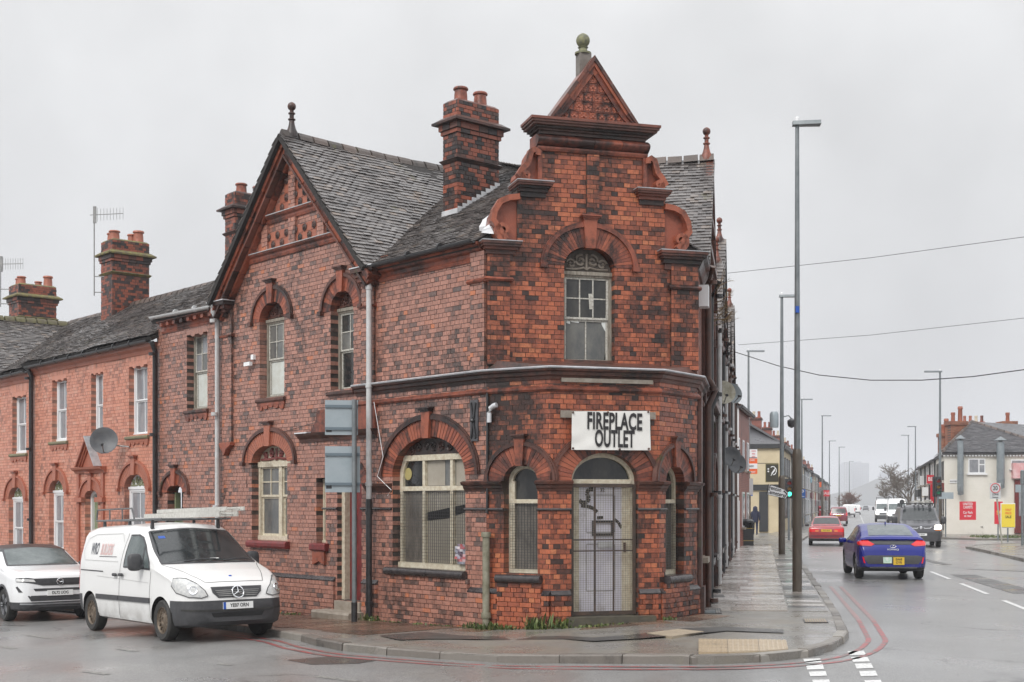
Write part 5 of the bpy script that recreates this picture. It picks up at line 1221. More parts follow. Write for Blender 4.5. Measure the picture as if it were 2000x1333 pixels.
tiles(P0, innR, ev6, poly, tm, tc_, sag=lambda u, v: .02 * math.sin(u * 2.3 + v * 1.1)); base_r.add(*slab_poly(P0, innR, ev6, poly))
roof = base_r.build('roof', plain('roof_felt', (.03, .027, .026), .9), CB, fix=True)
place_tiles(tc_, tm, roof, tile_m, 300); stuff(tm.build('more_tiles', tile_m, roof))
def ridge_run(a, b, root, sagk=0.0, r=.13, L=.33, mat=ridge_m):
 a, b = Vector(a), Vector(b); n = max(1, int((b - a).length / L)); mb = MB()
 for k in range(n):
  f0, f1 = k / n + .004, (k + 1) / n - .004
  p, q = a.lerp(b, f0), a.lerp(b, f1); p.z += -sagk * math.sin(math.pi * f0) + random.uniform(-.008, .008); q.z += -sagk * math.sin(math.pi * f1)
  sd = (q - p).cross(Vector((0, 0, 1))).normalized(); prf = [(-r, -.10), (-r * .75, -.02), (-r * .35, .045), (0, .065), (r * .35, .045), (r * .75, -.02), (r, -.10)]
  vs = [tuple(c + sd * o_ + Vector((0, 0, 1)) * h) for c in (p, q) for o_, h in prf]; m = len(prf)
  mb.add(vs, [(i, i + 1, i + 1 + m, i + m) for i in range(m - 1)] + [tuple(range(m)), tuple(range(2 * m - 1, m - 1, -1))], random.random())
 o = mb.build('ridge_tiles', mat, root); return stuff(o)
ridge_run(FL.p(TAP, .30, ZAP + .10), FL.p(TAP, -4.6, ZAP + .06), roof, .05)
ridge_run(FR.p(RAP, .12, ZAP + .10), FR.p(RAP, -4.9, ZAP + .08), roof, .03)
ridge_run(FK.p(SK, -.36, RZ + .0), FK.p(SK, -4.4, RZ + .0), roof)
ridge_run(FL.p(T2 - 3, -3.1, 7.97), FL.p(T3, -3.1, 7.97), roof)
v0, v1 = Vector(FL.p(T1 + .06, -.06, ZEV + .06)), Vector(FL.p(TAP, -VK * (TAP - T1), ZEV + SL * VK * (TAP - T1) + .1))
mb = MB()
for k in range(16):
 if k % 3 == 2: continue
 a, b = v0.lerp(v1, k / 16), v0.lerp(v1, (k + .9) / 16); mb.tube([a, b], .05, 5, random.random())
mb.build('valley_fillet', ridge_m, roof)
mb = MB(); pr_ = [FK.p(.04, -.40, ZEV + .30), FK.p(.10, -.42, ZEV + .42), FK.p(.34, -.42, ZEV + .62), FK.p(.5, -.42, ZEV + .80), FK.p(.72, -.42, ZEV + .98)]
pk = [Vector(p) for p in pr_]
for a, b in zip(pk, pk[1:]): mb.hexa([a + Vector((-.05, .0, -.05)), a + Vector((.06, 0, -.05)), b + Vector((.06, 0, -.05)), b + Vector((-.05, 0, -.05)), a + Vector((-.06, 0, .02)), a + Vector((.06, 0, .03)), b + Vector((.06, 0, .03)), b + Vector((-.05, 0, .02))])
p = Vector(FK.p(.05, -.05, ZEV + .18)); mb.hexa([p + Vector(v) for v in ((-.12, -.02, -.03), (.1, -.05, -.06), (.1, .15, 0), (-.1, .15, 0), (-.1, -.02, .03), (.04, -.03, .05), (.08, .15, .2), (-.02, .15, .12))])
mb.build('lead_flashing', lead_w, roof, fix=True)
# main chimney on the corner roof
ch0 = Vector(FL.p(2.88, -1.68, 0)[:2]); inn2 = Vector((inn.x, inn.y))
CH = chimney(CB, ch0, UL, inn2, .44, 1.03, 6.9, 9.72, pots=((.5, .25, .13, .29), (.5, .72, .13, .29)), band=[8.55])
mb = MB()
for k in range(9):
 f = k / 9 * 1.03; zf = ZEV + SL * (1.68 + f) + .02; mb.box(Frame(ch0, inn2, 1), f, f + .128, .012, .02, zf - .05, zf + .22)
mb.box(FL, 2.86, 3.34, -1.69, -1.66, ZEV + SL * 1.6, ZEV + SL * 1.68 + .2); mb.hexa([FL.p(2.8, -1.45, ZEV + SL * 1.45 + .03), FL.p(3.36, -1.45, ZEV + SL * 1.45 + .03), FL.p(3.36, -1.68, ZEV + SL * 1.68 + .03), FL.p(2.8, -1.68, ZEV + SL * 1.68 + .03)] + [FL.p(2.8, -1.45, ZEV + SL * 1.45 + .06), FL.p(3.36, -1.45, ZEV + SL * 1.45 + .06), FL.p(3.36, -1.68, ZEV + SL * 1.68 + .12), FL.p(2.8, -1.68, ZEV + SL * 1.68 + .12)])
mb.build('stepped_flashing', lead_w, CH, fix=True)
CH2 = chimney(CB, Vector(FL.p(13.2, -2.7, 0)[:2]), UL, inn2, .5, 1.1, 7.0, 9.95, pots=((.5, .3, .14, .27), (.5, .75, .14, .27)), band=[8.9])
# pipes, wires and ironwork on the side-street front
pa = FL.S(733); zj = FL.Z(726, 975)
pipe(CB, along(FL, [(pa, .14, ZEV - .12), (pa, .14, zj)]), .052, white_pipe)
pipe(CB, along(FL, [(pa, .14, zj), (pa, .14, .0)]), .058, black_paint)
pipe(CB, along(FL, [(pa, .22, ZEV + .0), (pa, .15, ZEV - .12)]), .05, black_paint, clips=False)
pb = FL.S(433); pipe(CB, along(FL, [(pb - .05, .24, 6.27), (pb - .05, .24, 6.17), (pb, .10, 5.98), (pb, .10, -.3)]), .055, white_pipe)
pc_ = FL.S(310) - .0; pipe(CB, along(FL, [(pc_ - .05, .2, 5.8), (pc_, .09, 5.6), (pc_, .09, -.35)]), .06, black_paint)
xa = FL.S(928); zx0, zx1 = FL.Z(928, 862), FL.Z(928, 782)
PT = MB().box(FL, xa - .10, xa + .10, .005, .03, zx0, zx1).build('pattress_plate', plain('dark_iron', (.07, .07, .075), .5, .3, c2=(.11, .11, .12), scale=8), CB)
mb = MB()
for sg in (-1, 1): mb.prism(FL, [(xa - .075 * sg, zx0 + .06), (xa - .045 * sg, zx0 + .04), (xa + .075 * sg, zx1 - .06), (xa + .045 * sg, zx1 - .04)], .03, .055)
mb.lathe(FL.p(xa, .03, (zx0 + zx1) / 2), [(.035, 0), (.035, .05), (.01, .07)], 8, axis=(FL.n.x, FL.n.y, 0)); mb.build('cross_bar', black_paint, PT, fix=True)
ea, ez = FA.on(960, 826); pipe(CB, along(FA, [(ea, .07, ez), (ea, .07, ez + .16), (ea + .03, .08, ez + .23), (ea + .11, .10, ez + .27), (ea + .16, .10, ez + .28)]), .042, lead_w, 'elbow_vent', clips=False)
pa_, pz = FA.on(957, 1042); PP = pipe(CB, along(FA, [(pa_, .12, pz), (pa_, .12, .22), (pa_, .12, .05)]), .062, plain('lichen_grey_pipe', (.27, .26, .20), .6, c2=(.16, .15, .10), scale=9), 'soil_pipe', clips=False)
MB().lathe(FA.p(pa_, .12, pz - .06), [(.078, 0), (.082, .05), (.078, .08), (.05, .082)], 12).lathe(FA.p(pa_, .12, .18), [(.075, 0), (.085, .03), (.075, .10)], 12).build('collar', MATS['lichen_grey_pipe'], PP, smooth=40)
pipe(CB, along(FA, [(.035, .03, LEAD_Z - .3), (.03, .03, 1.9)]), .02, black_paint, 'corner_dark_line', clips=False)  # thin black tube along the dark line at the wall corner
MB().tube(along(FL, [(T1 - .15, .16, 3.9), (T1 - .35, .1, 2.9), (T1 - .2, .12, 2.55), (T1 - .6, .1, 2.3), (big['a1'] + .05, .08, 2.2)]), .006, 4).build('loose_cable', upvc, CB)
MB().tube(along(FL, [(5.0, .03, 3.65), (6.3, .03, 3.5), (7.3, .04, 3.55), (7.75, .03, 3.3), (7.8, .03, 2.4)]), .006, 4).build('loose_cable', black_paint, CB)
ca, cz = FL.on(497, 703); mb = MB().box(FL, ca - .05, ca + .05, 0, .06, cz, cz + .1).box(FL, ca - .02, ca + .22, .06, .13, cz - .13, cz - .05); mb.build('camera_box', upvc, CB)
ba, bz = FB.on(1093, 748); bb = FB.on(1274, 743)[0]; MB().box(FB, FB.S(1095), FB.S(1273), 0.0, .06, FB.Z(1180, 749), FB.Z(1180, 741)).build('timber_batten', plain('grey_timber', (.30, .27, .23), .7, c2=(.20, .17, .14), scale=10), CB)
MB().box(FB, FB.S(1094), FB.S(1278), 0.0, .055, FB.Z(1180, 818), FB.Z(1180, 804)).build('timber_batten', MATS['grey_timber'], CB)
MB().box(FL.shifted(T1 - .1, -.1), -.1, .12, -.1, .0, ZEV + .12, ZEV + .2).build('loose_tile', terra_c, roof)
# main-road front of the corner building
rb_m = brick_tex('brick_main_road', UR, (.24, .075, .045), (.32, .10, .06), (.06, .05, .045), soot_amt=.8)
mb = MB().box(FR, -.02, 2.5, -.35, -.01, -.1, ZEV - .1); pts = [(2.5, -.1), (8.1, -.1), (8.1, ZEV), (RAP, ZAP), (2.5, ZEV)]; mb.prism(FR, pts, -.35, -.01)
RW = mb.build('main_road_wall', rb_m, CB, fix=True)
FD = {}
def gable_trim(root, r0, ra, r1, zev, zap, pm=terra_d):
 """raking boards, pilasters, arched window heads and bands seen edge-on along the main road"""
 for sg in (0, 1):
  a = r0 if sg == 0 else r1; mb = MB()
  for lo, hi, df in ((.06, .16, .10), (.16, .28, .07), (.28, .42, .04)):
   mb.prism(FR, [(a + (-.1 if sg == 0 else .1), zev + .02 - lo), (ra, zap + .12 - lo), (ra, zap + .12 - hi), (a + (-.1 if sg == 0 else .1), zev + .02 - hi)], -.05, df, random.random())
  mb.build('raking_board', pm, root, fix=True)
 mb = MB()
 for a in (r0 + .02, r1 - .38): mb.box(FR, a, a + .36, -.02, .07, .6, zev - .3); mb.box(FR, a - .08, a + .44, -.02, .12, zev - .3, zev - .02); mb.box(FR, a - .05, a + .41, -.02, .12, 0, .62)
 for z, d in ((LEAD_Z - .15, .17), (3.9, .06), (zev + .75, .11), (zev + 1.5, .1)):
  lo, hi = (r0, r1) if z < zev else (r0 + (ra - r0) * (z - zev) / (zap - zev) + .15, r1 - (r1 - ra) * (z - zev) / (zap - zev) - .15)
  mb.box(FR, lo, hi, -.02, d, z, z + .13)
 mb.build('pilaster', pm, root)
 n = 2; w_ = (r1 - r0) / n
 for k in range(n):
  c = r0 + (k + .5) * w_
  for z0, zs, hw in ((4.5, 5.6, .45), (.95, 2.3, .75)):
   MB().arc(FR, c, zs, hw, hw * .7, hw + .3, hw * .7 + .3, -.02, .07, n=12).build('arch_head', pm, root, fix=True); MB().arc(FR, c, zs, hw + .28, hw * .7 + .28, hw + .36, hw * .7 + .36, -.02, .12, n=12).build('hood_mould', pm, root, fix=True)
   MB().box(FR, c - hw - .1, c + hw + .1, -.02, .16, z0 - .12, z0).build('sill', black_brick, root); w0 = MB().box(FR, c - hw, c + hw, -.01, .012, z0, zs).halfdisc(FR, c, zs, hw, hw * .7, -.01, .012).build('window', cream, root)
   MB().box(FR, c - hw + .07, c - .03, .0, .02, z0 + .07, zs).box(FR, c + .03, c + hw - .07, .0, .02, z0 + .07, zs).build('pane', g_grey, w0)
gable_trim(CB, RA0, RAP, RA1, ZEV, ZAP); finial(FR, RAP, -.05, ZAP + .12, 1.0, terra)
mb = MB().extr(FR, [(-.02, ZEV - .30), (.03, ZEV - .28), (.10, ZEV - .12), (.17, ZEV - .08), (.17, ZEV - .02), (-.02, ZEV)], 0, 2.5); mb.build('eaves_cornice', terra_d, CB, fix=True)
mb = MB().box(FR, .1, .5, 0, .07, .6, 4.0).box(FR, .05, .55, 0, .12, -.1, .62).box(FR, 1.95, 2.35, 0, .07, .6, 6.0).box(FR, 1.9, 2.4, 0, .12, -.1, .62); mb.build('pilaster', terra_d, CB)
mb = MB().box(FR, .7, 1.9, 0, .16, 1.0, 1.1); mb.build('sill', stone_m, CB)
pipe(CB, along(FR, [(1.35, .22, ZEV), (1.5, .13, ZEV - .3), (1.5, .13, LEAD_Z + .1), (1.55, .26, LEAD_Z - .1), (1.5, .13, LEAD_Z - .4), (1.5, .13, .12), (1.45, .24, .0)]), .06, rust_pipe)
pipe(CB, along(FR, [(2.42, .30, ZEV - .1), (2.42, .14, ZEV - .4), (2.42, .14, LEAD_Z + .1), (2.42, .27, LEAD_Z - .1), (2.42, .14, LEAD_Z - .4), (2.42, .14, .25), (2.4, .26, .12)]), .06, black_paint)
pipe(CB, along(FR, [(8.0, .14, 6.0), (8.0, .14, .2)]), .055, white_pipe)
al = MB().prism(FR, [(.6, 5.55), (.9, 5.55), (.9, 5.93), (.6, 5.93)], .0, .17); al.build('alarm_box', upvc, CB, fix=True)
# TERRACE ON THE SIDE STREET
def terrace_house(label, a0, a1, ups, downs, eave, pipe_px=None, door=None):
 root = thing('terraced_house', label, 'house', FL.p((a0 + a1) / 2, 0, 0), group='orange brick terraced houses on the side street')
 core = MB(); mb = MB(); U = [op_rect(FL, *u) for u in ups]; D = [op_arch(FL, *q, ring=.26, hood=.05) for q in downs]
 brickwork(mb, core, FL, a0, a1, -.7, eave - .15, U + D)
 w_ = core.build('wall', mortar_l, root); stuff(mb.build('bricks', b_house, w_))
 for o in U:
  sash(root, FL, o, d=-.13, fm=upvc, bar=upvc, up=(2, 1), low=(2, 1), gu=g_clean, gl=g_clean, ft=.07, sill=plain('mossy_sill', (.17, .14, .10), .6, c2=(.2, .2, .1), scale=8), sillx=.12, apron=terra_c)
  scallop(root, FL, o, b_house)
 for k, o in enumerate(D):
  arch_trim(root, FL, o, terra_c, terra_c)
  if door == k:
   mb = MB().box(FL, o['a0'], o['a0'] + .09, -.3, -.15, -.7, o['zs']).box(FL, o['a1'] - .09, o['a1'], -.3, -.15, -.7, o['zs']).arc(FL, o['sc'], o['zs'], o['hw'] - .09, o['rise'] - .09, o['hw'], o['rise'], -.3, -.15, n=14)
   D_ = mb.build('front_door', upvc, root, fix=True); MB().box(FL, o['a0'] + .09, o['a1'] - .09, -.28, -.22, -.6, o['zs']).build('leaf', green, D_); MB().halfdisc(FL, o['sc'], o['zs'], o['hw'] - .09, o['rise'] - .09, -.27, -.24).build('fanlight', g_clean, D_, fix=True)
   c = o['sc']; zt = o['zs'] + o['rise']; wv = o['hw'] + .42
   P_ = MB().extr(FL, [(-.02, zt + .42), (.05, zt + .42), (.08, zt + .48), (.16, zt + .52), (.18, zt + .57), (-.02, zt + .58)], c - wv - .1, c + wv + .1).build('door_pediment', terra_c, root, fix=True)
   zb = zt + .58; zp = zb + .75
   MB().prism(FL, [(c - wv * .72, zb), (c + wv * .72, zb), (c, zp - .12)], -.02, .05).build('pediment_panel', terra_c, P_, fix=True)
   for sg in (-1, 1):
    for lo, hi, df in ((0, .07, .19), (.07, .14, .13), (.14, .2, .09)):
     MB().prism(FL, [(c + sg * (wv * .78 - lo), zb), (c, zp - lo * 1.3), (c, zp - hi * 1.3), (c + sg * (wv * .78 - hi), zb)], -.02, df, random.random()).build('raking_mould', terra_c, P_, fix=True)
   MB().prism(FL, [(c - wv * .78, zb + .01), (c - wv * .74, zb + .01), (c + .02, zp + .03), (c - .02, zp + .03)], -.02, .21).build('lead_cap', lead, P_, fix=True)
   MB().box(FL, c - wv, c - wv + .14, -.02, .05, -.5, zt + .42).box(FL, c + wv - .14, c + wv, -.02, .05, -.5, zt + .42).box(FL, c - wv - .05, c - o['hw'], -.02, .1, o['zs'] - .12, o['zs']).box(FL, c + o['hw'], c + wv + .05, -.02, .1, o['zs'] - .12, o['zs']).build('door_surround', terra_c, P_)
  else: sash(root, FL, o, d=-.13, fm=upvc, bar=upvc, up=(2, 1), low=(2, 1), gu=g_clean, gl=g_clean, ft=.08, tymp=upvc, orn=plain('moss_scroll', (.22, .23, .13), .6), sill=terra_c)
 MB().extr(FL, [(-.02, eave - .30), (.03, eave - .28), (.05, eave - .2), (.12, eave - .14), (.13, eave - .06), (-.02, eave - .03)], a0, a1).build('eaves_mould', terra_c, root, fix=True)
 gutter(root, along(FL, [(a0 + .02, .2, eave + .0), (a1 - .02, .2, eave - .05)]), .075, black_paint)
 if pipe_px is not None:
  s = FL.S(pipe_px); pipe(root, along(FL, [(s, .2, eave - .08), (s, .09, eave - .3), (s, .09, -.6)]), .06, black_paint)
 return root
TE = 5.87; T4, T5 = 19.55, 21.5
H1 = terrace_house('orange brick terraced house with satellite dish and pedimented doorway', T3 + .02, T4, ((102, 130, 862, 740), (178, 201, 857, 727), (252, 288, 851, 713)),
    ((96, 124, 1078, 962, 937), (166, 191, 1110, 972, 957), (243, 283, 1075, 955, 926)), TE, 67, door=1)
H2 = terrace_house('orange brick terraced house at the left edge of the picture', T4 + .01, 23.6, ((24, 51, 886, 772),), ((17, 45, 1090, 975, 951),), 5.72, None)
def roof_terrace(root, a0, a1, eave, ridge, D=3.1, vl=0.0):
 S = (ridge - eave) / (D + .2); c = 1 / math.hypot(1, S); P0 = Vector(FL.p(a0, .2, eave + .06)); ev = inn * c + Vector((0, 0, 1)) * S * c
 poly = [(0, 0), (a1 - a0, 0), (a1 - a0 + vl, (D + .2) / c), (0, (D + .2) / c)]
 tm = MB(); tiles(P0, u3, ev, poly, tm, sag=lambda u, v: .025 * math.sin(u * .9 + v * 1.3) + .012 * math.sin(u * 2.7))
 b = MB().add(*slab_poly(P0, u3, ev, poly)).build('roof', MATS['roof_felt'], root, fix=True); stuff(tm.build('tiles', tile_m, b))
 ridge_run(FL.p(a0, -D, ridge + .1), FL.p(a1 + vl, -D, ridge + .1), b); return b
roof_terrace(H1, T3 - .1, T4 + .4, TE, 7.82)
b2 = roof_terrace(H2, T4 + .4, 21.4, 5.72, 7.75, vl=3)
c45 = 1 / math.hypot(1, .62); P0 = Vector(FL.p(21.3, .25, 5.75)); ev7 = u3 * c45 + Vector((0, 0, 1)) * .62 * c45
poly = [(0, 0), (.3, 0), (6.5, 3.75), (0, 3.75)]; tm = MB(); tiles(P0, inn, ev7, poly, tm)
b = MB().add(*slab_poly(P0, inn, ev7, poly)).build('cross_gable_roof', MATS['roof_felt'], H2, fix=True); stuff(tm.build('tiles', tile_m, b))
ridge_run(P0 + ev7 * 3.75 + inn * -.1 + Vector((0, 0, .08)), P0 + ev7 * 3.75 + inn * 6.6 + Vector((0, 0, .08)), b, mat=plain('mossy_ridge', (.09, .075, .05), .7, c2=(.13, .12, .05), scale=4))
b = MB().prism(FL, [(21.3, 5.5), (27.6, 5.5), (24.45, 7.6)], -.3, -.02).build('gable_wall', b_house if False else brick_tex('brick_end_gable', UL, (.55, .24, .17), (.62, .28, .2), (.3, .18, .14), soot_amt=0), H2, fix=True)
P0 = Vector(FL.p(27.6, .25, 5.75)); ev8 = -u3 * c45 + Vector((0, 0, 1)) * .62 * c45; MB().add(*slab_poly(P0, inn, ev8, [(0, 0), (6, 0), (6, 3.75), (0, 3.75)])).build('cross_gable_roof', tile_m, H2, fix=True)
H3 = thing('terraced_house', 'next terraced house down the side street, past the left edge', 'house', FL.p(31, 0, 0), group='orange brick terraced houses on the side street')
MB().box(FL, 23.61, 44, -6.2, 0, -1.2, 5.7).build('wall', MATS['brick_end_gable'], H3); roof_terrace(H3, 27.4, 44, 5.72, 7.75)
for k in range(6):
 for z0, z1 in ((3.7, 5.2), (.6, 2.4)): w_ = MB().box(FL, 25 + k * 3, 26 + k * 3, -.02, .03, z0, z1).build('window', upvc, H3); MB().box(FL, 25.1 + k * 3, 25.9 + k * 3, .02, .04, z0 + .1, z1 - .1).build('pane', g_clean, w_)
moss_m = plain('mossy_corbel', (.09, .07, .055), .7, c2=(.20, .18, .05), scale=9)
chimney(H1, Vector(FL.p(20.0, -2.5, 0)[:2]), UL, inn2, .78, 1.15, 6.9, 9.75, pots=((.3, .15, .15, .27), (.7, .2, .13, .25), (.3, .8, .15, .36), (.7, .75, .13, .3)), band=[8.75], potm=terra_c, moss=moss_m)
chimney(H2, Vector(FL.p(27.8, -2.7, 0)[:2]), UL, inn2, .9, 1.3, 6.6, 9.45, pots=((.3, .15, .14, .27), (.7, .2, .13, .25), (.3, .85, .15, .38), (.7, .7, .12, .22)), band=[8.3], potm=terra_c, moss=moss_m)
def aerial(label, base, h, boom, L, dish=True):
 root = thing('tv_aerial', label, 'tv aerial', base, group='tv aerials on the chimneys')
 b = Vector(base); top = b + Vector((0, 0, h)); bo = Vector(boom).normalized()
 MB().tube([b, top], .018, 6).build('mast', grey_pipe, root)
 st = top + Vector((0, 0, -.08)); cr = bo.cross(Vector((0, 0, 1))).normalized()
 mb = MB().tube([st - bo * .12, st + bo * L], .012, 5).build('boom', grey_pipe, root)
 n = 9
 for k in range(n):
  p = st + bo * (L * (k + 1) / n); hh = .17 if k else .2
  MB().tube([p - Vector((0, 0, hh)), p + Vector((0, 0, hh))], .006, 4).build('element', grey_pipe, root)
 MB().hexa([st + bo * x + Vector((0, 0, z)) + cr * y for z in (-.24, .24) for x, y in ((-.03, -.02), (.06, -.02), (.06, .02), (-.03, .02))]).build('reflector', grey_pipe, root, fix=True)
 MB().tube([b + Vector((0, 0, .1)), b + Vector((0, 0, .1)) + Vector((.25, .02, 0))], .015, 5).tube([b + Vector((0, 0, .55)), b + Vector((0, 0, .55)) + Vector((.28, .02, 0))], .015, 5).build('bracket', grey_pipe, root)
sP = at(184, 578, 38.2); aerial('tall tv aerial on the mossy chimney of the terrace', tuple(sP), 2.4, (1, .05, .06), .82)
sP = at(1, 600, 41.0); aerial('tv aerial at the left edge above the far chimney', tuple(sP), 1.4, (1, .05, .03), .68)
def dish(name_label, c, n, r, arm_to, mat, group=None):
 """oval satellite dish with feed arm and wall bracket"""
 root = thing('satellite_dish', name_label, 'satellite dish', tuple(c), group=group)
 n = Vector(n).normalized(); c = Vector(c)
 prof = [(r * .02, 0.0), (r * .35, r * .035), (r * .7, r * .13), (r * .97, r * .25), (r, r * .265), (r, r * .28), (r * .95, r * .28), (r * .66, r * .145), (r * .3, r * .05), (r * .02, .012)]
 MB().lathe(c - n * r * .2, prof, 26, axis=n).build('reflector', mat, root, smooth=60)
 low = (Vector((0, 0, -1)) - n * -n.z).normalized(); f = c + n * r * .95 + low * r * .55
 MB().tube([c + low * r * .9 - n * r * .05, f], .014, 6).build('feed_arm', grey_pipe, root)
 MB().lathe(f, [(.03, -.06), (.035, 0), (.03, .06)], 8, axis=-n + Vector((0, 0, .4))).build('feed_horn', black_paint, root)
 MB().tube([c - n * r * .2, c - n * r * .45 + Vector((0, 0, -.05)), Vector(arm_to) + Vector((0, 0, -.05)), Vector(arm_to)], .02, 6).build('bracket', grey_pipe, root)
 return root
dgrey = plain('dark_grey_dish', (.075, .08, .09), .45, c2=(.11, .115, .12), scale=6)
dc = Vector(FL.p(FL.on(203, 861, d=.5)[0], .5, FL.on(203, 861, d=.5)[1])); dish('dark grey oval satellite dish over the pedimented doorway', dc, (.18, -1, .22), .33, FL.p(FL.on(203, 861, d=.5)[0] - .35, .02, dc.z - .1), dgrey)
# MAIN ROAD, LEFT-HAND ROWS
def gabled_row(label, r0, r1, gables, wallm):
 root = thing('gabled_building', label, 'building', FR.p((r0 + r1) / 2, 0, .15), group='gabled brick buildings along the main road')
 mb = MB(); pts = [(r0, 0), (r1, 0), (r1, 6.3)]
 for (g0, ga, g1, za) in sorted(gables, reverse=True): pts += [(g1, 6.3), (ga, za), (g0, 6.3)]
 pts += [(r0, 6.3)]; q = [pts[0]]
 for p in pts[1:]:
  if p != q[-1]: q.append(p)
 W = mb.prism(FR, q, -.35, -.01).build('wall', wallm, root, fix=True)
 tmr = MB(); rb = MB()
 for (g0, ga, g1, za) in gables:
  gable_trim(root, g0 + .05, ga, g1 - .05, 6.35, za); finial(FR, ga, -.05, za + .12, 1.0, terra, root)
  tp = (za - 6.35) / (ga - g0); c = 1 / math.hypot(1, tp); L = (ga - g0) / c + .12; P0 = Vector(FR.p(g0 - .1, 0, 6.33)); ev = uR3 * c + Vector((0, 0, 1)) * tp * c
  poly = [(-.14, 0), (4.5, 0), (4.5, L), (-.14, L)]; tiles(P0, innR, ev, poly, tmr, gauge=.14, wid=.25); rb.add(*slab_poly(P0, innR, ev, poly))
  P0 = Vector(FR.p(g1 + .1, 0, 6.33)); ev = -uR3 * c + Vector((0, 0, 1)) * tp * c; rb.add(*slab_poly(P0, innR, ev, poly))
 R_ = rb.build('roof', MATS['roof_felt'], root, fix=True); stuff(tmr.build('tiles', tile_m, R_))
 for (g0, ga, g1, za) in gables: ridge_run(FR.p(ga, .1, za + .08), FR.p(ga, -4.4, za + .08), R_)
 mb = MB().box(FR, r0, r1, -4.5, -.36, .0, 6.2); mb.build('body', wallm, root)
 for k, r in enumerate(np.arange(r0 + .6, r1, 2.9)):
  m = (rust_pipe, black_paint, white_pipe, rust_pipe)[k % 4]
  pipe(root, along(FR, [(r, .28, 6.2), (r, .13, 5.9), (r, .13, .3)]), .055, m)
 mb = MB()
 for r in np.arange(r0 + .2, r1, 1.4): mb.box(FR, r, r + .3, -.02, random.choice((.05, .08)), .1, 6.0)
 mb.build('piers', terra_d, root)
 return root
row_m = brick_tex('brick_row', UR, (.20, .065, .042), (.30, .10, .065), (.08, .06, .05), soot_amt=.6)
gabled_row('second gabled brick building along the main road, beside the corner building', 8.12, 17.4, ((9.9, 11.9, 13.9, 8.3), (11.6, 14.3, 17.0, ZAP)), row_m)
gabled_row('last gabled brick building of the row, with a pale green ball finial', 17.42, 30.5, ((18.2, 20.4, 22.6, 8.3), (23.8, 26.6, 29.4, ZAP)), row_m)
bud = MB(); rng = random.Random(4)
def twig(p, d, L, r, dep):
 e = p + d * L; mid = p + d * L * .5 + Vector((rng.uniform(-1, 1), rng.uniform(-1, 1), rng.uniform(-1, 1))) * L * .08
 bud.tube([p, mid, e], [r, r * .8, r * .6], 4)
 if dep > 0:
  for _ in range(3): twig(p.lerp(e, rng.uniform(.4, 1)), (d + Vector((rng.uniform(-1, 1), rng.uniform(-1, 1), rng.uniform(-.6, .9))) * .75).normalized(), L * .62, r * .6, dep - 1)
bp = Vector(FR.p(2.6, .15, 5.7))
for _ in range(9): twig(bp + Vector((0, 0, rng.uniform(-.3, .4))), Vector((rng.uniform(.1, 1), rng.uniform(-.6, .3), rng.uniform(-.2, 1))).normalized(), .28, .009, 3)
o = bud.build('buddleia_shrub', plain('dead_twig', (.16, .10, .06), .8, c2=(.24, .17, .08), scale=6)); tag(o, 'bare dead buddleia sprouting from the gutter of the corner building', 'shrub')
# beyond the gables the street bends right
W1 = Vector(FR.p(34.0, 0, 0)[:2]); FX = Frame(W1, U2, 1); inX = Vector((-FX.n.x, -FX.n.y, 0)); uX = Vector((U2.x, U2.y, 0))
cols = {'red': brick_tex('brick_far', U2, (.25, .075, .05), (.32, .10, .07), (.12, .09, .08), soot_amt=.3), 'cream': plain('cream_render', (.62, .53, .36), .7, c2=(.56, .47, .31), scale=1.5),
  'white': plain('white_render', (.72, .71, .68), .7, c2=(.63, .62, .58), scale=1.5), 'grey': plain('pale_blue_render', (.52, .56, .60), .7, c2=(.47, .5, .54), scale=1.5), 'buff': plain('buff_render', (.58, .50, .40), .7, c2=(.5, .43, .34), scale=1.5)}
slate = piece_mat('far_slate', [(0, (.07, .07, .08)), (1, (.12, .12, .125))], soot_amt=.2, rough=.35)
dark_trim = plain('dark_trim', (.03, .032, .035), .5)
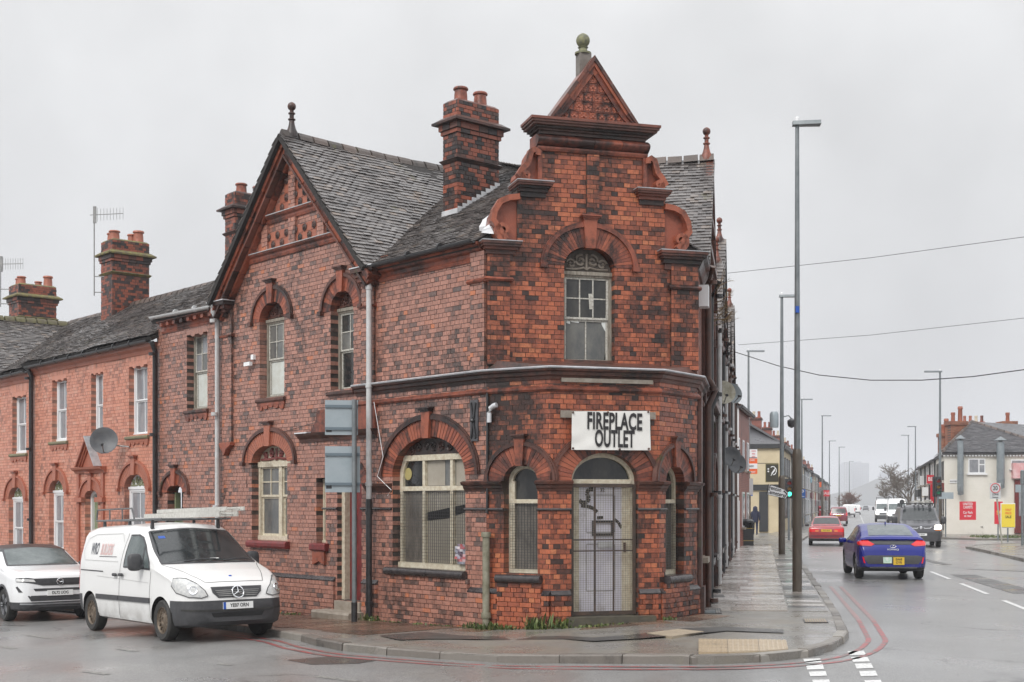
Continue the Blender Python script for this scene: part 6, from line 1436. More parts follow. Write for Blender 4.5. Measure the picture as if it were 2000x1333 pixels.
def far_house(label, s0, s1, col, eave=5.6, ridge=7.9, D=3.6, stack=True, fr=FX, into=None, group='terraced houses down the main road', cat='house', shop=None, name='terraced_house'):
 into = into or inX; u = Vector((fr.u.x, fr.u.y, 0))
 root = thing(name, label, cat, fr.p((s0 + s1) / 2, 0, .15), group=group)
 g_ = .0
 MB().box(fr, s0, s1, -2 * D, 0, g_, eave).prism(Frame(fr.p(s0, 0, 0)[:2], (into.x, into.y), 1), [(0, eave), (2 * D, eave), (D, ridge - .05)], -.15, .15).build('wall', cols[col], root, fix=True)
 S = (ridge - eave) / D; c = 1 / math.hypot(1, S); rb = MB()
 P0 = Vector(fr.p(s0, .25, eave - .05)); ev = into * c + Vector((0, 0, 1)) * S * c; rb.add(*slab_poly(P0, u, ev, [(0, 0), (s1 - s0, 0), (s1 - s0, (D + .25) / c), (0, (D + .25) / c)], .12))
 tm = MB(); tiles(P0, u, ev, [(0, 0), (s1 - s0, 0), (s1 - s0, (D + .25) / c), (0, (D + .25) / c)], tm, gauge=.3, wid=.5)
 P1 = Vector(fr.p(s0, -2 * D, eave)); ev1 = -into * c + Vector((0, 0, 1)) * S * c; rb.add(*slab_poly(P1, u, ev1, [(0, 0), (s1 - s0, 0), (s1 - s0, D / c), (0, D / c)], .12))
 r_ = rb.build('roof', slate, root, fix=True); stuff(tm.build('slates', slate, r_))
 MB().box(fr, s0, s1, .18, .3, eave - .12, eave).build('gutter', dark_trim, root); MB().box(fr, s0 + .1, s0 + .2, .02, .12, .15, eave).build('downpipe', random.choice((upvc, dark_trim, grey_pipe)), root)
 n = max(1, round((s1 - s0) / 2.6)); w_ = (s1 - s0) / n
 for k in range(n):
  cc = s0 + (k + .5) * w_
  for z0, z1, hw in ((3.6, 4.95, .45), (1.0, 2.6, .6)):
   if z0 < 2 and (k == 0 or shop):
    if k == 0 and not shop: MB().box(fr, cc - .45, cc + .45, -.02, .03, .15, 2.2).build('door', random.choice((dark_trim, red_paint, upvc)), root)
    continue
   w0 = MB().box(fr, cc - hw, cc + hw, -.02, .04, z0, z1).build('window', upvc, root); MB().box(fr, cc - hw + .08, cc + hw - .08, .02, .05, z0 + .08, z1 - .08).build('pane', g_dark, w0); MB().box(fr, cc - hw - .1, cc + hw + .1, 0, .14, z0 - .1, z0).build('sill', stone_m, w0)
 if shop:
  MB().box(fr, s0 + .2, s1 - .2, 0, .3, 2.7, 3.3).build('fascia', shop, root); MB().box(fr, s0 + .4, s1 - .4, 0, .05, .7, 2.65).build('shop_window', g_dark, root)
 if stack:
  cs = s1 - .45; mb = MB().box(fr, cs - .4, cs + .4, -D - .8, -D + .9, eave, ridge + 1.25)
  st = mb.build('chimney_stack', cols['red'], root); MB().box(fr, cs - .48, cs + .48, -D - .88, -D + .98, ridge + 1.0, ridge + 1.15).build('corbel', terra_d, st)
  for k in range(4):
   p = fr.p(cs, -D - .6 + k * .43, ridge + 1.25); MB().lathe(p, [(.14, 0), (.11, .35), (.13, .37), (.12, .5)], 8, random.random()).build('chimney_pot', random.choice((terra_c, cream, terra)), st)
 return root
hr = far_house('tall red brick house just past the gabled row, with curved gutters', .5, 8, 'red', 6.3, 8.3, stack=False)
pub = thing('pub', 'cream rendered pub standing at the far side turning, behind the black hanging sign', 'building', FX.p(41, 0, .15))
f0 = Frame(FX.p(36.5, 0, 0)[:2], (inX.x, inX.y), 1)
f0 = Frame(FX.p(36.5, 0, 0)[:2], (inX.x, inX.y), 1) if Frame(FX.p(36.5, 0, 0)[:2], (inX.x, inX.y), 1).n.y < 0 else Frame(FX.p(36.5, 0, 0)[:2], (inX.x, inX.y), -1)
MB().box(FX, 36.5, 50, -7, 0, 0, 6.2).build('wall', cols['cream'], pub, fix=True)
mb = MB(); P0 = Vector(FX.p(36.3, .3, 6.2)); S = .62; c = 1 / math.hypot(1, S); ev = inX * c + Vector((0, 0, 1)) * S * c; mb.add(*slab_poly(P0, uX, ev, [(0, 0), (13.7, 0), (13.7, 3.9 / c), (2.5, 3.9 / c)], .15))
P1 = Vector(f0.p(-.3, .2, 6.2)); vd = Vector((-f0.n.x, -f0.n.y, 0)); ev1 = vd * c + Vector((0, 0, 1)) * S * c; mb.add(*slab_poly(P1, inX, ev1, [(0, 0), (7.5, 0), (3.9, 3.3 / c), (3.9, 3.3 / c + .01)], .15))
mb.build('roof', slate, pub, fix=True)
MB().box(FX, 36.4, 50, 0, .25, 5.9, 6.2).box(f0, 0, 7, 0, .2, 5.9, 6.2).build('eaves_board', dark_trim, pub)
MB().box(FX, 36.4, 50, 0, .16, 3.0, 3.4).box(f0, -.1, 7, 0, .12, 3.0, 3.4).build('fascia', dark_trim, pub)
for k in range(4):
 for z0, z1 in ((1.0, 2.8), (4.0, 5.4)):
  cc = 38 + k * 3; w0 = MB().box(FX, cc - .5, cc + .5, -.02, .08, z0, z1).build('window', dark_trim, pub); MB().box(FX, cc - .4, cc + .4, .05, .1, z0 + .1, z1 - .1).build('pane', g_clean, w0)
MB().box(f0, .9, 1.5, -.02, .1, .15, 2.9).build('door', dark_trim, pub)
def big_stack(root, s, D, z0, z1, pots, w=1.4, dp=2.0):
 st = MB().box(FX, s, s + w, -D - dp, -D, z0, z1 - .5).box(FX, s - .1, s + w + .1, -D - dp - .1, -D + .1, z1 - .5, z1 - .3).box(FX, s + .02, s + w - .02, -D - dp + .02, -D - .02, z1 - .3, z1).build('chimney_stack', brick_tex('brick_stack_dark', (inX.x, inX.y), (.12, .055, .04), (.18, .07, .05), (.07, .055, .05), soot_amt=.6) if 'brick_stack_dark' not in MATS else MATS['brick_stack_dark'], root)
 for k in range(pots):
  p = FX.p(s + w * .5, -D - dp * (k + .5) / pots, z1); MB().lathe(p, [(.17, 0), (.14, .2), (.13, .75), (.17, .78), (.15, .9)], 8).build('chimney_pot', cols['cream'] if k != 1 else terra_c, st, smooth=40)
big_stack(pub, 39.0, 3.2, 5, 9.3, 3); big_stack(pub, 43.5, 3.2, 5, 9.0, 2); big_stack(pub, 48.5, 3.0, 5, 8.6, 2)
seq = ['white', 'white', 'white', 'buff', 'grey', 'grey', 'white', 'red', 'cream', 'white', 'red', 'red', 'white', 'buff', 'red', 'white', 'red', 'red']
words = ['first', 'second', 'third', 'fourth', 'fifth', 'sixth', 'seventh', 'eighth', 'ninth', 'tenth', 'eleventh', 'twelfth', 'thirteenth', 'fourteenth', 'fifteenth', 'sixteenth', 'seventeenth', 'eighteenth']
cname = {'white': 'white rendered', 'buff': 'buff rendered', 'grey': 'pale blue rendered', 'red': 'red brick', 'cream': 'cream rendered'}
s_ = 50.2
for k, c in enumerate(seq):
 L_ = 7.0 if k < 8 else 10.0
 far_house('%s terraced house, %s beyond the cream pub' % (cname[c], words[k]), s_, s_ + L_ - .1, c, 5.8 - (.2 if k % 3 else 0), 8.1 - .03 * k, stack=(k % 2 == 0 or k in (5, 7)), shop=[None, None, None, red_paint, None, None, red_paint, None][k % 8])
 s_ += L_
# RIGHT-HAND SIDE
W0 = Vector((27.45, 84.5)); FW = Frame(W0, (1, .012), 1); FV = Frame(W0, U2, -1); inV = Vector((-FV.n.x, -FV.n.y, 0))
ws = thing('corner_shop', 'white rendered corner shop with two metal flues and a dark hipped roof', 'building', (*W0, .15))
shop_w = plain('cream_white_render', (.76, .735, .67), .7, c2=(.70, .675, .60), scale=1.2)
EV = 5.32
q0_ = FV.p(9.2, 0, 0); MB().plan([W0, FW.p(13, 0, 0)[:2], (FW.p(13, 0, 0)[0], q0_[1]), q0_[:2]], 0, EV).build('wall', shop_w, ws, fix=True)
tm = MB(); rb = MB(); hw_ = 3.35; pk = Vector(FW.p(3.25, -4.2, 7.55)); e0, e1, e2 = Vector(FW.p(-.25, .3, EV)), Vector(FW.p(6.9, .3, EV)), Vector(FV.p(9.2, .2, EV))
S = (7.55 - EV) / 4.5; c = 1 / math.hypot(1, S); uW = Vector((FW.u.x, FW.u.y, 0)); vW = Vector((-FW.n.x, -FW.n.y, 0)); ev = vW * c + Vector((0, 0, 1)) * S * c
poly = [(0, 0), (13.2, 0), (9.0, 4.5 / c * .55), (3.5, 4.5 / c)]; poly = [(0, 0), (8.0, 0), (3.5, 4.5 / c)]
tiles(e0, uW, ev, poly, tm, gauge=.2, wid=.3); rb.add(*slab_poly(e0, uW, ev, poly, .15))
rb.add([tuple(e0), tuple(e2), tuple(pk)], [(0, 1, 2)]); rb.add([tuple(Vector(FW.p(7.75, .3, EV))), tuple(Vector(FW.p(13, .3, EV))), tuple(Vector(FW.p(13, -4, 7))), tuple(pk)], [(0, 1, 2, 3)])
r_ = rb.build('roof', slate, ws); stuff(tm.build('slates', piece_mat('dark_slate', [(0, (.045, .045, .05)), (1, (.085, .08, .085))], soot_amt=.2, rough=.45), r_))
ridge_run(e0 + Vector((0, 0, .1)), pk + Vector((0, 0, .05)), r_, L=.45); ridge_run(Vector(FW.p(7.75, .3, EV + .1)), pk + Vector((0, 0, .05)), r_, L=.45)
MB().box(FW, -.2, 13, .02, .22, EV - .14, EV).build('eaves_board', upvc, ws)
mb = MB()
for k in range(60): mb.box(FW, -.1 + k * .2, k * .2, .0, .19, EV - .24, EV - .15)
stuff(mb.build('dentils', upvc, ws))
def fw(px, py, d=0): return FW.on(px, py, d)
for pl, pr, pt, pb in ((1891, 1924, 896, 925), (1974, 2030, 898, 916)):
 (a0, z1), (a1, z0) = fw(pl, pt), fw(pr, pb)
 w0 = MB().box(FW, a0, a1, -.05, .04, z0, z1).build('window', upvc, ws); xm = a0 + (a1 - a0) * .62
 MB().box(FW, a0 + .07, xm - .04, .02, .055, z0 + .07, z1 - .07).build('pane', g_clean, w0); MB().box(FW, xm + .04, a1 - .07, .02, .055, z0 + .07, z1 - .42).build('pane', g_clean, w0); MB().box(FW, xm + .04, a1 - .07, .02, .055, z1 - .34, z1 - .07).build('pane', g_clean, w0); MB().box(FW, a0 - .1, a1 + .1, 0, .14, z0 - .1, z0).build('sill', upvc, w0)
duct = plain('duct_steel', (.27, .31, .335), .35, .5, c2=(.34, .38, .4), scale=3)
for px_, wpx, pt, pb, lab in ((1873, 12, 862, 965, 'left'), (1951, 15, 865, 952, 'right')):
 (a, z1), (_, z0) = fw(px_ - 2, pt), fw(px_, pb); hw2_ = wpx / 2 / 31.0
 D_ = MB().tube(along(FW, [(a, .45, z1), (a, .45, z0 + .2), (a + .05, .35, z0)]), hw2_ * 1.0, 12).build('flue', duct, ws, smooth=40)
 for zz in np.arange(z0 + .5, z1, .75): MB().lathe(FW.p(a, .45, zz), [(hw2_ * 1.08, -.03), (hw2_ * 1.08, .03)], 12).build('flue_collar', duct, D_)
 MB().lathe(FW.p(a, .45, z1 + .12), [(hw2_ * 1.7, 0), (.06, .22), (.02, .24)], 14).build('flue_cap', galv, D_); MB().tube(along(FW, [(a, .45, z1), (a, .45, z1 + .15)]), hw2_ * .5, 8).build('flue_stem', galv, D_)
for pl, pr, pt, pb, npt, D in ((1857, 1888, 823, 880, 2, 3.2), (1960, 1985, 823, 860, 1, 4.5), (1842, 1856, 846, 885, 2, 6.0)):
 f_ = FW.shifted(0, -D); (a0, z1), (a1, z0) = f_.on(pl, pt), f_.on(pr, pb)
 st = MB().box(f_, a0, a1, -1.1, 0, z0 - .5, z1 - .25).box(f_, a0 - .08, a1 + .08, -1.18, .08, z1 - .25, z1).build('chimney_stack', brick_tex('brick_shop_stack_%d' % pl, (1, 0), (.27, .09, .05), (.38, .15, .07), (.10, .07, .06), soot_amt=.75), ws)
 for k in range(npt): MB().lathe(f_.p(a0 + (a1 - a0) * (k + .6) / (npt + .2), -.4, z1), [(.14, 0), (.12, .4), (.15, .45), (.14, .6)] if k == 0 else [(.16, 0), (.14, .8), (.18, .85), (.15, 1.0)], 9).build('chimney_pot', terra_c, st, smooth=40)
(a0, z1), (a1, z0) = fw(1855, 937), fw(1869, 944); nplate = MB().box(FW, a0, a1, .01, .04, z0, z1).build('street_nameplate', upvc, ws); text_mesh('lettering', 'MANOR STREET', .10, facing(FW, (a0 + a1) / 2, .043, (z0 + z1) / 2), black_paint, nplate, bold=.002, xs=.62)
MB().box(FW, fw(1975, 0)[0], 13, .0, .35, fw(1975, 935)[1], fw(1975, 905)[1]).build('fascia', plain('pink_fascia', (.62, .24, .25), .5, c2=(.72, .5, .5), scale=2), ws); MB().box(FW, fw(1981, 0)[0], 13, .0, .15, .2, fw(1975, 938)[1]).build('shopfront', red_paint, ws); MB().box(FW, fw(1988, 0)[0], 13, .15, .2, 1.3, 3.0).build('display_window', g_clean, ws)
seqR = (('white', None), ('white', red_paint), ('buff', None), ('white', dark_trim))
s_ = 9.3
for k, (c, sh) in enumerate(seqR):
 far_house('%s shop house, %s in the row behind the white corner shop' % (cname[c], words[k]), s_, s_ + 6.8, c, 5.2, 7.3, fr=FV, into=inV, stack=(k % 2 == 1), shop=sh, group='shop houses on the right of the main road')
 s_ += 6.9
MB().box(FV, .1, 9, 0, .12, EV - .2, EV).build('side_eaves', dark_trim, ws)
for k in range(4):
 cc = 1.2 + k * 2.1; MB().box(FV, cc - .55, cc + .55, -.02, .05, 3.6, 4.8).build('side_window', dark_trim, ws); MB().box(FV, cc - .7, cc + .7, -.02, .05, .4, 2.8).build('side_window', g_dark, ws)
MB().box(FV, .3, 9, 0, .25, 2.9, 3.4).build('side_fascia', red_paint, ws)
# FAR TOWERS AND HILL
tw_m = plain('far_concrete', (.30, .31, .34), .8, c2=(.36, .37, .40), scale=.05)
def tower(label, px0, px1, py, Y, steps_):
 p0, p1 = at(px0, py, Y), at(px1, py, Y); root = thing('tower_block', label, 'tower block', ((p0.x + p1.x) / 2, Y, 0), group='tower blocks on the skyline')
 fr_ = Frame((p0.x, Y), (1, 0), 1); W_ = p1.x - p0.x; H = p0.z; mb = MB()
 for f0_, f1_, h in steps_: mb.box(fr_, W_ * f0_, W_ * f1_, -30, (0 if h == 1 else .8), 0, H * h)
 b = mb.build('slab', tw_m, root)
 wn = MB(); nf = int(H / 2.8)
 for k in range(nf):
  for j in range(max(4, int(W_ / 3))): x = W_ * (j + .25) / max(4, int(W_ / 3)); wn.box(fr_, x, x + W_ / max(4, int(W_ / 3)) * .5, .1, .9, 2.8 * k + 1, 2.8 * k + 2.3)
 stuff(wn.build('windows', g_grey, root))
tower('left slab of the hazy tower blocks at the end of the road', 1647, 1664, 903, 2250, ((0, 1, .97), (.3, .9, 1)))
tower('right slab of the hazy tower blocks at the end of the road', 1664.5, 1697, 902, 2280, ((0, 1, .96), (.25, .55, 1)))
tower('small grey tower block on the skyline beside the bare tree', 1727, 1736, 922, 2250, ((0, 1, 1),))
mb = MB(); pts = [(1500, 978), (1600, 970), (1660, 958), (1695, 944), (1710, 936), (1722, 935), (1735, 938), (1760, 942), (1820, 944), (1900, 950), (2050, 955), (2200, 990), (1500, 990)]
Yh = 1950; poly = [at(x, y, Yh) for x, y in pts]; n = len(poly)
mb.add([tuple(p) for p in poly] + [(p.x * 1.3, p.y + 260, p.z) for p in poly], [tuple(range(n))] + [(i, (i + 1) % n, (i + 1) % n + n, i + n) for i in range(n)])
struct(mb.build('hill', plain('far_hill', (.10, .11, .09), .9, c2=(.16, .14, .12), scale=.03), fix=True))
# VEHICLES
def car_paint(name, c, rough=0.28, metal=0.0, coat=0.6, dirt=0.25):
 m, n, l, b = _new(name); g = n.new('ShaderNodeTexCoord')
 nz = _noise(n, l, 4, 5, vec=g.outputs['Object']); sp = n.new('ShaderNodeSeparateXYZ'); l.new(g.outputs['Object'], sp.inputs[0])
 hgt = _map(n, l, sp.outputs['Z'], 0.25, 0.75, 1, 0); mu = n.new('ShaderNodeMath'); mu.operation = 'MULTIPLY'; l.new(hgt, mu.inputs[0]); l.new(_map(n, l, nz.outputs['Fac'], 0.35, 0.7, 0, dirt * 2), mu.inputs[1])
 l.new(_mix(n, l, mu.outputs[0], c, (0.16, 0.135, 0.10)), b.inputs['Base Color']); b.inputs['Roughness'].default_value = rough; b.inputs['Metallic'].default_value = metal; b.inputs['Coat Weight'].default_value = coat; b.inputs['Coat Roughness'].default_value = 0.08
 MATS[name] = m; return m
p_white = car_paint('white_paint_dirty', (.78, .78, .77), .3); p_white2 = car_paint('white_car_paint', (.80, .81, .82), .2, dirt=.1); p_blue = car_paint('deep_blue_paint', (.001, .009, .22), .22, .0, .25, dirt=.15)
p_red = car_paint('red_paint', (.34, .02, .03), .25, .0, .8); p_maroon = car_paint('maroon_paint', (.20, .015, .035), .25, .2, .8); p_grey = car_paint('dark_grey_paint', (.075, .075, .085), .3, .3, .6)
plas = plain('grey_black_plastic', (.045, .046, .05), .5, c2=(.06, .06, .064), scale=14); rubber = plain('tyre_rubber', (.022, .022, .022), .65, c2=(.04, .038, .035), scale=10)
arch_m = plain('wheel_arch_black', (.008, .008, .008), .9); rim_s = plain('rusty_steel_rim', (.20, .16, .12), .5, .4, c2=(.11, .08, .055), scale=14); rim_a = plain('alloy_rim', (.45, .46, .48), .3, .8); rim_d = plain('dark_rim', (.04, .04, .045), .4, .5)
v_glass = glass_mat('car_glass', (.022, .026, .028), .04, .25, (.10, .11, .11)); v_glass2 = glass_mat('car_glass_misted', (.07, .09, .09), .08, .5, (.25, .28, .28))
lamp_g = plain('headlamp_lens', (.42, .43, .44), .08, .0, c2=(.62, .62, .60), scale=18, coat=1.0); chrome = plain('chrome', (.75, .76, .78), .12, 1.0); tail_r = plain('tail_lamp_red', (.45, .012, .02), .15, coat=1.0); tail_lit = plain('tail_lamp_lit', (.55, .01, .015), .2, emit=(1, .02, .02, .12)); amber = plain('amber_lens', (.65, .22, .05), .2, coat=.8)
lit = plain('lit_headlamp', (.9, .88, .8), .2, emit=(1, .93, .78, 5.0)); plate_w = plain('white_number_plate', (.78, .79, .78), .35); plate_y = plain('yellow_number_plate', (.72, .47, .04), .35); plate_k = plain('plate_black', (.012, .012, .014), .5); plate_b = plain('plate_blue', (.02, .09, .42), .4)
class Vehicle:
 def __init__(s, name, label, cat, L, top, bot, hw, belt, kin=.16, rt=.16, crown=.03, axles=(), wr=.33, tread=.2, paint=None, loc=(0, 0, 0), rz=0, ns=84, extract=(), group=None, archr=None, sharp=38):
  s.root = thing(name, label, cat, loc, rz, group); s.L = L; s.wr = wr
  xs_ = sorted(set([0, L] + list(np.linspace(0, .5, 22)) + list(np.linspace(.5, L - .5, ns)) + list(np.linspace(L - .5, L, 22))))
  def itp(tab, sm=.04):
   t = np.array(tab, float); dense = np.linspace(0, L, 1200); v = np.interp(dense, t[:, 0], t[:, 1]); k = max(1, int(sm / L * 1200)); pad = np.concatenate([np.full(k, v[0]), v, np.full(k, v[-1])]); ker = np.hanning(2 * k + 1); ker /= ker.sum(); vv = np.convolve(pad, ker, 'same')[k:-k]; return lambda x: float(np.interp(x, dense, vv))
  T, B, W, Z = itp(top), itp(bot), itp(hw), itp(belt, .1)
  secs = []
  for x in xs_:
   t, b, w_, zb = T(x), B(x), W(x), Z(x); zb = min(zb, t - .06); wr_ = w_ - kin * max(0, t - zb); r = min(rt, .5 * (t - zb) + .03, wr_ * .5)
   h = zb - b; P = [(0, b), (w_ * .5, b), (w_ * .86, b), (w_ * .955, b + .04), (w_ * .985, b + .12)]
   for f in (.35, .5, .65, .8, .92, 1.0): P.append((w_ * (.985 + .015 * math.sin(math.pi * min(1, f * 1.1))), b + h * f))
   y1, z1 = wr_, t - r; y0, z0 = P[-1]
   for f in (.25, .5, .75, 1.0): P.append((y0 + (y1 - y0) * f + .02 * math.sin(math.pi * f) * min(1, (t - zb) * 2), z0 + (z1 - z0) * f))
   for a in (22, 45, 67, 90): P.append((wr_ - r + r * math.cos(R(a)), t - r + r * math.sin(R(a))))
   for f in (.7, .35, 0): P.append(((wr_ - r) * f, t + crown * (1 - f * f)))
   secs.append(P)
  m = len(secs[0]); full = 2 * m - 2; vs = []; fs = []
  for x, P in zip(xs_, secs):
   ring = P + [(-y, z) for y, z in reversed(P[1:-1])]; vs += [(x, y, z) for y, z in ring]
  for i in range(len(xs_) - 1):
   for k in range(full): fs.append((i * full + k, i * full + (k + 1) % full, (i + 1) * full + (k + 1) % full, (i + 1) * full + k))
  fs.append(tuple(range(full))); fs.append(tuple((len(xs_) - 1) * full + k for k in reversed(range(full))))
  me = bpy.data.meshes.new('shell'); me.from_pydata(vs, [], fs); bm = bmesh.new(); bm.from_mesh(me); bmesh.ops.recalc_face_normals(bm, faces=bm.faces); bm.to_mesh(me); bm.free()
  tmp = bpy.data.objects.new('shell', me); COL.objects.link(tmp); cut = []
  ra = archr or wr + .055; wmax = max(q[1] for q in hw)
  cmb = MB()
  for ax in axles:
   for sg in (-1, 1): cmb.lathe((ax, sg * (wmax - tread - .09), wr), [(ra, 0), (ra, .6)], 40, axis=(0, sg, 0))
  cm = cmb.mesh('cutter'); bm = bmesh.new(); bm.from_mesh(cm); bmesh.ops.recalc_face_normals(bm, faces=bm.faces); bm.to_mesh(cm); bm.free()
  co = bpy.data.objects.new('cutter', cm); COL.objects.link(co)
  md = tmp.modifiers.new('b', 'BOOLEAN'); md.object = co; md.operation = 'DIFFERENCE'; md.solver = 'EXACT'
  bm0 = bmesh.new(); bm0.from_mesh(me); s.bvh = BVHTree.FromBMesh(bm0); bm0.free()
  dg = bpy.context.evaluated_depsgraph_get(); res = bpy.data.meshes.new_from_object(tmp.evaluated_get(dg))
  bpy.data.objects.remove(tmp); bpy.data.objects.remove(co)
  bm = bmesh.new(); bm.from_mesh(res)
  def pull(pred, nm, mat):
   sel = [f for f in bm.faces if pred(f.calc_center_median())]
   if not sel: return
   vm = {}; v2 = []; f2 = []
   for f in sel:
    idx = []
    for v in f.verts:
     if v not in vm: vm[v] = len(v2); v2.append(tuple(v.co))
     idx.append(vm[v])
    f2.append(tuple(idx))
   bmesh.ops.delete(bm, geom=sel, context='FACES'); m2 = bpy.data.meshes.new(nm); m2.from_pydata(v2, [], f2); m2.polygons.foreach_set('use_smooth', [True] * len(f2)); m2.set_sharp_from_angle(angle=R(sharp)); link(nm, m2, mat, s.root, True)
  def in_arch(c):
   for ax in axles:
    if abs(c.y) > wmax - tread - .11 and math.hypot(c.x - ax, c.z - wr) < ra + .004 and abs(c.y) < wmax * .97:
     if math.hypot(c.x - ax, c.z - wr) > ra - .03 or abs(abs(c.y) - (wmax - tread - .09)) < .02: return True
   return False
  pull(in_arch, 'wheel_arches', arch_m)
  for planes, pred, nm, mat in extract:
   for pc, pn in planes: bmesh.ops.bisect_plane(bm, geom=bm.verts[:] + bm.edges[:] + bm.faces[:], plane_co=pc, plane_no=pn)
   pull(pred, nm, mat)
  body = bpy.data.meshes.new('body'); bm.to_mesh(body); bm.free(); body.materials.clear(); body.polygons.foreach_set('use_smooth', [True] * len(body.polygons)); body.set_sharp_from_angle(angle=R(sharp))
  s.body = link('body', body, paint, s.root, True); s.axles = axles; s.wmax = wmax; s.tread = tread
 def hit(s, p, d):
  d = Vector(d).normalized(); r = s.bvh.ray_cast(Vector(p) - d * 6, d)
  if r[0] is None: r = s.bvh.find_nearest(Vector(p))
  n = r[1]; n = -n if n.dot(d) > 0 else n
  return r[0], n
 def decal(s, name, pts, d, mat, off=.006, par=None, step=.09, thick=.014, mirror=False):
  if mirror:
   s.decal(name, [(x, -y, z) for x, y, z in pts], (d[0], -d[1], d[2]), mat, off, par, step, thick)
  d = Vector(d).normalized(); a = d.cross(Vector((0, 0, 1))).normalized(); b = a.cross(d); P = [Vector((Vector(p).dot(a), Vector(p).dot(b))) for p in pts]; n = len(P); q = []
  for i in range(n):
   e = P[(i + 1) % n] - P[i]; k = max(1, int(e.length / step)); q += [P[i] + e * (j / k) for j in range(k)]
  n = len(q); g = list(q); x = min(p.x for p in q) + step * .5
  while x < max(p.x for p in q):
   y = min(p.y for p in q) + step * .5
   while y < max(p.y for p in q): g.append(Vector((x, y))); y += step
   x += step
  v, e, f, *_ = delaunay_2d_cdt(g, [(i, (i + 1) % n) for i in range(n)], [tuple(range(n))], 1, 1e-6)
  vs = []; nm = []
  for p in v:
   l_, n_ = s.hit(a * p.x + b * p.y, d); vs.append(l_ + n_ * off); nm.append(n_)
  cnt = {}
  for t in f:
   for i in range(len(t)): k = tuple(sorted((t[i], t[(i + 1) % len(t)]))); cnt[k] = cnt.get(k, 0) + 1
  mb = MB(); base = len(vs); fs = [tuple(t) for t in f] + [(i, j, j + base, i + base) for (i, j), c in cnt.items() if c == 1]
  mb.add([tuple(p) for p in vs] + [tuple(p - m_ * thick) for p, m_ in zip(vs, nm)], fs)
  return mb.build(name, mat, par or s.root, smooth=30, local=True)
 def strip(s, name, pts, w_, d, mat, off=.004, par=None, mirror=False):
  """narrow band following a polyline on the body: shut lines, mouldings"""
  if mirror: s.strip(name, [(x, -y, z) for x, y, z in pts], w_, (d[0], -d[1], d[2]), mat, off, par)
  d = Vector(d).normalized(); P = []
  for p, q in zip(pts, pts[1:]):
   k = max(1, int((Vector(q) - Vector(p)).length / .06)); P += [Vector(p).lerp(Vector(q), j / k) for j in range(k)]
  P.append(Vector(pts[-1])); vs = []
  for i, p in enumerate(P):
   t = (P[min(i + 1, len(P) - 1)] - P[max(i - 1, 0)]).normalized(); sd = t.cross(d).normalized() * w_ / 2
   for q in (p + sd, p - sd): l_, n_ = s.hit(q, d); vs.append(tuple(l_ + n_ * off))
  return MB().add(vs, [(2 * i, 2 * i + 1, 2 * i + 3, 2 * i + 2) for i in range(len(P) - 1)]).build(name, mat, par or s.root, smooth=30, local=True)
 def wheels(s, rim=rim_s, spokes=0, inset=.02, ends=(0, 1)):
  r, w_ = s.wr, s.tread
  ty = MB().lathe((0, 0, 0), [(r * .66, -w_ * .42), (r * .9, -w_ * .5), (r * .985, -w_ * .38), (r, -w_ * .2), (r, w_ * .2), (r * .985, w_ * .38), (r * .9, w_ * .5), (r * .66, w_ * .42), (r * .62, w_ * .2), (r * .62, -w_ * .2)], 36, axis=(0, 1, 0)).mesh('tyre', 40); ty.materials.append(rubber)
  rm = MB().lathe((0, 0, 0), [(r * .67, -w_ * .3), (r * .67, w_ * .40), (r * .64, w_ * .42), (r * .60, w_ * .30), (r * .5, w_ * .22), (r * .30, w_ * .30), (r * .22, w_ * .36), (r * .16, w_ * .36), (r * .14, w_ * .30), (.005, w_ * .30)], 30, axis=(0, 1, 0))
  if not spokes:
   for k in range(14):
    a = 2 * math.pi * k / 14; c = Vector((math.cos(a), 0, math.sin(a))); t_ = Vector((-math.sin(a), 0, math.cos(a)))
    rm.hexa([c * (r * q1) + t_ * (q2 * r) + Vector((0, w_ * y, 0)) for y in (.18, .34) for q1, q2 in ((.40, -.035), (.57, -.05), (.57, .05), (.40, .035))])
  rme = rm.mesh('rim', 30); rme.materials.append(rim if not spokes else rim_d)
  sp = None
  if spokes:
   sb = MB()
   for k in range(spokes):
    for dd in (-.10, .10):
     a = 2 * math.pi * k / spokes; c = Vector((math.cos(a + dd * .9), 0, math.sin(a + dd * .9))); c0 = Vector((math.cos(a), 0, math.sin(a))); t_ = Vector((-math.sin(a), 0, math.cos(a)))
     sb.hexa([p + Vector((0, w_ * y, 0)) for y in (.30, .42) for p in (c0 * r * .12 - t_ * .025, c * r * .64 - t_ * .022, c * r * .64 + t_ * .022, c0 * r * .12 + t_ * .025)])
   sp = sb.mesh('spokes'); sp.materials.append(rim)
  for ax in s.axles:
   for sg in (-1, 1):
    e = bpy.data.objects.new('wheel', ty); COL.objects.link(e); e.parent = s.root; e.location = (ax, sg * (s.wmax - w_ / 2 - inset), r); e.rotation_euler = (0, 0, 0 if sg > 0 else math.pi)
    o = bpy.data.objects.new('rim', rme); COL.objects.link(o); o.parent = e
    if sp: o2 = bpy.data.objects.new('spokes', sp); COL.objects.link(o2); o2.parent = e
 def blob(s, name, c, r, mat, p=.55, par=None):
  mb = MB(); vs = []; n, m = 14, 9
  def sg(v): return math.copysign(abs(v) ** p, v)
  for j in range(m + 1):
   th = math.pi * (j / m - .5)
   for i in range(n): a = 2 * math.pi * i / n; vs.append((c[0] + r[0] * sg(math.cos(th)) * sg(math.cos(a)), c[1] + r[1] * sg(math.cos(th)) * sg(math.sin(a)), c[2] + r[2] * sg(math.sin(th))))
  mb.add(vs, [(j * n + i, j * n + (i + 1) % n, (j + 1) * n + (i + 1) % n, (j + 1) * n + i) for j in range(m) for i in range(n)])
  return mb.build(name, mat, par or s.root, smooth=50, local=True)
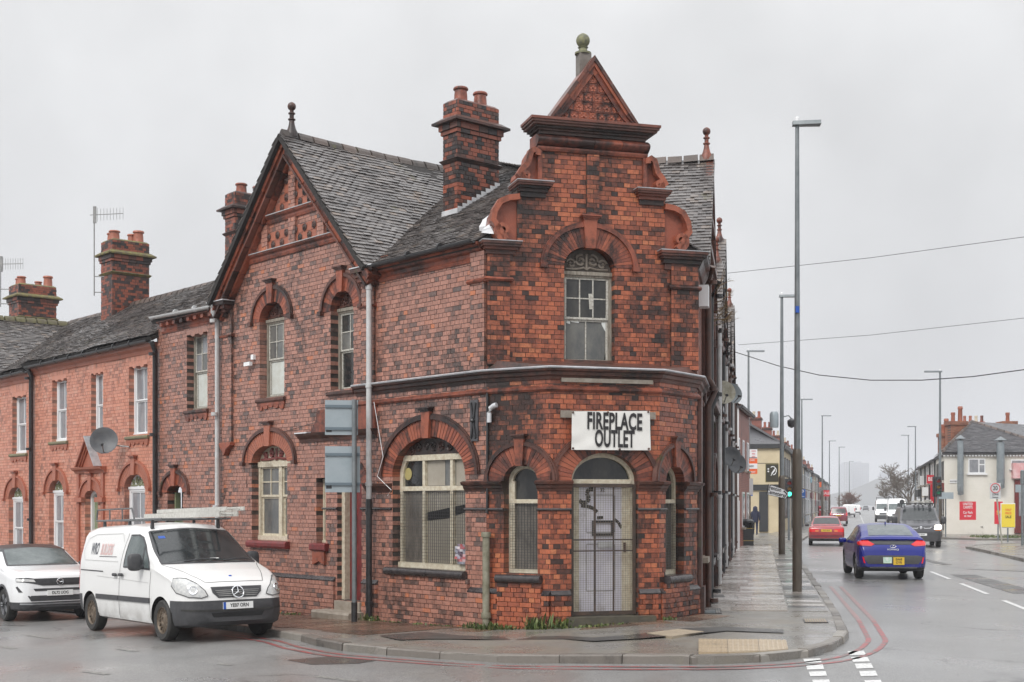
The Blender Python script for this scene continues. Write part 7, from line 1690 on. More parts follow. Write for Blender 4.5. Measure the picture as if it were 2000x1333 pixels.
 def plate(s, txt, c, n, mat, w_=.52, h=.11, band=None, size=.082, txs=.86, line=1.0, d=None):
  l_, n_ = s.hit(c, d or (-Vector(n))); M = facing_dir(n, l_ + Vector(n).normalized() * .02)
  P = MB().add([tuple(M @ Vector(v)) for v in ((-w_ / 2, -h / 2, 0), (w_ / 2, -h / 2, 0), (w_ / 2, h / 2, 0), (-w_ / 2, h / 2, 0), (-w_ / 2, -h / 2, -.05), (w_ / 2, -h / 2, -.05), (w_ / 2, h / 2, -.05), (-w_ / 2, h / 2, -.05))], [(0, 1, 2, 3), (0, 4, 5, 1), (1, 5, 6, 2), (2, 6, 7, 3), (3, 7, 4, 0)]).build('number_plate', mat, s.root, local=True)
  if txt: text_mesh('registration', txt, size, M @ Matrix.Translation((.02 if band else 0, 0, .003)), plate_k, P, ext=.001, bold=.0012, xs=txs, local=True, line=line)
  if band: MB().add([tuple(M @ Vector(v)) for v in ((-w_ / 2, -h / 2, .002), (-w_ / 2 + .045, -h / 2, .002), (-w_ / 2 + .045, h / 2, .002), (-w_ / 2, h / 2, .002))], [(0, 1, 2, 3)]).build('plate_band', band, P, local=True)
  return P
def head(d): return math.atan2(d[1], d[0])
# the white builder's van
VDd = VD.copy(); nk = Vector((VD.y, -VD.x)); nk = nk if nk.x > 0 else -nk     # nk points to the kerb
vloc = Vector((-5.60, 21.55)) - VDd * .87 + nk * .85
vz = gz(*(vloc + VDd * .8)) - KERB + .02
V = Vehicle('builders_van', 'dirty white panel van with builders lettering and roof rack parked at the kerb', 'van', 4.75,
 [(0, .60), (.03, .80), (.10, .92), (.25, .995), (.55, 1.10), (.95, 1.205), (1.08, 1.24), (1.88, 1.775), (2.1, 1.865), (2.6, 1.90), (4.2, 1.875), (4.58, 1.83), (4.66, 1.74), (4.71, 1.4), (4.75, 1.0)],
 [(0, .33), (.10, .25), (.6, .22), (4.3, .26), (4.75, .36)], [(0, .60), (.05, .73), (.15, .83), (.35, .90), (.7, .94), (1.2, .95), (4.3, .95), (4.62, .93), (4.75, .87)],
 [(0, .7), (.6, 1.0), (1.1, 1.13), (4.75, 1.14)], kin=.17, rt=.20, crown=.035, axles=(.87, 4.05), wr=.335, tread=.205, paint=p_white, loc=(vloc.x, vloc.y, vz), rz=head(VDd),
 extract=[([((0, 0, .665), (0, 0, 1)), ((.54, 0, 0), (1, 0, 0)), ((4.44, 0, 0), (1, 0, 0))], lambda c: c.z < .665 and c.x < .54, 'front_bumper', plas), ([], lambda c: c.z < .665 and c.x > 4.44, 'rear_bumper', plas)])
V.wheels(rim_s)
F_ = (1, 0, -.45)
ws_ = V.decal('windscreen', [(1.06, -.82, 1.245), (1.0, 0, 1.235), (1.06, .82, 1.245), (1.45, .76, 1.53), (1.86, .69, 1.765), (1.9, 0, 1.80), (1.86, -.69, 1.765), (1.45, -.76, 1.53)], F_, v_glass, .007)
V.strip('screen_seal', [(1.06, -.83, 1.24), (.99, 0, 1.23), (1.06, .83, 1.24), (1.45, .775, 1.53), (1.87, .70, 1.775)], .035, F_, plas, .010); V.strip('screen_seal', [(1.06, -.83, 1.24), (1.45, -.775, 1.53), (1.87, -.70, 1.775), (1.92, 0, 1.81), (1.87, .70, 1.775)], .03, F_, plas, .010)
mb = MB()
for y0, y1 in ((.45, -.12), (-.25, -.72)):
 a_, _ = V.hit((1.05, y0, 1.26), F_); b_, n_ = V.hit((1.1, y1, 1.275), F_); mb.tube([a_ + Vector((-.01, 0, .02)), a_.lerp(b_, .5) + Vector((-.03, 0, .04)), b_ + Vector((-.02, 0, .03))], .012, 6)
mb.build('wipers', plas, V.root, local=True); l_, n_ = V.hit((1.7, .58, 1.70), F_);
V.decal('blue_sticker', [(1.66, .50, 1.66), (1.66, .62, 1.66), (1.72, .61, 1.70), (1.72, .50, 1.70)], F_, plate_b, .010)
papers = plain('papers', (.75, .75, .72), .6); V.decal('dashboard_papers', [(1.12, -.22, 1.285), (1.12, .05, 1.28), (1.15, -.05, 1.31), (1.16, -.2, 1.31)], F_, papers, .009)
SD = (0, -1, 0)
V.decal('side_window', [(1.33, .93, 1.165), (1.50, .9, 1.345), (1.68, .88, 1.52), (1.86, .85, 1.655), (2.02, .84, 1.70), (2.34, .83, 1.70), (2.42, .9, 1.40), (2.44, .95, 1.19)], SD, v_glass2, .007, mirror=True)
V.strip('window_seal', [(1.30, .95, 1.155), (1.68, .88, 1.53), (1.86, .85, 1.67), (2.02, .84, 1.715), (2.35, .83, 1.715), (2.455, .95, 1.18), (1.30, .95, 1.155)], .028, SD, plas, .009, mirror=True)
V.strip('quarter_bar', [(1.62, .95, 1.17), (1.70, .88, 1.52)], .035, SD, plas, .011, mirror=True)
for sg in (1, -1):
 V.blob('door_mirror', (1.62, sg * 1.07, 1.27), (.075, .115, .145), plas); V.blob('mirror_arm', (1.60, sg * .98, 1.19), (.05, .10, .04), plas)
 V.blob('door_handle', (2.50, sg * .975, 1.045), (.085, .022, .028), plas); V.blob('door_handle', (2.78, sg * .975, 1.04), (.085, .022, .028), plas)
V.decal('rub_strip', [(1.28, .95, .60), (2.62, .95, .60), (2.62, .95, .685), (1.28, .95, .685)], SD, plas, .022, thick=.03, mirror=True); V.decal('rub_strip', [(2.645, .95, .60), (3.70, .95, .60), (3.70, .95, .685), (2.645, .95, .685)], SD, plas, .022, thick=.03, mirror=True)
gap = plain('shut_line', (.10, .10, .10), .7)
V.strip('door_gap', [(2.63, .95, .30), (2.63, .95, .9), (2.60, .95, 1.2), (2.50, .86, 1.62), (2.45, .80, 1.80)], .012, SD, gap, mirror=True); V.strip('door_gap', [(1.28, .95, .36), (1.30, .95, .8), (1.26, .95, 1.12)], .010, SD, gap, mirror=True)
V.strip('door_track', [(3.40, .95, 1.085), (4.55, .95, 1.10)], .02, SD, plas, .006, mirror=True)
crease_shade = plain('crease_shade_grey', (.52, .52, .51), .4); V.strip('panel_crease_shade', [(2.72, .88, 1.26), (4.35, .88, 1.28), (4.48, .86, 1.45), (4.35, .82, 1.66), (4.0, .80, 1.735), (2.75, .80, 1.745), (2.60, .85, 1.60)], .014, SD, crease_shade, .004); V.strip('panel_crease_shade', [(1.35, .95, .93), (2.6, .95, .97), (3.7, .95, 1.0)], .012, SD, crease_shade, .004, mirror=True)  # flat grey strips paint the shade along the pressed panel creases
HD = (.72, -.62, -.30)
hl = V.decal('headlight', [(.03, .50, .735), (.10, .50, .80), (.22, .58, .90), (.36, .70, .985), (.52, .84, 1.0), (.50, .90, .90), (.36, .88, .79), (.14, .76, .715), (.04, .60, .70)], HD, lamp_g, .012, thick=.03, step=.05)
V.decal('headlight', [(.03, -.50, .735), (.10, -.50, .80), (.22, -.58, .90), (.36, -.70, .985), (.52, -.84, 1.0), (.50, -.90, .90), (.36, -.88, .79), (.14, -.76, .715), (.04, -.60, .70)], (.72, .62, -.30), lamp_g, .012, thick=.03, step=.05)
for sg in (1, -1):
 l_, n_ = V.hit((.16, sg * .66, .80), (.72, -.62 * sg, -.3)); MB().lathe(l_ + n_ * .004, [(.075, 0), (.07, .012), (.045, .004), (.01, -.01)], 14, axis=n_).build('reflector', chrome, V.root, smooth=40, local=True)
 V.strip('lamp_rim', [(.03, sg * .50, .735), (.10, sg * .50, .80), (.22, sg * .58, .90), (.36, sg * .70, .985), (.52, sg * .84, 1.0), (.50, sg * .90, .90), (.36, sg * .88, .79), (.14, sg * .76, .715), (.04, sg * .60, .70), (.03, sg * .50, .735)], .014, (.72, -.62 * sg, -.3), gap, .014)
gr_ = V.decal('grille', [(.0, -.33, .705), (.0, .33, .705), (.05, .42, .78), (.10, .44, .865), (.10, -.44, .865), (.05, -.42, .78)], (1, 0, -.25), plas, .012, thick=.03, step=.05)
for z in (.735, .765, .795, .825): V.strip('grille_slat', [(.0, -.40 + (.865 - z) * .5, z), (.0, .40 - (.865 - z) * .5, z)], .012, (1, 0, -.25), grey_pipe, .022)
l_, n_ = V.hit((0, 0, .785), (1, 0, -.25)); n_ = Vector((-1, 0, .35)).normalized(); c_ = l_ + n_ * .035; ex_ = Vector((0, 1, 0)); ez_ = n_.cross(ex_)
mb = MB().tube([c_ + (ex_ * math.cos(a) + ez_ * math.sin(a)) * .098 for a in np.linspace(0, 2 * math.pi, 25)[:-1]], .011, 6, closed=True)
for k in range(3): a = math.pi / 2 + k * 2 * math.pi / 3; mb.tube([c_, c_ + (ex_ * math.cos(a) + ez_ * math.sin(a)) * -.094 if ez_.z < 0 else c_ + (ex_ * math.cos(a) + ez_ * math.sin(a)) * .094], [.016, .006], 6)
mb.build('star_badge', chrome, V.root, smooth=40, local=True)
V.blob('bonnet_roundel', tuple(V.hit((.30, 0, 1.0), (.6, 0, -1))[0]), (.02, .025, .015), plate_b)
V.plate('YE07 ORN', (0, 0, .575), (-1, 0, .05), plate_w, band=plate_b)
V.decal('intake', [(0, -.42, .40), (0, .42, .40), (0, .46, .47), (0, -.46, .47)], (1, 0, 0), dark_in, .006); V.strip('bumper_step', [(.3, -.86, .52), (.06, -.6, .51), (.0, 0, .50), (.06, .6, .51), (.3, .86, .52)], .03, (1, 0, 0), rubber, .012)
V.strip('bonnet_gap', [(.14, -.50, .915), (.40, -.62, 1.06), (.78, -.74, 1.17), (1.02, -.84, 1.23)], .010, (.5, 0, -1), gap); V.strip('bonnet_gap', [(.14, .50, .915), (.40, .62, 1.06), (.78, .74, 1.17), (1.02, .84, 1.23)], .010, (.5, 0, -1), gap); V.strip('bonnet_gap', [(.14, -.5, .915), (.12, 0, .925), (.14, .5, .915)], .010, (.5, 0, -1), gap)
V.decal('tail_lamp', [(4.70, .90, .75), (4.70, .90, 1.5), (4.62, .93, 1.5), (4.64, .93, .75)], (-.5, -1, 0), tail_r, .006, mirror=True)
V.root.rotation_euler[1] = .0223
def side_text(V, txt, size, x, z, mat, bold=.004, xs=.8, nm='lettering'):
 M = Matrix(((-1, 0, 0, x), (0, 0, 1, 0), (0, 1, 0, z), (0, 0, 0, 1))); o = text_mesh(nm, txt, size, M, mat, V.root, ext=0.0, bold=bold, xs=xs, align='LEFT', local=True)
 for v in o.data.vertices: l_, n_ = V.hit((v.co.x, .9, v.co.z), SD); v.co = l_ + n_ * .006
 return o
side_text(V, 'WRO', .29, 4.10, 1.47, plain('dark_lettering', (.07, .08, .10), .5), .005, .52); side_text(V, 'BUILDERS', .27, 3.62, 1.46, plain('faded_red_lettering', (.72, .50, .48), .5), .006, .50); V.strip('underline', [(3.64, .9, 1.345), (2.82, .9, 1.345)], .012, SD, gap, .006)
RK = MB(); zr = 1.985
for y in (-.62, .62): RK.tube([(1.55, y, zr), (4.55, y, zr)], .02, 6); RK.tube([(2.75, y, zr + .02), (2.85, y, zr + .2), (4.5, y, zr + .2), (4.56, y, zr + .02)], .016, 6)
for x in np.linspace(1.55, 4.55, 9): RK.tube([(x, -.62, zr), (x, .62, zr)], .014, 6)
for x in (3.3, 3.9): RK.tube([(x, .62, zr), (x, .62, zr + .2)], .014, 6).tube([(x, -.62, zr), (x, -.62, zr + .2)], .014, 6)
rack = RK.build('roof_rack', plain('rack_steel', (.10, .105, .11), .45, .4, c2=(.2, .2, .2), scale=12), V.root, smooth=40, local=True)
for x in (2.0, 3.0, 4.2):
 for y in (-.6, .6): MB().hexa([(x - .03, y - .03, 1.78), (x + .03, y - .03, 1.78), (x + .03, y + .03, 1.78), (x - .03, y + .03, 1.78), (x - .02, y - .02, zr), (x + .02, y - .02, zr), (x + .02, y + .02, zr), (x - .02, y + .02, zr)]).build('rack_foot', plas, rack, local=True)
mesh_ = MB()
for y in np.linspace(-.5, .5, 7): mesh_.tube([(2.75, y, zr + .012), (4.5, y, zr + .012)], .006, 4)
mesh_.build('rack_wires', grey_pipe, rack, local=True)
lad = thing('ladder', 'pale spattered ladder strapped along the van roof rack', 'ladder', (vloc.x, vloc.y, vz), head(VDd)); lad.rotation_euler[1] = .0223
alu = plain('spattered_aluminium', (.50, .49, .45), .5, .2, c2=(.66, .65, .61), scale=20)
for y in (-.52, -.20):
 MB().abox(1.05, 4.3, y - .015, y + .015, zr + .03, zr + .12).build('stile', alu, lad, local=True); MB().abox(.80, 3.7, y - .013, y + .013, zr + .125, zr + .19).build('stile', alu, lad, local=True)
for x in np.arange(1.2, 4.2, .27): MB().tube([(x, -.52, zr + .075), (x, -.20, zr + .075)], .016, 6).build('rung', alu, lad, local=True)
for x in np.arange(.95, 3.6, .27): MB().tube([(x, -.52, zr + .158), (x, -.20, zr + .158)], .014, 6).build('rung', alu, lad, local=True)
# white crossover behind the van
cp = G(97, 1208); cl_ = vloc + VDd * 7.3 - nk * .38
wz = gz(*(cl_ + VDd * .8)) - KERB + .018
M_ = Vehicle('white_crossover', 'white crossover car with black roof and grille band parked behind the van', 'car', 4.15,
 [(0, .70), (.04, .87), (.12, .955), (.3, 1.0), (.95, 1.085), (1.05, 1.11), (1.75, 1.46), (2.2, 1.53), (3.4, 1.47), (3.9, 1.2), (4.08, 1.0), (4.15, .8)], [(0, .30), (.1, .22), (3.8, .22), (4.15, .35)],
 [(0, .58), (.05, .71), (.15, .80), (.3, .85), (.6, .885), (3.6, .89), (4.0, .82), (4.15, .7)], [(0, .8), (.9, .98), (4.1, 1.02)], kin=.30, rt=.14, axles=(.86, 3.42), wr=.335, tread=.21, paint=p_white2, loc=(cl_.x, cl_.y, wz), rz=head(VDd),
 extract=[([((0, 0, .40), (0, 0, 1)), ((1.15, 0, 0), (1, 0, 0))], lambda c: c.z < .40, 'lower_cladding', plas), ([((0, 0, 1.40), (0, 0, 1))], lambda c: c.z > 1.40, 'roof_panel', black_paint)])
M_.wheels(rim_a, 5); M_.root.rotation_euler[1] = .0223
M_.decal('windscreen', [(1.07, -.70, 1.12), (1.02, 0, 1.115), (1.07, .70, 1.12), (1.70, .60, 1.435), (1.76, 0, 1.465), (1.70, -.60, 1.435)], F_, v_glass2, .006); M_.strip('screen_seal', [(1.70, -.62, 1.435), (1.07, -.72, 1.115), (1.0, 0, 1.105), (1.07, .72, 1.115), (1.70, .62, 1.435)], .04, F_, plas, .008)
M_.decal('side_window', [(1.35, .86, 1.06), (1.85, .75, 1.36), (2.9, .74, 1.37), (3.1, .86, 1.08)], SD, v_glass, .006, mirror=True)
M_.decal('grille_band', [(0, -.36, .73), (0, .36, .73), (.22, .80, .80), (.26, .80, .88), (.06, .50, .865), (.05, -.50, .865), (.26, -.80, .88), (.22, -.80, .80)], (1, 0, -.15), black_paint, .010, thick=.03, step=.05)
M_.decal('headlight', [(.06, .46, .79), (.22, .80, .815), (.25, .81, .865), (.06, .50, .845)], (.8, -.5, -.1), lamp_g, .016, thick=.02, step=.04, mirror=True)
c_, n_ = M_.hit((0, 0, .80), (1, 0, 0)); c_ = c_ + Vector((-.03, 0, 0)); mb = MB().tube([c_ + Vector((0, math.cos(a), math.sin(a))) * .065 for a in np.linspace(0, 2 * math.pi, 21)[:-1]], .008, 5, closed=True).tube([c_ + Vector((0, .05, .03)), c_ + Vector((0, 0, -.01)), c_ + Vector((0, -.05, .0))], .009, 5); mb.build('round_badge', chrome, M_.root, local=True)
M_.decal('upper_intake', [(0, -.5, .62), (0, .5, .62), (0, .53, .67), (0, -.53, .67)], (1, 0, 0), plas, .006); M_.decal('lower_grille', [(0, -.58, .42), (0, .58, .42), (.05, .64, .53), (.05, -.64, .53)], (1, 0, 0), plas, .008)
M_.strip('chrome_lip', [(.2, -.76, .37), (.04, -.5, .36), (.03, .5, .36), (.2, .76, .37)], .03, (1, 0, 0), rim_a, .012); M_.decal('side_slit', [(.10, .70, .60), (.16, .76, .60), (.24, .79, .70), (.20, .77, .72)], (.8, -.5, 0), plas, .008, mirror=True)
M_.plate('DL72 UOG', (0, -.0, .575), (-1, 0, .05), plate_w)
for sg in (1, -1): M_.blob('door_mirror', (1.42, sg * .99, 1.1), (.07, .11, .075), p_white2 if False else plas)
M_.strip('arch_trim', [(.86 + .40 * math.cos(R(a)), .88, .335 + .40 * math.sin(R(a))) for a in range(0, 181, 15)], .05, SD, plas, .012)
# traffic, driving away: rear faces us
def away(px, py, L, d, off=0.0):
 p = G(px, py); f = Vector((p.x, p.y)) + d * (L + off); return (f.x, f.y, p.z), head(-d)
UR2 = UR.normalized(); BK = (-1, 0, 0)
loc, rz = away(1739, 1131, 4.47, (UR2 + Vector((-.045, 0))).normalized(), -.55)
I = Vehicle('blue_hatchback', 'deep blue fastback car with square yellow plate driving away up the main road', 'car', 4.47,
 [(0, .62), (.05, .78), (.3, .90), (1.1, 1.0), (2.0, 1.42), (2.4, 1.45), (2.9, 1.42), (3.6, 1.28), (4.05, 1.125), (4.14, 1.10), (4.18, 1.02), (4.30, .96), (4.40, .84), (4.44, .66), (4.47, .5)], [(0, .28), (.2, .2), (3.9, .2), (4.3, .26), (4.47, .34)],
 [(0, .6), (.2, .82), (.6, .90), (3.5, .905), (4.1, .89), (4.3, .86), (4.40, .82), (4.47, .74)], [(0, .75), (1.0, .93), (3.6, .98), (4.47, .98)], kin=.42, rt=.12, axles=(.87, 3.57), wr=.325, tread=.21, paint=p_blue, loc=loc, rz=rz, group='cars on the main road',
 extract=[([((0, 0, .33), (0, 0, 1)), ((3.98, 0, 0), (1, 0, 0))], lambda c: c.z < .33 and c.x > 3.98, 'lower_bumper', plas)])
I.wheels(rim_a, 5)
TD = (-.45, 0, -1)
I.decal('rear_screen', [(2.95, -.50, 1.42), (2.95, .50, 1.42), (3.55, .55, 1.30), (4.0, .58, 1.15), (4.0, -.58, 1.15), (3.55, -.55, 1.30)], TD, glass_mat('bright_rear_glass', (.07, .09, .10), .06, .5, (.22, .26, .26)), .006)
I.decal('spoiler_bar', [(4.2, -.80, 1.03), (4.2, .80, 1.03), (4.16, .66, 1.095), (4.16, -.66, 1.095)], BK, p_blue, .05, thick=.06); I.decal('lower_rear_glass', [(4.25, -.56, .925), (4.25, .56, .925), (4.2, .62, 1.03), (4.2, -.62, 1.03)], BK, black_paint, .008)
for sg in (1, -1):
 I.decal('tail_lamp', [(4.25, sg * .42, .93), (4.3, sg * .50, .90), (4.1, sg * .86, .93), (4.05, sg * .88, .98), (4.15, sg * .66, 1.05)], (-1, -.5 * sg, 0), tail_lit, .014, thick=.03, step=.05); I.decal('tail_lamp', [(4.25, sg * .44, .915), (4.3, sg * .52, .88), (4.1, sg * .86, .90), (4.05, sg * .88, .93)], (-1, -.5 * sg, 0), tail_r, .012, step=.05)
 I.decal('reflector', [(4.42, sg * .70, .44), (4.42, sg * .73, .44), (4.40, sg * .78, .60), (4.40, sg * .745, .60)], (-1, -.3 * sg, 0), tail_lit, .014, step=.05); I.blob('door_mirror', (1.5, sg * 1.0, .97), (.08, .11, .07), p_blue if sg > 0 else p_blue)
 I.decal('side_window', [(1.35, sg * .9, .97), (2.0, sg * .7, 1.36), (2.9, sg * .7, 1.34), (3.4, sg * .8, 1.06), (3.3, sg * .9, .99)], (0, -sg, 0), v_glass, .006)
I.decal('rear_diffuser', [(4.46, -.64, .42), (4.46, .64, .42), (4.42, .80, .62), (4.42, .62, .645), (4.42, -.62, .645), (4.42, -.80, .62)], BK, plas, .006); I.strip('blue_edge', [(4.46, -.6, .33), (4.46, .6, .33)], .03, BK, chrome, .01)
I.plate('EA68\nOYR', (4.47, -.14 * -1, .50), (1, 0, .04), plate_y, .28, .20, size=.085, txs=.9, d=BK); I.plate('', (4.47, -.15, .52), (1, 0, .04), plain('green_white_plate', (.35, .62, .45), .4, c2=(.75, .8, .76), scale=14), .22, .16, d=BK)
text_mesh('lettering', 'IONIQ', .06, facing_dir((1, 0, .2), I.hit((4.4, 0, .80), BK)[0] + Vector((.012, 0, 0))), chrome, I.root, bold=.001, xs=1.7, local=True)
c_, n_ = I.hit((4.4, 0, .885), BK); MB().tube([c_ + Vector((.015, math.cos(a) * .075, math.sin(a) * .04)) for a in np.linspace(0, 2 * math.pi, 19)[:-1]], .008, 5, closed=True).tube([c_ + Vector((.015, -.03, -.03)), c_ + Vector((.015, .0, .01)), c_ + Vector((.015, .03, .03))], .008, 5).build('oval_badge', chrome, I.root, local=True)
I.blob('shark_fin', (2.9, 0, 1.475), (.07, .018, .045), p_blue, .9)
loc, rz = away(1614, 1066, 4.4, (U2 * .6 + UR2 * .4).normalized(), -.5)
S_ = Vehicle('red_saloon', 'older red saloon car driving away beside the left kerb', 'car', 4.4, [(0, .55), (.1, .68), (.4, .78), (1.15, .90), (1.85, 1.33), (2.3, 1.39), (2.9, 1.35), (3.55, .99), (3.7, .96), (4.25, .93), (4.36, .86), (4.40, .6)], [(0, .25), (4.1, .22), (4.4, .32)],
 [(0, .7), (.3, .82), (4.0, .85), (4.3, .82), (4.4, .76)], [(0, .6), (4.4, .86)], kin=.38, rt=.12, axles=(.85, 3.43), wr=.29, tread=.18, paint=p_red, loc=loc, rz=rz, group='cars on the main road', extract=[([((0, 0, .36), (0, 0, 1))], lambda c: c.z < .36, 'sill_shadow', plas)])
S_.wheels(rim_a, 5)
S_.decal('rear_screen', [(2.95, -.56, 1.31), (2.95, .56, 1.31), (3.5, .64, 1.01), (3.5, -.64, 1.01)], (-.8, 0, -1), v_glass, .006)
for sg in (1, -1): S_.decal('tail_lamp', [(4.38, sg * .36, .66), (4.3, sg * .80, .66), (4.3, sg * .80, .83), (4.38, sg * .36, .80)], (-1, -.35 * sg, 0), tail_lit, .01, step=.06); S_.decal('indicator', [(4.38, sg * .36, .68), (4.38, sg * .52, .68), (4.38, sg * .52, .74), (4.38, sg * .36, .74)], BK, amber, .016, step=.06); S_.blob('door_mirror', (1.45, sg * .93, .95), (.07, .10, .06), plas); S_.decal('side_window', [(1.35, sg * .8, .92), (1.9, sg * .7, 1.27), (2.85, sg * .7, 1.25), (3.3, sg * .8, .95)], (0, -sg, 0), v_glass, .006)
S_.plate('P767 UKW', (4.4, 0, .73), (1, 0, .1), plate_y, .5, .11, d=BK); S_.decal('bumper_band', [(4.4, -.72, .42), (4.4, .72, .42), (4.4, .74, .52), (4.4, -.74, .52)], BK, p_maroon, .012)
loc, rz = away(1638, 1024, 4.6, U2, -.5)
Q_ = Vehicle('maroon_people_carrier', 'maroon people carrier driving away ahead of the red saloon', 'car', 4.6, [(0, .6), (.1, .8), (.7, 1.0), (1.7, 1.6), (2.4, 1.72), (4.1, 1.68), (4.3, 1.58), (4.48, 1.05), (4.56, .95), (4.6, .6)], [(0, .25), (4.6, .3)], [(0, .7), (.4, .88), (4.2, .90), (4.5, .86), (4.6, .8)], [(0, .8), (4.6, 1.0)], kin=.22, rt=.14, axles=(.9, 3.75), wr=.32, tread=.2, paint=p_maroon, loc=loc, rz=rz, group='cars on the main road')
Q_.wheels(rim_a, 5); Q_.decal('rear_screen', [(4.35, -.70, 1.07), (4.35, .70, 1.07), (4.25, .64, 1.56), (4.25, -.64, 1.56)], BK, v_glass, .008)
for sg in (1, -1): Q_.decal('tail_lamp', [(4.5, sg * .70, .85), (4.4, sg * .86, .85), (4.4, sg * .83, 1.15), (4.45, sg * .74, 1.15)], (-1, -.4 * sg, 0), tail_lit, .012, step=.06); Q_.blob('door_mirror', (1.5, sg * 1.0, 1.1), (.08, .11, .08), plas)
Q_.plate('BJ58 NKP', (4.55, 0, .86), (1, 0, .05), plate_y, .5, .11, d=BK); Q_.strip('chrome_bar', [(4.55, -.5, .97), (4.55, .5, .97)], .03, BK, chrome, .012)
def white_rear_van(label, px, py, s=1.0):
 loc, rz = away(px, py, 4.8, U2, -.5)
 v = Vehicle('white_van', label, 'van', 4.8, [(0, .7), (.2, 1.0), (.9, 1.2), (1.7, 1.8 * s), (2.2, 1.95 * s), (4.6, 1.93 * s), (4.74, 1.8 * s), (4.8, 1.2)], [(0, .3), (4.8, .35)], [(0, .8), (.4, .92), (4.7, .93), (4.8, .88)], [(0, 1.0), (4.8, 1.1)], kin=.1, rt=.14, axles=(.9, 3.9), wr=.33, tread=.2, paint=p_white2, loc=loc, rz=rz, group='vans on the main road', ns=40)
 v.wheels(rim_d, 5)
 for sg in (1, -1): v.decal('tail_lamp', [(4.79, sg * .80, .9), (4.75, sg * .90, .9), (4.75, sg * .88, 1.4), (4.79, sg * .80, 1.4)], (-1, -.3 * sg, 0), tail_lit, .012, step=.1)
 v.strip('door_gap', [(4.8, 0, .5), (4.8, 0, 1.8 * s)], .025, BK, gap, .006); v.decal('bumper', [(4.8, -.86, .38), (4.8, .86, .38), (4.8, .86, .58), (4.8, -.86, .58)], BK, plas, .02)
 for sg in (1, -1): v.blob('door_mirror', (1.4, sg * 1.05, 1.25), (.08, .12, .13), plas)
white_rear_van('white van driving away ahead of the maroon people carrier', 1658, 1011, 1.0)
white_rear_van('farther white van driving away, half hidden behind the nearer one', 1671, 1006, .95)
# oncoming vans
def toward(px, py, d): p = G(px, py); return (p.x, p.y, p.z), head(d)
loc, rz = toward(1799, 1070, (UR2 * .5 + U2 * .5).normalized())
K_ = Vehicle('grey_van', 'dark grey van with lit headlamps and ladders on its roof coming towards us', 'van', 4.78,
 [(0, .70), (.06, .98), (.2, 1.07), (.75, 1.19), (.85, 1.22), (1.6, 1.80), (2.0, 1.94), (4.6, 1.93), (4.78, 1.2)], [(0, .28), (4.7, .28)], [(0, .74), (.08, .86), (.3, .93), (4.6, .95), (4.78, .9)], [(0, .9), (.9, 1.15), (4.7, 1.15)], kin=.16, rt=.2, axles=(.85, 3.95), wr=.33, tread=.21, paint=p_grey, loc=loc, rz=rz, group='vans on the main road',
 extract=[([((0, 0, .72), (0, 0, 1)), ((.6, 0, 0), (1, 0, 0))], lambda c: c.z < .72 and c.x < .6, 'front_bumper', plas)])
K_.wheels(rim_d, 5)
K_.decal('windscreen', [(.86, -.80, 1.245), (.82, 0, 1.23), (.86, .80, 1.245), (1.6, .68, 1.77), (1.65, 0, 1.81), (1.6, -.68, 1.77)], F_, v_glass, .008)
for sg in (1, -1):
 K_.decal('headlight', [(.06, sg * .56, .84), (.2, sg * .82, .80), (.35, sg * .90, .96), (.30, sg * .84, 1.04), (.12, sg * .62, 1.02)], (.85, -.45 * sg, -.2), lit, .014, thick=.03, step=.05); K_.decal('indicator', [(.05, sg * .58, .78), (.2, sg * .84, .755), (.3, sg * .90, .83), (.1, sg * .64, .83)], (.85, -.45 * sg, -.1), amber, .012, step=.05); K_.blob('door_mirror', (1.2, sg * 1.1, 1.25), (.08, .13, .17), plas)
K_.decal('grille', [(.02, -.48, .86), (.02, .48, .86), (.1, .46, .97), (.1, -.46, .97)], (1, 0, -.1), plas, .01)
for sg in (1, -1): K_.strip('chrome_bar', [(.05, sg * .12, .92), (.05, sg * .16, .88), (.05, sg * .40, .89), (.05, sg * .46, .95)], .03, (1, 0, -.1), chrome, .02)
c_, n_ = K_.hit((0, 0, .90), (1, 0, 0)); MB().lathe(c_ + Vector((-.02, 0, 0)), [(.075, 0), (.06, .02), (.01, .025)], 12, axis=(-1, 0, 0)).build('round_badge', chrome, K_.root, local=True)
K_.plate('S23 WDW', (0, 0, .60), (-1, 0, 0), plate_w, .52, .11)
skin = plain('skin', (.48, .28, .20), .5); K_.blob('dash_bar', (1.3, 0, 1.2), (.02, .3, .02), plas)  # plain plastic bar across the dashboard
RKk = MB()
for x in (1.9, 3.0, 4.2): RKk.tube([(x, -.75, 2.03), (x, .75, 2.03)], .025, 6).tube([(x, -.75, 1.8), (x, -.75, 2.05)], .03, 6).tube([(x, .75, 1.8), (x, .75, 2.05)], .03, 6)
RKk.build('roof_bars', plas, K_.root, local=True)
l2 = thing('ladder', 'bundle of pale ladders tied on the roof of the dark grey van', 'ladder', loc, rz)
for y, z in ((-.62, 2.09), (-.25, 2.09), (-.55, 2.17), (-.05, 2.15), (.15, 2.10), (.62, 2.13)): MB().abox(1.5, 4.5, y - .03, y + .03, z - .035, z + .035).build('stile', alu, l2, local=True)
for x in (1.6, 1.9, 2.2, 2.6, 3.0): MB().tube([(x, -.62, 2.09), (x, .15, 2.10)], .016, 6).build('rung', alu, l2, local=True)
MB().lathe((1.55, .74, 2.10), [(.10, -.05), (.12, 0), (.10, .05)], 10, axis=(1, 0, 0)).build('pipe_end', plas, K_.root, local=True)
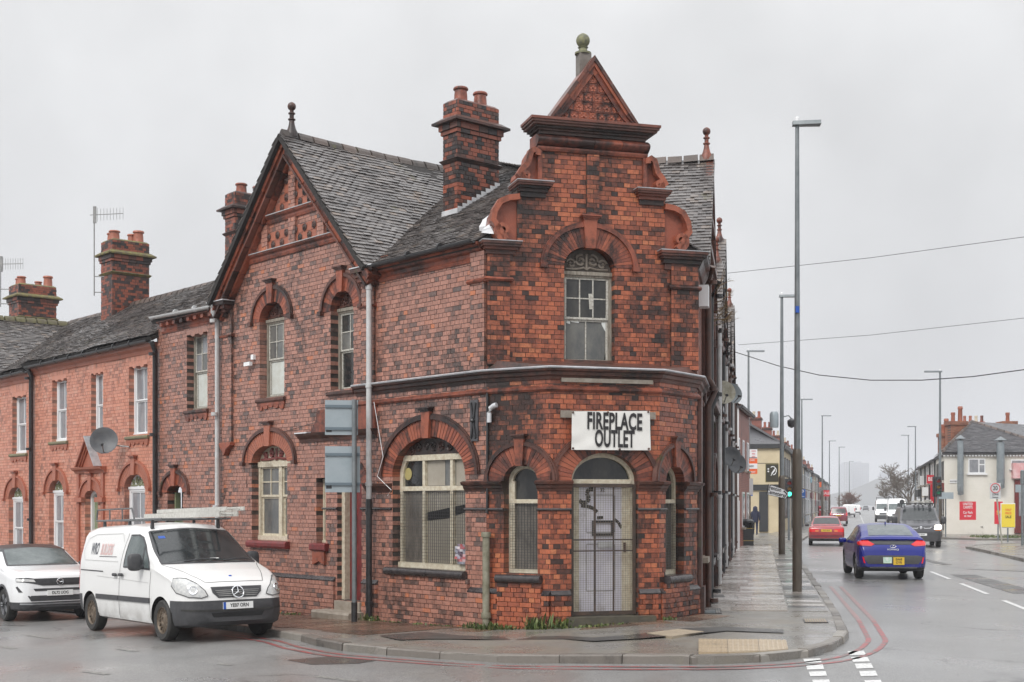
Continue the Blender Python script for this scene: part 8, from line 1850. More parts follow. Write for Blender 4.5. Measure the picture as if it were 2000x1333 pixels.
def sprinter(label, px, py):
 loc, rz = toward(px, py, U2)
 v = Vehicle('white_high_van', label, 'van', 5.6, [(0, .75), (.08, 1.05), (.3, 1.2), (.8, 1.36), (1.5, 2.05), (1.9, 2.45), (2.4, 2.55), (5.5, 2.55), (5.6, 1.5)], [(0, .3), (5.6, .35)], [(0, .78), (.1, .88), (.3, .96), (5.5, .98), (5.6, .9)], [(0, 1.0), (5.6, 1.3)], kin=.08, rt=.2, axles=(.95, 4.4), wr=.34, tread=.21, paint=p_white2, loc=loc, rz=rz, group='vans on the main road', ns=40, extract=[([((0, 0, .78), (0, 0, 1)), ((.6, 0, 0), (1, 0, 0))], lambda c: c.z < .78 and c.x < .6, 'front_bumper', plas)])
 v.wheels(rim_d, 5); v.decal('windscreen', [(.9, -.84, 1.42), (.9, .84, 1.42), (1.5, .80, 2.02), (1.5, -.80, 2.02)], F_, v_glass2, .01)
 for sg in (1, -1): v.decal('headlight', [(.05, sg * .6, .85), (.25, sg * .9, .92), (.3, sg * .9, 1.18), (.1, sg * .66, 1.0)], (.9, -.4 * sg, 0), lit if sg > 0 else lamp_g, .014, step=.08); v.blob('door_mirror', (1.1, sg * 1.16, 1.5), (.08, .12, .2), plas)
 v.decal('grille', [(0, -.5, .82), (0, .5, .82), (.1, .5, 1.02), (.1, -.5, 1.02)], (1, 0, 0), plas, .01)
 MB().tube([(1.9, -.8, 2.72), (1.9, .8, 2.72)], .03, 6).tube([(1.9, -.8, 2.5), (1.9, -.8, 2.78)], .03, 6).tube([(1.9, .8, 2.5), (1.9, .8, 2.78)], .03, 6).build('roof_bar', plas, v.root, local=True)
sprinter('tall white van with a black roof bar coming towards us behind the grey van', 1753, 1024)
sprinter('farther tall white van following with one headlamp lit', 1727, 1020)
loc, rz = toward(1691, 998, U2)
f = Vehicle('distant_car', 'small dark car far off at the end of the road', 'car', 4.2, [(0, .6), (.3, .9), (1.1, 1.0), (1.8, 1.45), (3.3, 1.4), (4.0, .9), (4.2, .6)], [(0, .25), (4.2, .3)], [(0, .7), (.3, .86), (4.0, .88), (4.2, .7)], [(0, .8), (4.2, .9)], kin=.3, axles=(.85, 3.4), wr=.31, tread=.2, paint=p_grey, loc=loc, rz=rz, ns=24, group='cars on the main road')
f.wheels(rim_a, 5); f.decal('windscreen', [(1.15, -.65, 1.03), (1.15, .65, 1.03), (1.75, .56, 1.4), (1.75, -.56, 1.4)], F_, v_glass, .01)
# STREET FURNITURE
def quad_sign(name, mat, par, c, n, w_, h, t=.03, tilt=0.0):
 M = facing_dir(n, c) @ Matrix.Rotation(tilt, 4, 'Z'); P = [tuple(M @ Vector((x, y, z))) for z in (-t, 0) for x, y in ((-w_ / 2, -h / 2), (w_ / 2, -h / 2), (w_ / 2, h / 2), (-w_ / 2, h / 2))]
 return MB().hexa(P).build(name, mat, par), M
CAMN = (0, -1, 0)
def lamp_post(label, base, H, arm, thick=.085, brown=True, al=.9):
 b = Vector(base); root = thing('street_lamp', label, 'street lamp', base, group='street lamps along the main road')
 hb = H * .3
 MB().lathe(b, [(thick * 1.5, 0), (thick * 1.5, hb * .97), (thick * 1.35, hb), (thick, hb * 1.02)], 14).build('base', post_b if brown else galv, root, smooth=40)
 MB().tube([b + Vector((0, 0, hb)), b + Vector((0, 0, H))], [thick * 1.02, thick * .62], 12).build('column', galv, root, smooth=40)
 a = Vector((arm[0], arm[1], 0)).normalized(); t = b + Vector((0, 0, H)); s = a.cross(Vector((0, 0, 1)))
 MB().hexa([t + a * x + s * y + Vector((0, 0, z)) for z, k in ((-.02, 1), (.07, .75)) for x, y in ((-.1, -.1 * k), (al, -.13 * k), (al, .13 * k), (-.1, .1 * k))]).build('lantern', galv, root, fix=True)
 MB().lathe(t + Vector((0, 0, .07)), [(.05, 0), (.05, .08), (.02, .1)], 8).build('photocell', upvc, root)
 return root
def LP(px, py, top, arm, label, **k):
 g = G(px, py, False); H = EYE.z + (HY - top) / FPX * g.y - g.z; return lamp_post(label, tuple(g), H, arm, **k), g
l1, g1 = LP(1557, 1156, 244, (1, -.1), 'tall street lamp with a weathered brown base, nearest the corner', thick=.07, al=.5)
zs_ = at(1557, 604, g1.y).z; MB().box(Frame((g1.x, g1.y), (1, 0), 1), -.05, .03, .05, .085, zs_ - .09, zs_ + .05).build('sticker', plate_b, l1)
l2_, g2 = LP(1527, 1083, 580, (1, -.1), 'second street lamp along the left footway, carrying the cemetery sign', thick=.085, al=.5)
for px, Y, top, lab in ((1462, 76, 687, 'third street lamp, rising behind the gabled row'), (1566, 112, 781, 'fourth street lamp, behind the blue parking sign'), (1606, 134, 813, 'fifth street lamp, beside the red pillar box'), (1620, 187, 862, 'sixth street lamp far down the left footway'), (1639, 207, 874, 'seventh street lamp far down the left footway'), (1659, 280, 902, 'hazy last street lamp at the left of the far road')):
 p = at(px, top, Y); b = (p.x, Y, .15); lamp_post(lab, b, p.z - .15, (1, 0))
for px, Y, top, lab in ((1836, 78, 727, 'street lamp on the right, in front of the white corner shop'), (1788, 150, 834, 'second street lamp on the right, before the bare trees'), (1774, 171, 851, 'third street lamp on the right, among the bare trees')):
 p = at(px, top, Y); lamp_post(lab, (p.x, Y, .15), p.z - .15, (-1, 0))
p = at(1512, 820, g2.y); MB().lathe(p + Vector((0, 0, -.3)), [(.16, 0), (.17, .1), (.17, .5), (.12, .6)], 10).build('control_box', sign_back, l2_, smooth=40)
p = at(1546, 828, g2.y); MB().lathe(p, [(.03, -.16), (.13, -.1), (.16, 0), (.16, .12), (.05, .2)], 12).build('dome_camera', black_paint, l2_, smooth=40); MB().tube([at(1546, 818, g2.y), at(1540, 812, g2.y), at(1528, 815, g2.y)], .025, 6).build('camera_arm', galv, l2_)
gp_ = G(692, 1216, False); sg = thing('road_sign', 'pair of grey road signs on one pole, seen from behind', 'road sign', tuple(gp_)); Yp = gp_.y; zt_ = at(692, 781, Yp).z
MB().tube([gp_ + Vector((0, 0, .35)), (gp_.x, gp_.y, zt_)], .044, 14).build('pole', galv, sg, smooth=40); MB().tube([gp_, gp_ + Vector((0, 0, .36))], .055, 14).build('pole_sleeve', black_paint, sg, smooth=40)
nb = Vector((.10, -1, 0))
for x0, x1, y0, y1 in ((635, 699, 782, 850), (635, 703, 872, 962)):
 a, b = at(x0, y1, Yp + .07), at(x1, y0, Yp + .07); c = (a + b) / 2; w_, h = b.x - a.x, b.z - a.z
 S, M = quad_sign('sign_plate', sign_back, sg, c, nb, w_, h, .006)
 for f in (.18, .82): MB().hexa([tuple(M @ Vector((x, y, z))) for z in (0, .03) for x, y in ((-w_ / 2, h * (f - .5) - .025), (w_ / 2, h * (f - .5) - .025), (w_ / 2, h * (f - .5) + .025), (-w_ / 2, h * (f - .5) + .025))]).build('rail', plain('rail_dark', (.15, .19, .22), .4, .3), S, fix=True)
 MB().hexa([tuple(M @ Vector((x, y, z))) for z in (0, .004) for x, y in ((-w_ / 2 + .02, -h * .42), (-w_ / 2 + .12, -h * .42), (-w_ / 2 + .12, -h * .32), (-w_ / 2 + .02, -h * .32))]).build('label', black_paint, S, fix=True)
bn = thing('banner', 'white vinyl banner reading FIREPLACE OUTLET above the corner door', 'banner', FB.p(.9, .08, 3.2))
bc = [FB.on(*p, d=.14) for p in ((1116, 879), (1271, 880), (1269, 803), (1117, 804))]; mb = MB(); nx_, ny_ = 32, 16; rg = random.Random(3)
def bp_(i, j):
 f, g = i / nx_, j / ny_; a = [(bc[0][k] * (1 - f) + bc[1][k] * f) * (1 - g) + (bc[3][k] * (1 - f) + bc[2][k] * f) * g for k in (0, 1)]
 return FB.p(a[0], .142 + .003 * math.sin(f * 9 + g * 5) * math.sin(g * 3.1) + .005 * math.sin((f - g) * 14) * (1 - f) * (1 - g), a[1])
mb.add([bp_(i, j) for j in range(ny_ + 1) for i in range(nx_ + 1)], [(j * (nx_ + 1) + i, j * (nx_ + 1) + i + 1, (j + 1) * (nx_ + 1) + i + 1, (j + 1) * (nx_ + 1) + i) for j in range(ny_) for i in range(nx_)])
sh = mb.build('sheet', plain('white_vinyl', (.80, .79, .76), .35, c2=(.72, .71, .68), scale=2), bn, smooth=60)
ink = plain('black_ink', (.02, .018, .02), .5)
for t, px, py, xs_ in (('FIREPLACE', 1201, 825, .52), ('OUTLET', 1201, 859, .475)): a, z = FB.on(px, py, d=.16); text_mesh('lettering', t, .375, facing(FB, a, .1535, z) @ Matrix.Rotation(-.01, 4, 'Z'), ink, bn, ext=.001, bold=.011, xs=xs_, sp=1.05)
for p in ((1119, 806), (1187, 806), (1266, 805), (1267, 877), (1210, 878), (1119, 876)): a, z = FB.on(*p, d=.15); MB().lathe(FB.p(a, .15, z), [(.018, 0), (.018, .015), (.004, .02)], 8, axis=(FB.n.x, FB.n.y, 0)).build('eyelet', rust_pipe, bn)
dwht = plain('stained_dish', (.42, .40, .33), .5, c2=(.26, .24, .17), scale=9)
for k, (px, py, Y, r, n, m, lab) in enumerate(((1413, 767, 34, .31, (.1, -1, .25), dwht, 'lichen-stained satellite dish high on the gabled row'), (1432, 769, 39, .30, (.5, -1, .25), galv, 'pale satellite dish just behind the stained high one'), (1428, 892, 37, .28, (.1, -1, .2), dgrey, 'round dark satellite dish low on the gabled row'), (1439, 906, 40, .31, (.3, -1, .2), dgrey, 'second dark satellite dish, right behind the low one'), (1447, 942, 64, .32, (.0, -1, .25), galv, 'grey satellite dish fixed on the white box over the footway'))):
 c = at(px, py, Y); dish(lab, c, n, r, c + Vector((-.25, .5, -.1)), m, group='satellite dishes along the main road')
wp_ = at(1454, 952, 65); wb = MB().abox(wp_.x - .35, wp_.x + .35, 64.6, 66, wp_.z - .38, wp_.z + .42).build('white_box_sign', upvc, None); tag(wb, 'white box projecting over the footway from the gabled row', 'box')
gb = G(1457, 1066, False)
def litter_bin(label, g, s=1.0):
 r = thing('litter_bin', label, 'litter bin', tuple(g), group='black litter bins'); f_ = Frame((g.x, g.y), (1, 0), 1); hw = .3 * s
 MB().box(f_, -hw, hw, -.28, .28, g.z, g.z + .8 * s).box(f_, -hw - .02, -hw + .08, -.3, .3, g.z + .8 * s, g.z + 1.05 * s).box(f_, hw - .08, hw + .02, -.3, .3, g.z + .8 * s, g.z + 1.05 * s).box(f_, -hw + .08, hw - .08, -.3, -.2, g.z + .8 * s, g.z + 1.05 * s).build('body', black_paint, r)
 MB().lathe((g.x, g.y, g.z + 1.05 * s), [(.36 * s, 0), (.36 * s, .08), (.25 * s, .16), (.02, .18)], 12).build('lid', black_paint, r, smooth=30)
 for z in (.22, .78): MB().box(f_, -hw - .006, hw + .006, .27, .286, g.z + z * s, g.z + (z + .025) * s).build('gold_band', plain('gold_band', (.5, .36, .1), .4), r)
litter_bin('black litter bin with gold bands on the left footway', gb)
def board(name, label, cat, x0, x1, y0, y1, Y, mat, lines=(), n=CAMN, frame=None, support=None, grp=None, t=.06, tilt=0):
 a, b = at(x0, y1, Y), at(x1, y0, Y); c = (a + b) / 2; w_, h = b.x - a.x, b.z - a.z; r = thing(name, label, cat, (c.x, c.y, a.z if support is None else .15), group=grp)
 if frame: quad_sign('frame', frame, r, c + Vector((0, .01, 0)), n, w_ * 1.08, h * 1.08, t, tilt)
 S, M = quad_sign('panel', mat, r, c - Vector((0, .03, 0)), n, w_, h, .03, tilt)
 for txt, fx, fy, sz, m, xs_ in lines: text_mesh('lettering', txt, h * sz, M @ Matrix.Translation((fx * w_, fy * h, .006)), m, S, ext=.002, bold=.012 * h * sz, xs=xs_)
 if support == 'bracket': MB().tube([c + Vector((-w_ / 2 - .6, .05, h * .55)), c + Vector((w_ / 2, .05, h * .55))], .025, 6).build('bracket', black_paint, r)
 if support == 'post':
  for f in ((0,) if w_ < 1.0 else (-.4, .4)): MB().tube([(c.x + f * w_, c.y + .05, .1), (c.x + f * w_, c.y + .05, b.z - .05)], .04, 8).build('post', galv, r, smooth=40)
 return r, M, w_, h
wht = upvc; blk = ink; orange = plain('orange_sign', (.78, .13, .03), .45); redv = plain('red_vinyl', (.62, .03, .05), .45); yelv = plain('yellow_vinyl', (.80, .62, .06), .45); bluev = plain('blue_sign', (.015, .12, .45), .4)
r, M, w_, h = board('chip_shop_sign', 'orange and white fish and chips takeaway sign', 'shop sign', 1448, 1479, 896, 926, 72, orange, (('FISH + CHIPS', 0, .38, .15, wht, .8), ('TAKEAWAY', 0, -.38, .17, wht, .85)), support='bracket')
quad_sign('white_band', wht, r, M @ Vector((0, .0, .012)), CAMN, w_, h * .34, .02); text_mesh('lettering', 'BURGERS', h * .17, M @ Matrix.Translation((0, 0, .03)), blk, r, xs=.8)
board('computer_shop_sign', 'white sign with red lettering above the takeaway sign', 'shop sign', 1464, 1479, 878, 896, 73, wht, (('COMPUTER', 0, .3, .18, redv, .5), ('MOBILE', 0, 0, .18, redv, .6), ('REPAIRS', 0, -.3, .18, redv, .6)), support='bracket')
r, M, w_, h = board('pub_sign', 'dark hanging pub sign with gold border and white emblem', 'pub sign', 1496, 1520, 907, 941, 90, plain('dark_olive_sign', (.035, .032, .018), .4), (), frame=plain('gold_frame', (.32, .27, .12), .4), support='bracket')
mb = MB().tube([M @ Vector(((.05 + .28 * math.cos(t)) * w_, (.12 + .24 * math.sin(t)) * h, .02)) for t in np.linspace(-1.5, 2.2, 14)], .03, 5)
for k in (-.16, -.04): mb.tube([M @ Vector((-.05 * w_ + k * .3, (.0 + k) * h, .02)), M @ Vector((.28 * w_ + k * .3, (.32 + k) * h, .02))], .025, 5)
for k in (.22, .08): mb.lathe(M @ Vector((-.32 * w_, k * h, .02)), [(.07, 0), (.05, .02)], 4, axis=CAMN)
mb.build('emblem', wht, r)
board('shop_sign', 'pink red sign on the front of the cream pub', 'shop sign', 1519, 1529, 895, 918, 94, redv, (('SPORTS', 0, .1, .16, wht, .5),), support='bracket')
board('parking_sign', 'blue direction sign behind the white box on the left footway', 'parking sign', 1455, 1470, 948, 969, 76, bluev, (('<', 0, -.1, .6, wht, 1),), support='post', grp='blue parking signs')
r, M, w_, h = board('parking_sign', 'blue parking sign with a white P beside the tall lamp post', 'parking sign', 1561, 1573, 956, 973, 110, bluev, (('P', 0, .14, .75, wht, 1),), support='post', grp='blue parking signs')
MB().tube([M @ Vector((-.3 * w_, -.33 * h, .01)), M @ Vector((.3 * w_, -.33 * h, .01))], .025, 5).build('arrow', wht, r)
for k, (x0, x1, y0, y1, Y, m, t, lab) in enumerate(((1608, 1620, 958, 970, 172, redv, 'SALE', 'pinkish red shop sign far down the left terrace'), (1600, 1606, 942, 952, 165, orange, '', 'small orange sign far down the left terrace'), (1572, 1586, 932, 943, 150, plain('pale_blue_sign', (.35, .6, .7), .4), '', 'pale blue sign on the far left terrace'), (1810, 1824, 928, 945, 96, redv, 'BE', 'red sign with white letters on the right-hand shops'), (1797, 1808, 930, 948, 108, wht, '', 'white board on the right-hand shops'), (1801, 1813, 952, 969, 100, wht, '', 'lower white board on the right-hand shops'), (1817, 1824, 946, 984, 94, redv, '', 'tall red panel on the right-hand shops'))):
 board('shop_sign', lab, 'shop sign', x0, x1, y0, y1, Y, m, ((t, 0, 0, .6, wht, .9),) if t else (), support='bracket' if k < 3 else None, grp='small shop signs')
Yc = g2.y - .14; pts = [(1502, 947), (1532, 957), (1540, 965), (1534, 974), (1499, 966)]; poly = [at(x, y, Yc) for x, y in pts]; cf = thing('direction_sign', 'white finger sign reading Fenton Cemetery on the second lamp post', 'direction sign', tuple(poly[0])); n = 5
for nm, mt, k, o in (('border', blk, 1.07, .0), ('panel', wht, 1.0, -.02)):
 c = sum(poly, Vector()) / n; q = [c + (p - c) * k for p in poly]; MB().add([(p.x, p.y + o, p.z) for p in q] + [(p.x, p.y + o + .015, p.z) for p in q], [tuple(range(n)), tuple(range(2 * n - 1, n - 1, -1))] + [(i, i + n, (i + 1) % n + n, (i + 1) % n) for i in range(n)]).build(nm, mt, cf, fix=True)
tl = -math.atan2(10, 30) * .75
for t, px, py in (('Fenton', 1514, 955), ('Cemetery', 1515, 964)): text_mesh('lettering', t, .21, facing_dir(CAMN, at(px, py, Yc - .03)) @ Matrix.Rotation(tl, 4, 'Z'), blk, cf, bold=.003, xs=.82)
MB().tube([at(1531, 959, Yc - .03), at(1537, 965, Yc - .03), at(1532, 972, Yc - .03)], .03, 5).build('chevron', blk, cf)
def signal(label, px, y0, y1, Y, lit_i):
 a = at(px, y1, Y); b = at(px, y0, Y); r = thing('traffic_light', label, 'traffic light', (a.x, Y, .15), group='traffic lights'); h = b.z - a.z; f_ = Frame((a.x, Y), (1, 0), 1)
 MB().box(f_, -.17, .17, -.15, .1, a.z, b.z).build('housing', black_paint, r); MB().tube([(a.x, Y + .05, .1), (a.x, Y + .05, a.z)], .06, 10).build('pole', galv, r)
 MB().box(f_, -.26, .26, -.17, -.155, a.z - .08, b.z + .08).build('backboard', plas, r)
 for k, c in enumerate(((.25, .01, .01), (.25, .14, .01), (.01, .25, .12))):
  m = plain('lens_%d' % k, c, .3) if k != lit_i else plain('lens_lit_green', (.02, .6, .3), .3, emit=(.05, 1, .55, 4))
  MB().lathe((a.x, Y - .1, a.z + h * (.83 - .33 * k)), [(.11, 0), (.09, .03), (.01, .04)], 12, axis=CAMN).build('lens', m, r); MB().arc(f_, 0, a.z + h * (.83 - .33 * k), .11, .11, .135, .135, .1, .26, 20, 160, 8).build('visor', plas, r)
signal('traffic light showing green beside the cemetery sign', 1541, 938, 971, 70, 2); signal('dark traffic light on the right, beside the lamp post', 1832, 934, 968, 75, -1)
pb_ = G(1601, 1012, False); pbx = thing('pillar_box', 'red pillar box on the far left footway', 'pillar box', tuple(pb_)); s = 1.0
MB().lathe(pb_, [(.30, 0), (.30, .2), (.26, .25), (.26, 1.35), (.31, 1.4), (.31, 1.48), (.2, 1.6), (.02, 1.65)], 18).build('body', redv, pbx, smooth=35); MB().abox(pb_.x - .1, pb_.x + .1, pb_.y - .27, pb_.y - .25, pb_.z + 1.0, pb_.z + 1.2).build('notice', wht, pbx); MB().abox(pb_.x - .13, pb_.x + .13, pb_.y - .275, pb_.y - .25, pb_.z + 1.25, pb_.z + 1.29).build('slot', blk, pbx)
board('poster_panel', 'tall dark red poster panel behind the pillar box', 'poster', 1584, 1594, 960, 988, 168, plain('poster_red', (.35, .03, .05), .4, c2=(.6, .2, .2), scale=1), frame=black_paint, support='post')
board('carpet_banner', 'red banner on the white shop wall reading United Carpets, car park at rear', 'banner', 1874, 1906, 980, 1016, 82.2, redv, (('UNITED', 0, .36, .2, wht, .75), ('CARPETS', 0, .18, .2, wht, .62), ('Car Park', 0, -.1, .19, wht, .75), ('at rear', 0, -.28, .19, wht, .75)))
board('sale_board', 'yellow board reading HALF PRICE SALE on the right-hand verge', 'sign board', 1956, 1982, 985, 1030, 68, yelv, (('HALF', 0, .25, .14, orange, .8), ('PRICE', 0, .10, .14, orange, .75), ('SALE', 0, -.06, .16, blk, .8)), frame=wht, support='post')
board('red_sale_board', 'red board half hidden behind the yellow sale board', 'sign board', 1942, 1958, 980, 1024, 72, redv, (('SA', .05, 0, .25, yelv, .8),), support='post')
r, M, w_, h = board('zone_sign', 'square 20 ZONE speed sign on a leaning post', 'road sign', 1933, 1954, 944, 975, 64, plain('sign_grey_white', (.55, .57, .58), .4), (('20', 0, .17, .36, blk, .85), ('ZONE', 0, -.22, .15, blk, 1), ('Fenton', 0, -.40, .13, blk, 1)))
mb = MB().tube([M @ Vector((.37 * h * math.cos(t), .19 * h + .29 * h * math.sin(t) * 1.0, .01)) if False else M @ Vector((.29 * h * math.cos(t), .18 * h + .29 * h * math.sin(t), .01)) for t in np.linspace(0, 2 * math.pi, 25)[:-1]], .018, 6, closed=True); mb.build('red_ring', redv, r)
g = G(1957, 1060, False); MB().tube([(g.x * 64 / g.y, 64, .15), at(1944, 946, 64.05)], .04, 8).build('leaning_post', plain('dull_post', (.35, .34, .29), .5), r)
board('finger_sign', 'grey finger sign seen from behind by the right-hand lamp post', 'direction sign', 1833, 1862, 962, 975, 77, sign_back, (), support='post'); board('road_sign', 'grey road sign back cut by the right edge of the picture', 'road sign', 1983, 2014, 947, 962, 62, sign_back, (), support='post')
p = at(1997, 920, 61); rp_ = MB().tube([(p.x, 61, .1), tuple(p)], .06, 10).lathe((p.x, 61, p.z - .6), [(.1, 0), (.1, .6), (.03, .65)], 10).build('sign_post', galv, None, smooth=40); tag(rp_, 'bare grey post with a black cap near the right edge', 'post')
litter_bin('black litter bin with gold bands outside the white shop', G(1932, 1030, False), 1.05)
g = G(1909, 1040, False); cb_ = thing('utility_cabinet', 'grey roadside utility cabinet between the benches', 'cabinet', tuple(g)); f_ = Frame((g.x, g.y), (1, 0), 1); MB().box(f_, -.3, .3, -.4, 0, .1, 1.3).build('case', galv, cb_); MB().box(f_, -.28, -.005, 0, .015, .25, 1.25).box(f_, .005, .28, 0, .015, .25, 1.25).build('doors', sign_back, cb_); MB().box(f_, -.48, -.31, -.4, 0, .1, 1.0).build('side_box', post_b, cb_)
def bench(label, px, py, rz):
 g = G(px, py, False); r = thing('bench', label, 'bench', tuple(g), rz, group='black benches')
 for k in range(4): MB().abox(-.7, .7, -.25 + k * .11, -.16 + k * .11, .44, .47).build('slat', black_paint, r, local=True)
 for k in range(3): MB().abox(-.7, .7, .22 + k * .03, .25 + k * .03, .56 + k * .13, .66 + k * .13).build('slat', black_paint, r, local=True)
 for x in (-.6, .6): MB().tube([(x, -.22, 0), (x, -.2, .44), (x, .22, .46), (x, .32, .95)], .025, 6).tube([(x, .25, 0), (x, .2, .46)], .025, 6).tube([(x, -.22, .62), (x, .22, .62)], .02, 6).tube([(x, -.2, .44), (x, -.22, .62)], .02, 6).build('leg', black_paint, r, local=True)
bench('black slatted bench by the red banner', 1888, 1028, .7); bench('black slatted bench in front of the grey cabinet', 1917, 1043, 1.0)
g = G(1928, 1030, False); ol = thing('ornate_lamp', 'slender black ornate lamp standard with two curled arms', 'street lamp', tuple(g)); zt = at(1927, 940, g.y).z; mb = MB().tube([g, (g.x, g.y, zt)], [.05, .03], 8); OL = mb.build('column', black_paint, ol)
for s_ in (-1, 1): MB().tube([(g.x, g.y, zt - 1.2)] + [(g.x + s_ * (.25 + .2 * math.cos(t)), g.y, zt - .75 + .22 * math.sin(t)) for t in np.linspace(math.pi, -.5, 9)], .025, 6).build('curled_arm', black_paint, ol)
wm = plain('wire_black', (.03, .03, .035), .6)
def wire_line(label, pts, r):
 P = [at(*p) for p in pts]; q = []
 for a, b in zip(P, P[1:]): q += [a.lerp(b, k / 8) for k in range(8)]
 tag(MB().tube(q + [P[-1]], r, 4).build('overhead_wire', wm), label, 'wire', group='overhead wires')
wire_line('topmost thin wire crossing the sky to the right', ((1421, 534, 44), (1700, 504, 41), (2700, 368, 30)), .008); wire_line('middle thin wire crossing the sky to the right', ((1442, 674, 58), (1700, 655, 54), (2700, 544, 40)), .009)
wire_line('lowest black cable sagging across the road', ((1436, 688, 55), (1520, 715, 53), (1600, 733, 51), (1700, 743, 48), (1800, 743, 46), (1900, 736, 44), (2040, 717, 42), (2350, 660, 38), (2700, 570, 34)), .017)
# people
def person(label, g, rz, top, legs, hair, step=.12, bag=None, hood=True, h=1.72):
 root = thing('person', label, 'person', tuple(g), rz); k = h / 1.72
 V_ = [(0, 0, .95, .15), (0, 0, 1.15, .15), (0, 0, 1.38, .17), (0, .0, 1.50, .07), (.02, 0, 1.58, .10), (.03, 0, 1.66, .09), (0, .19, 1.40, .075), (0, .25, 1.12, .06), (.10, .25, .90, .045), (0, -.19, 1.40, .075), (-.02, -.25, 1.12, .06), (.05, -.25, .88, .045),
  (.0, .10, .88, .10), (step, .10, .50, .075), (step * .7, .10, .09, .05), (step * .7 + .16, .10, .04, .045), (0, -.10, .88, .10), (-step * .2, -.10, .48, .075), (-step * 1.6, -.10, .09, .05), (-step * 1.6 + .16, -.10, .04, .045)]
 E = [(0, 1), (1, 2), (2, 3), (3, 4), (4, 5), (2, 6), (6, 7), (7, 8), (2, 9), (9, 10), (10, 11), (0, 12), (12, 13), (13, 14), (14, 15), (0, 16), (16, 17), (17, 18), (18, 19)]
 for hnd in (8, 11):
  x, y, z, _ = V_[hnd]
  for q in range(5): V_.append((x + .04 * (q - 2) * .5 + (.03 if q == 0 else 0), y + (.03 if q == 0 else 0), z - (.06 if q == 0 else .09 + .008 * (q % 3)), .009)); E.append((hnd, len(V_) - 1))
 me = bpy.data.meshes.new('body'); me.from_pydata([(a * k, b * k, c * k) for a, b, c, _ in V_], E, []); o = bpy.data.objects.new('body', me); COL.objects.link(o); md = o.modifiers.new('s', 'SKIN'); sv = me.skin_vertices[0].data
 for i, q in enumerate(V_): sv[i].radius = (q[3] * k, q[3] * k)
 sv[0].use_root = True; o.modifiers.new('d', 'SUBSURF').levels = 2; dg = bpy.context.evaluated_depsgraph_get(); m2 = bpy.data.meshes.new_from_object(o.evaluated_get(dg)); bpy.data.objects.remove(o)
 for q in (top, legs, skin, black_paint): m2.materials.append(q)
 for p in m2.polygons: z = p.center.z / k; p.use_smooth = True; p.material_index = 3 if z < .10 else 1 if z < .86 and abs(p.center.y) < .22 * k else 2 if (z > 1.5 or (z < .9 and abs(p.center.y) > .2 * k)) else 0
 link('body', m2, None, root, True)
 prof = [(.14, 1.42), (.15, 1.50), (.135, 1.62), (.12, 1.72), (.03, 1.78)] if hood else [(.10, 1.63), (.105, 1.70), (.03, 1.77)]
 MB().lathe((-.02, 0, 0), [(r_ * k, z * k) for r_, z in prof], 12).build('hood' if hood else 'hair', top if hood else hair, root, smooth=60, local=True)
 MB().lathe((0, 0, 0), [(.19 * k, .80 * k), (.20 * k, 1.0 * k), (.19 * k, 1.2 * k), (.2 * k, 1.38 * k), (.10 * k, 1.48 * k)], 14).build('jacket_skirt', top, root, smooth=60, local=True)
 if bag: MB().lathe((.12, .27, .45), [(.04, 0), (.14, .05), (.16, .22), (.06, .38), (.02, .44)], 9).build('carrier_bag', bag, root, smooth=60, local=True)
navy = plain('navy_cloth', (.018, .022, .05), .8); blackc = plain('black_cloth', (.018, .016, .018), .8); jean = plain('blue_jeans', (.10, .20, .40), .8)
person('person in dark hooded coat walking away with a white carrier bag', G(1475, 1046, False), R(80), navy, navy, blackc, bag=wht); person('person in black hooded jacket and blue jeans by the right-hand lamp post', G(1850, 1043, False), R(100), blackc, jean, blackc, step=.04)
# trees
bark = plain('bare_bark', (.12, .10, .085), .9, c2=(.18, .15, .12), scale=3); bark_r = plain('red_twigs', (.20, .11, .085), .9, c2=(.16, .10, .08), scale=2)
def bare_tree(label, c, H, seed, mat=bark, spread=.75, dep=6, mult=1, name='bare_tree'):
 root = thing(name, label, 'tree', c, group='bare winter trees'); rg = random.Random(seed); tr = MB(); cr = MB()
 def br(p, d, L, r, k):
  q = [p]
  for i in range(2): d = (d + Vector((rg.uniform(-1, 1), rg.uniform(-1, 1), rg.uniform(-.2, .5))) * .16).normalized(); q.append(q[-1] + d * L / 2)
  (tr if k == dep else cr).tube(q, [r, r * .85, r * .68], 7 if k > dep - 2 else 3)
  if k == 0: return
  for i in range(4 if k < 3 else 3):
   nd = (d + Vector((rg.gauss(0, 1), rg.gauss(0, 1), rg.uniform(-.35, .8))) * spread).normalized(); br(q[rg.choice((1, 2, 2))], nd, L * rg.uniform(.62, .82), max(.022, r * .58), k - 1)
 for _ in range(mult): br(Vector(c) + Vector((rg.uniform(-.8, .8) * (mult > 1), 0, 0)), Vector((rg.uniform(-.3, .3) * (mult > 1), 0, 1)), H * .24, H * .022, dep)
 tr.build('trunk', bark, root, smooth=60); cr.build('crown', mat, root)
bare_tree('large bare tree beyond the right-hand shops', (45.6, 152, 0), 9.5, 2, spread=.8); bare_tree('bare tree rising over the right-hand shop roofs', (46.5, 140, 0), 11.5, 5, spread=.7); bare_tree('lower bare tree leaning towards the road on the right', (51, 176, 0), 8.0, 9, spread=.9); bare_tree('reddish bare tree at the far end of the left terrace', (59, 232, 0), 6.3, 14, bark_r, .9, 5, 4)
cn = thing('conifer', 'green conifer hedge tree below the bare trees on the right', 'tree', (47.5, 147, 0)); rg = random.Random(8); mb = MB()
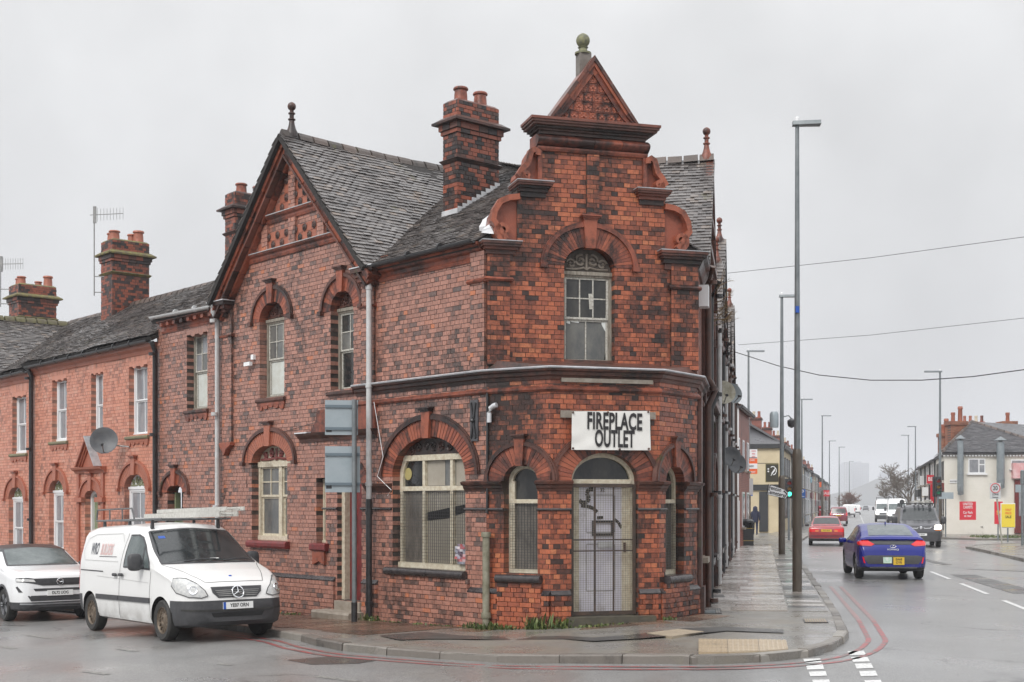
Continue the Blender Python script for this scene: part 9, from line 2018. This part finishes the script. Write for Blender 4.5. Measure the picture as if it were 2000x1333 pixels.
for k in range(2600):
 z = rg.uniform(.5, 6.5); rr = 2.0 * (1 - z / 7.5) * math.sqrt(rg.random()); a = rg.uniform(0, 6.28); p = Vector((47.5 + rr * math.cos(a), 147 + rr * math.sin(a), z)); d = Vector((rg.gauss(0, 1), rg.gauss(0, 1), rg.gauss(.3, .6))).normalized() * .28; e = d.cross(Vector((rg.gauss(0, 1), rg.gauss(0, 1), 1))).normalized() * .1; mb.add([tuple(p - e), tuple(p + e), tuple(p + d)], [(0, 1, 2)], rg.random())
mb.build('crown', piece_mat('conifer_leaf', [(0, (.03, .05, .02)), (1, (.09, .12, .05))], soot_amt=0, rough=.7), cn); MB().tube([(47.5, 147, 0), (47.5, 147, 3)], .15, 7).build('trunk', bark, cn)
# weeds along the wall foot and kerb, verge grass
weed_m = piece_mat('weed_green', [(0, (.05, .075, .02)), (.6, (.10, .15, .035)), (1, (.20, .21, .07))], soot_amt=0, rough=.6); rg = random.Random(21)
def tuft(mb, p, H, n):
 for _ in range(n):
  a = rg.uniform(0, 6.28); l = rg.uniform(.25, .6) * H; q = p + Vector((rg.gauss(0, .06), rg.gauss(0, .04), 0)); z = rg.uniform(.35, 1) * H; t = q + Vector((l * math.cos(a), l * math.sin(a), z)); e = Vector((-math.sin(a), math.cos(a), 0)) * rg.uniform(.006, .022); m = q.lerp(t, .6) + Vector((0, 0, .1 * H))
  mb.add([tuple(q - e * .5), tuple(q + e * .5), tuple(m + e), tuple(m - e), tuple(t)], [(0, 1, 2, 3), (3, 2, 4)], rg.random())
def weeds(label, spots, nm='weeds'):
 mb = MB()
 for p, H, n in spots: tuft(mb, p, H, n)
 o = mb.build(nm, weed_m); tag(o, label, 'weeds', kind='stuff'); return o
sp = []
for fr, x0, x1, d0, H, cnt in ((FA, 968, 1010, .10, .15, 16), (FA, 1010, 1040, .1, .06, 6), (FA, 1044, 1074, .1, .26, 15), (FB, 1078, 1105, .12, .24, 9), (FB, 1120, 1210, .24, .06, 14), (FA, 952, 962, .1, .12, 6), (FL, 925, 948, .10, .14, 10), (FL, 727, 748, .12, .15, 10), (FL, 560, 610, .1, .06, 8), (FC, 1290, 1296, .1, .08, 4), (FL, 760, 900, .1, .04, 16)):
 for _ in range(cnt): q = fr.p(fr.S(rg.uniform(x0, x1)), d0 + rg.uniform(0, .1), 0); sp.append((Vector((q[0], q[1], gz(q[0], q[1]) + (.25 if d0 == 0 else 0))), H * rg.uniform(.3, 1.2), rg.choice((5, 8, 12))))
weeds('green weeds growing along the foot of the corner building', sp)
sp = [(G(rg.uniform(x0, x1), y, True) + Vector((0, 0, .0)), .05, 10) for x0, x1, y, c in ((810, 845, 1281, 16), (870, 905, 1285, 10), (640, 660, 1262, 5), (700, 720, 1268, 4)) for _ in range(c)]; weeds('small weeds in the gutter below the kerb', sp, 'gutter_weeds')
sp = [(Vector((rg.uniform(26.5, 34), rg.uniform(74, 78), .15)), .14, 8) for _ in range(320)]; weeds('grass verge under the sale boards', sp, 'verge_grass')
lg = G(1362, 1198, False); tag(MB().hexa([lg + Vector(v) for v in ((-.15, -.1, 0), (.3, -.12, 0), (.32, .12, 0), (-.1, .12, 0), (-.15, -.1, .03), (.3, -.12, .05), (.32, .12, .05), (-.1, .12, .03))]).build('loose_grating', galv, fix=True), 'loose grey plastic grating leaning at the building corner', 'grating')
# damp air down the street
hz = MB().abox(-900, 1300, -40, 2700, -2.2, 84).build('haze', None); hm, n_, l_, b_ = _new('damp_air'); n_.remove(b_); pv = n_.new('ShaderNodeVolumePrincipled'); pv.inputs['Color'].default_value = (.93, .95, 1.0, 1); pv.inputs['Density'].default_value = 0.0005; pv.inputs['Anisotropy'].default_value = 0.2
l_.new(pv.outputs[0], n_['Material Output'].inputs['Volume']); hz.data.materials.append(hm); tag(hz, None, None, kind='stuff')
